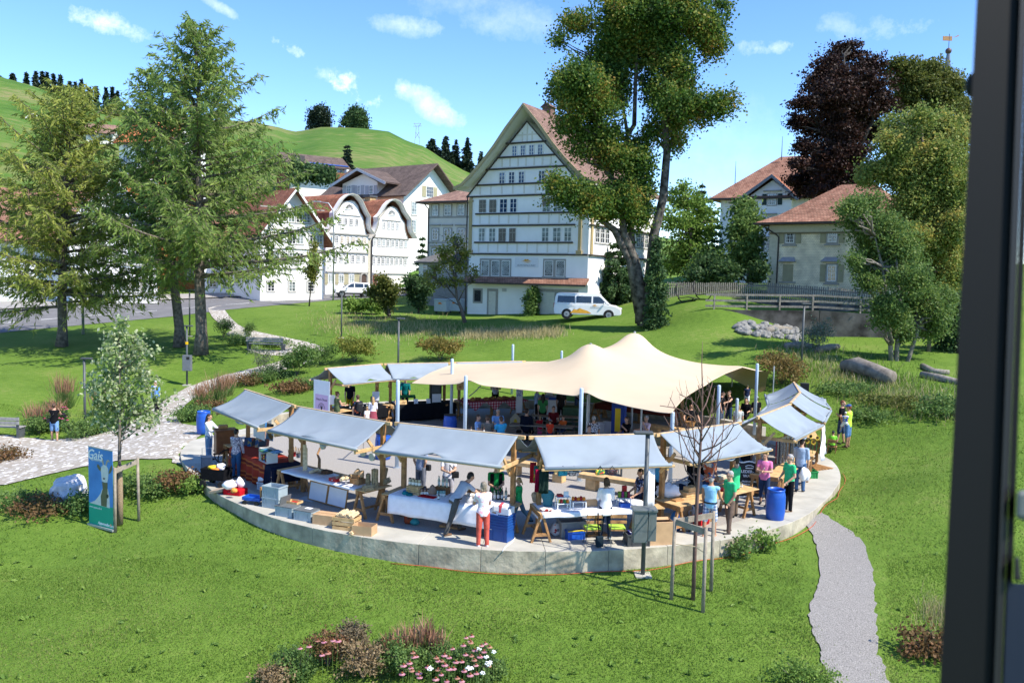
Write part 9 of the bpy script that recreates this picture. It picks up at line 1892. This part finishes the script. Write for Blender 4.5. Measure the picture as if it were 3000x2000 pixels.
# ---- generic plants
def tuft(C,Dn,ln,wd):
 """blades: thin triangles from base points along directions"""
 n=len(C);S_=np.cross(Dn,unit(n));S_/=np.linalg.norm(S_,axis=1,keepdims=True)+1e-9
 bend=rng.normal(size=(n,3))*.18;mid_=C+(Dn+bend*.3)*(ln*.55)[:,None];tip=C+(Dn+bend)*ln[:,None]
 V_=np.stack([C-S_*wd[:,None],C+S_*wd[:,None],mid_+S_*wd[:,None]*.7,mid_-S_*wd[:,None]*.7,tip],1).reshape(-1,3)
 b_=np.arange(n)[:,None]*5;return V_,np.concatenate([b_+[[0,1,2]],b_+[[0,2,3]],b_+[[3,2,4]]])
G_PLUME=leafmat('pink_brown_plumes',[(.24,.12,.075),(.36,.2,.12),(.44,.28,.19)],.3,2);G_STRAW=leafmat('dry_grass',[(.3,.26,.12),(.42,.36,.18),(.5,.44,.25)],.35,1);G_BLADE=leafmat('grass_blades',[(.105,.19,.026),(.15,.25,.036),(.21,.3,.06),(.29,.31,.1)],.5,.2,.7);G_DRYF=leafmat('brown_seed_heads',[(.15,.105,.055),(.23,.165,.085),(.31,.23,.13)],.2,3)
def ornamental(label,px,py,h,r,n=260,base=None):
 b0=base or ga(px,py);t=T('ornamental_grass',label,'ornamental grass',b0)
 C=rng.normal(size=(n,3))*np.array([r*.3,r*.3,0]);D=np.concatenate([rng.normal(size=(n,2))*.25+C[:,:2]*.6,np.ones((n,1))],1);D/=np.linalg.norm(D,axis=1,keepdims=True)
 V_,F_=tuft(C,D,h*(.45+.35*rng.random(n)),np.full(n,.012));np_mesh('blades',V_,F_,G_MID,t)
 C=rng.normal(size=(n//2,3))*np.array([r*.3,r*.3,0]);D=np.concatenate([rng.normal(size=(n//2,2))*.13+C[:,:2]*.5,np.ones((n//2,1))],1);D/=np.linalg.norm(D,axis=1,keepdims=True);L_=h*(.75+.3*rng.random(n//2))
 st=C+D*(L_*.55)[:,None];V_,F_=tuft(st,D,L_*.5,np.full(n//2,.016));np_mesh('plumes',V_,F_,G_PLUME,t);V_,F_=tuft(C,D,L_*.7,np.full(n//2,.005));np_mesh('stems',V_,F_,G_STRAW,t);return t
def bush(name,label,px,py,w,h,m,n=900,leaf=.09,cat='shrub',base=None,group=None,clump=.2,stems=True,open_=.4):
 b0=base or ga(px,py);t=T(name,label,cat,b0,0,group);bl=[]
 for i in range(7):a=i*2.4;bl.append(((w*.27*math.cos(a),w*.27*math.sin(a),h*random.uniform(.3,.75)),(w*.28,w*.28,h*.27)))
 bl.append(((0,0,h*.55),(w*.3,w*.3,h*.42)));leaves('foliage',blobleaves(bl,n,clump,12,open_),leaf,m,t);mb=MB()
 for i in range(6):a=i*1.05;mb.tube([(0,0,0),(w*.15*math.cos(a),w*.15*math.sin(a),h*.4),(w*.3*math.cos(a),w*.3*math.sin(a),h*.8)],[.015,.01,.004],4)
 mb.build('stems',BIRCHB,t);return t
for i,(px,py,h,r,lab)in enumerate(((110,1262,1.25,.55,'reddish plume grass behind the end of the left bench'),(160,1240,1.1,.5,'reddish plume grass left of the woman in black tank top'),(190,1195,1.7,.6,'tall reddish plume grass farther up the left lawn'),(300,1215,1.3,.6,'plume grass half hidden behind the silvery young tree'),(590,1192,1.2,.5,'plume grass on the plaza side of the path'),(640,1180,1.5,.5,'tall plume grass above the left front stall'),(665,1160,1.2,.45,'plume grass right of the tall one above the front stall'),(870,1075,1.0,.4,'small plume grass beside the path bend'))):ornamental(lab,px,py,h,r)
bushes=[('flowering_shrub','low green plant under the left lamp post',230,1285,1.6,.8,G_MID,1200),('flowering_shrub','leafy plants right of the left lamp post',285,1272,1.5,.8,G_MID,1100),('flowering_shrub','green plant beside the woman in black tank top',115,1272,1.2,.8,G_MID,900),('flowering_shrub','green plant behind the pink coneflowers by the bench',165,1262,1.4,.9,G_DARK,900),
          ('low_shrub','low red green shrub at the left picture edge before the path',10,1348,1.8,.5,G_RUST,900),('bed_plant','low leafy plant on the plaza side of the cobbled path',545,1235,1.6,.5,G_MID,1000),('bed_plant','green plant behind the left blue barrel',580,1228,1.6,.6,G_MID,1000),('bed_plant','rusty low plant above the left blue barrel',620,1205,1.5,.5,G_RUST,900),('bed_plant','rusty plant behind the left front stall ridge',720,1130,2.0,.7,G_RUST,1100),
          ('bed_plant','green plant behind the left front stall roof',770,1120,1.9,.8,G_MID,1200),('bed_plant','rust red low plant between front and rear left stalls',850,1150,2.4,.6,G_RUST,1300),('bed_plant','mixed low plant left of the white roll up banner',900,1140,2.0,.7,G_MID,1100),('bed_plant','dark low shrub behind the left front stalls',805,1110,1.8,.9,G_DARK,1100),
          ('leafy_bush','large green bush with broad leaves left of the rear stalls',870,1100,2.4,1.9,G_MID,2600),('leafy_bush','loose green bush beside the path bend',940,1070,2.2,1.5,G_MID,1800),('slender_shrub','slender pale shrub with thin stems on the lawn by the path',765,1095,1.8,1.8,leafmat('pale_grey_green_leaves',[(.09,.12,.06),(.15,.19,.1),(.22,.26,.16)],.35,1),700),
          ('round_bush','round yellow green bush on bare stems behind the rear left stall',1040,1062,2.9,1.7,G_YELL,2600),('round_bush','round orange tinged bush behind the black clothed stall',1290,1057,3.0,1.5,leafmat('orange_green_leaves',[(.12,.13,.03),(.2,.17,.04),(.3,.19,.05)],.4,1),2600),('round_bush','rust coloured round bush behind the right stalls',2290,1128,2.6,1.7,leafmat('ochre_leaves',[(.13,.11,.035),(.2,.15,.045),(.26,.16,.06)],.4,1),2400),
          ('small_conifer','small dark conifer beside the green sign at the bench',655,990,1.5,1.6,G_DARK,1300),('bed_plant','dark ground cover around the pale stone block',700,1010,2.6,.6,G_MID,1300),('bed_plant','low green cover under the park bench',800,1015,2.6,.5,G_MID,1100),('bed_plant','leafy tuft left of the park bench',730,985,1.0,1.0,G_MID,700),
          ('weed_clump','broad leaved dock plant at the right front of the stone rim',2165,1640,.75,.55,G_MID,420),('weed_clump','lighter weed tuft right of the broad leaved dock',2238,1614,.7,.5,G_BRIGHT,420),
          ('bed_plant','weeds in front of the pale boulder',240,1500,1.6,.5,G_MID,1200),('bed_plant','rusty weeds left of the pale boulder',120,1510,2.2,.5,G_RUST,1000),('bed_plant','green weeds at the far left before the path',40,1490,1.8,.5,G_MID,1000),('bed_plant','weedy flowering plants right of the staked silvery tree',450,1450,1.6,.6,G_MID,1300),('bed_plant','rusty herb clump beside the plaza rim at the left',520,1440,1.5,.6,G_RUST,1100),('bed_plant','light green herbs at the left foot of the rim',565,1445,1.0,.5,G_BRIGHT,800),('bed_plant','low herbs behind the staked silvery tree',390,1440,1.6,.45,G_MID,1000),
          ('rough_herb','rough herb patch below the hollow trunk',2480,1150,3.0,.4,G_MID,1500),('rough_herb','rough herb patch right of the hollow trunk',2620,1190,3.2,.4,G_OLIVE,1500),('rough_herb','bramble at the right slope beside the frame',2760,1220,2.6,1.0,G_MID,1500),('rough_herb','dry brown herbs at the bottom right beside the window frame',2720,1930,1.2,.5,G_RUST,900),('rough_herb','bushy herbs at the right slope above the lawn',2560,1230,2.4,.35,G_MID,1200),
          ('small_fir','small blue green fir in the rough grass below the wall',2388,1040,2.0,2.4,leafmat('blue_fir',[(.06,.1,.075),(.11,.16,.12),(.17,.22,.18)],.25,2),1700)]
for nm,lab,px,py,w,h,m,n in bushes:bush(nm,lab,px,py,w,h,m,int(n*1.5),.085 if w<2.3 else .11)
# the meadow of dry grass before the clinic
def patch(name,label,A,B_,n,h,m,spread,cat='tall grass',wd=.016):
 C=[]
 for i in range(n):
  f=rng.random();px=A[0]+(B_[0]-A[0])*f+rng.normal()*spread[0];py=A[1]+(B_[1]-A[1])*f+rng.normal()*spread[1];C.append(tuple(ga(px,py)))
 C=np.array(C);D=np.concatenate([rng.normal(size=(n,2))*.25,np.ones((n,1))],1);D/=np.linalg.norm(D,axis=1,keepdims=True);V_,F_=tuft(C,D,h*(.6+.6*rng.random(n)),np.full(n,wd));o=np_mesh(name,V_,F_,m);o['kind']='stuff';return tag(o,label,cat)
patch('dry_meadow_grass','strip of pale dry grass on the lawn below the clinic',(1360,985),(1640,978),2600,.5,G_STRAW,(20,7));patch('meadow_grass','tall yellowish meadow grass beyond the round bushes',(950,945),(1330,975),2600,.35,G_STRAW,(40,18));patch('rough_grass','rough dry grass on the right slope',(2300,1040),(2780,1200),2000,.35,G_STRAW,(50,25));patch('rough_grass','tall green grass around the logs on the right slope',(2280,1050),(2780,1180),4200,.28,G_BLADE,(60,40))
patch('rough_grass','straw coloured grass by the window frame at the bottom right',(2720,1790),(2790,1860),300,.45,G_STRAW,(25,25),wd=.006)
# ---- flower bed at the bottom edge
PET=mat('pink_petals',(.56,.2,.31),.7,.25,20,col2=(.66,.34,.36));CONE=mat('coneflower_centre',(.16,.05,.02),.8,.3,60);PETD=mat('faded_petals',(.42,.2,.15),.8,.25,20)
def coneflower(loc,h,s=1.,m=PET,lean=(0,0),label='pink coneflower in the foreground bed',group='coneflowers in the foreground bed'):
 t=T('coneflower',label,'flower',loc,random.random()*6,group);top=Vector((lean[0],lean[1],h));mb=MB();n=13
 for k_ in range(n):
  a=2*PI*k_/n;c,s_=math.cos(a),math.sin(a);r0,r1=.014*s,.05*s
  mb.add([top+Vector((r0*math.cos(a-.25),r0*math.sin(a-.25),0)),top+Vector((r0*math.cos(a+.25),r0*math.sin(a+.25),0)),top+Vector((r1*math.cos(a+.14),r1*math.sin(a+.14),-.016*s)),top+Vector((r1*math.cos(a-.14),r1*math.sin(a-.14),-.016*s))],[(0,1,2,3)])
 mb.build('petals',m,t);MB().ell(top+Vector((0,0,.008*s)),(.021*s,.021*s,.019*s),10,7).build('centre',CONE,t,smooth=True);MB().tube([(0,0,0),(lean[0]*.4,lean[1]*.4,h*.5),tuple(top)],.005,5).build('stem',G_MID,t)
zf=lambda x,y:gz(x,y)
kf=K(600,1750,1000/2352)
fl_=[(880,290),(905,300),(810,300),(770,300),(705,335),(675,350),(812,390),(845,375),(1800,268),(1850,268),(1828,305),(1850,310),(1788,325),(1918,335),(1948,318),(1965,335),(1865,360),(1932,372),(1795,390),(1845,395),(1880,405),(1690,355),(1690,415),(1585,410),(1640,390),(1465,402),(1425,402),(1440,375),(1400,445),(1370,515),(1410,490),(1440,505),(1460,515),(1365,465),(1618,440),(1645,440),(1655,465),(1760,440),(1720,445),(1855,438),(1875,465),(1668,490),(1700,495),(1740,545),(1755,575),(1690,570),(1635,520),(1605,500),(1585,560),(1880,515),(1830,540),(1945,475),(1545,470),(1495,545),(1780,500)]
for i,(x,y)in enumerate(fl_):
 px,py=kf(x,y);h=random.uniform(.55,.8);p=at(px,py,-.85+h);p=Vector((p.x,p.y,gz(p.x,p.y)));q=at(px,py,p.z+h)
 coneflower((q.x,q.y,gz(q.x,q.y)),h,random.uniform(.95,1.3),PETD if i%4==3 else PET,(random.uniform(-.05,.05),random.uniform(-.05,.05)))
for i in range(12):
 x,y=((1820,480),(1835,485),(1810,490),(1945,450),(1955,460),(1560,480),(1550,490),(1890,350),(1940,408),(1965,445),(1915,517),(1990,372))[i];px,py=kf(x,y);p=at(px,py,-.2);mb=MB();p0=Vector((p.x,p.y,gz(p.x,p.y)));t=T('white_phlox','small white flower cluster among the coneflowers','flower',p0,0,'white flower clusters in the bed');h=p.z-p0.z
 for q in unit(14):mb.ell((q[0]*.04,q[1]*.04,h+q[2]*.02),.014,6,4)
 mb.build('blossoms',WHITE,t);MB().tube([(0,0,0),(0,0,h)],.005,5).build('stem',G_MID,t)
for i,(px,Yp,w,h,m,n,lab)in enumerate(((1060,1985,1.0,.7,G_DRYF,1300,'brown faded flower heads in the left of the foreground bed'),(870,1990,.9,.62,G_MID,1300,'leafy green plant below the left coneflowers'),(960,1960,.9,.75,G_RUST,1100,'dried rusty plant in the middle of the foreground bed'),(1030,1925,.8,.8,leafmat('faded_brown_leaves',[(.13,.11,.06),(.2,.16,.09),(.26,.2,.13)],.3,2),1300,'tall faded seed plant at the back of the foreground bed'),(1180,1985,.9,.7,G_MID,1500,'green stems in the middle of the foreground bed'),(1300,1990,.9,.65,G_MID,1500,'leafy plant below the right coneflowers'),(1380,1985,.8,.6,G_DARK,1200,'dark leafy plant among the right coneflowers'),(800,2010,.8,.4,G_DRYF,900,'low brown withered plant at the left end of the bed'),(1430,1995,.8,.45,G_MID,900,'low plant at the right end of the bed'),(2350,2010,1.3,.35,G_BRIGHT,1200,'low herbs at the bottom beside the gravel path'),(1120,1945,.7,.55,G_MID,1100,'feathery green plant between the plume grasses'))):
 bush('bed_perennial',lab,px,Yp,w,h,m,n*2,.05,'plant',clump=.1)
for i,(px,py,h)in enumerate(((1200,1950,.85),(1240,1945,.9),(1275,1960,.8),(1150,1955,.75))):ornamental('thin reddish plume grass in the middle of the foreground bed'+(', tallest tuft',', right of the tallest tuft',', rightmost tuft',', leftmost tuft')[i],px,py,h,.25,130)
for i in range(24):p=ga(150+random.uniform(-35,60),1262+random.uniform(-22,14));coneflower(p,random.uniform(.6,.85),1.6,mat('deep_pink_petals',(.5,.08,.22),.7,.2,20),(0,0),'deep pink coneflower by the left bench','coneflowers by the left bench')
# ---- grass blades on the near lawn, one carpet
def lawn_blades(n,y0,y1,h,wd,seed,name,label,xr=.68):
 global rng
 rng=np.random.default_rng(seed);Y=y0+(y1-y0)*rng.random(n)**.9;X=(rng.random(n)*2-1)*(Y*xr+1);Zt=gz_np(X,Y);ok=rim_d(X,Y)>.05
 for nm in('gravel_path','cobbled_path'):
  me=bpy.data.objects[nm].data;vv=np.empty(len(me.vertices)*3);me.vertices.foreach_get('co',vv);vv=vv.reshape(-1,3);m_=9 if nm=='gravel_path' else 11;G_=vv.reshape(-1,m_,3);cen=(G_[:,0]+G_[:,-1])/2;hw_=np.linalg.norm(G_[:,0]-G_[:,-1],axis=1)/2
  d2=np.full(n,9.)
  for c,w_ in zip(cen,hw_):d2=np.minimum(d2,np.hypot(X-c[0],Y-c[1])-w_)
  ok&=d2>-.5*rng.random(n)**4
 X,Y,Zt=X[ok],Y[ok],Zt[ok];m=len(X);C=np.stack([X,Y,Zt-.01],1);D=np.concatenate([rng.normal(size=(m,2))*.42,np.ones((m,1))],1);D/=np.linalg.norm(D,axis=1,keepdims=True)
 pn=.5+.5*np.sin(X*1.3+np.sin(Y*.9)*2)*np.sin(Y*1.7+X*.4);L_=h*(.45+.6*rng.random(m))*(.65+.6*pn);V_,F_=tuft(C,D,L_,np.full(m,wd)*(1+.5*rng.random(m)));o=np_mesh(name,V_,F_,G_BLADE);o['kind']='stuff';tag(o,label,'grass')
lawn_blades(170000,13.5,22,.07,.0085,1,'grass','short clumpy lawn grass in the foreground')
lawn_blades(120000,22,42,.075,.014,2,'grass','lawn grass round the plaza at middle distance',.7)
def weeds(n):
 C=[];
 for i in range(n):
  px,py=random.uniform(0,2750),random.uniform(1560,2000);p=ga(px,py)
  if inplaza(p.x,p.y)or 2350<px<2620:continue
  k_=random.randint(5,9);a=rng.random(k_)*2*PI;r_=random.uniform(.05,.12);C.append(np.stack([p.x+np.cos(a)*r_*.5,p.y+np.sin(a)*r_*.5,np.full(k_,p.z+.04)],1))
 C=np.concatenate(C);leaves_o=leaves('broadleaf_weeds',C,.12,G_BRIGHT,None,asp=.45,up=1.2);leaves_o['kind']='stuff';tag(leaves_o,'broad leaved weeds scattered through the foreground lawn','weeds')
weeds(150)
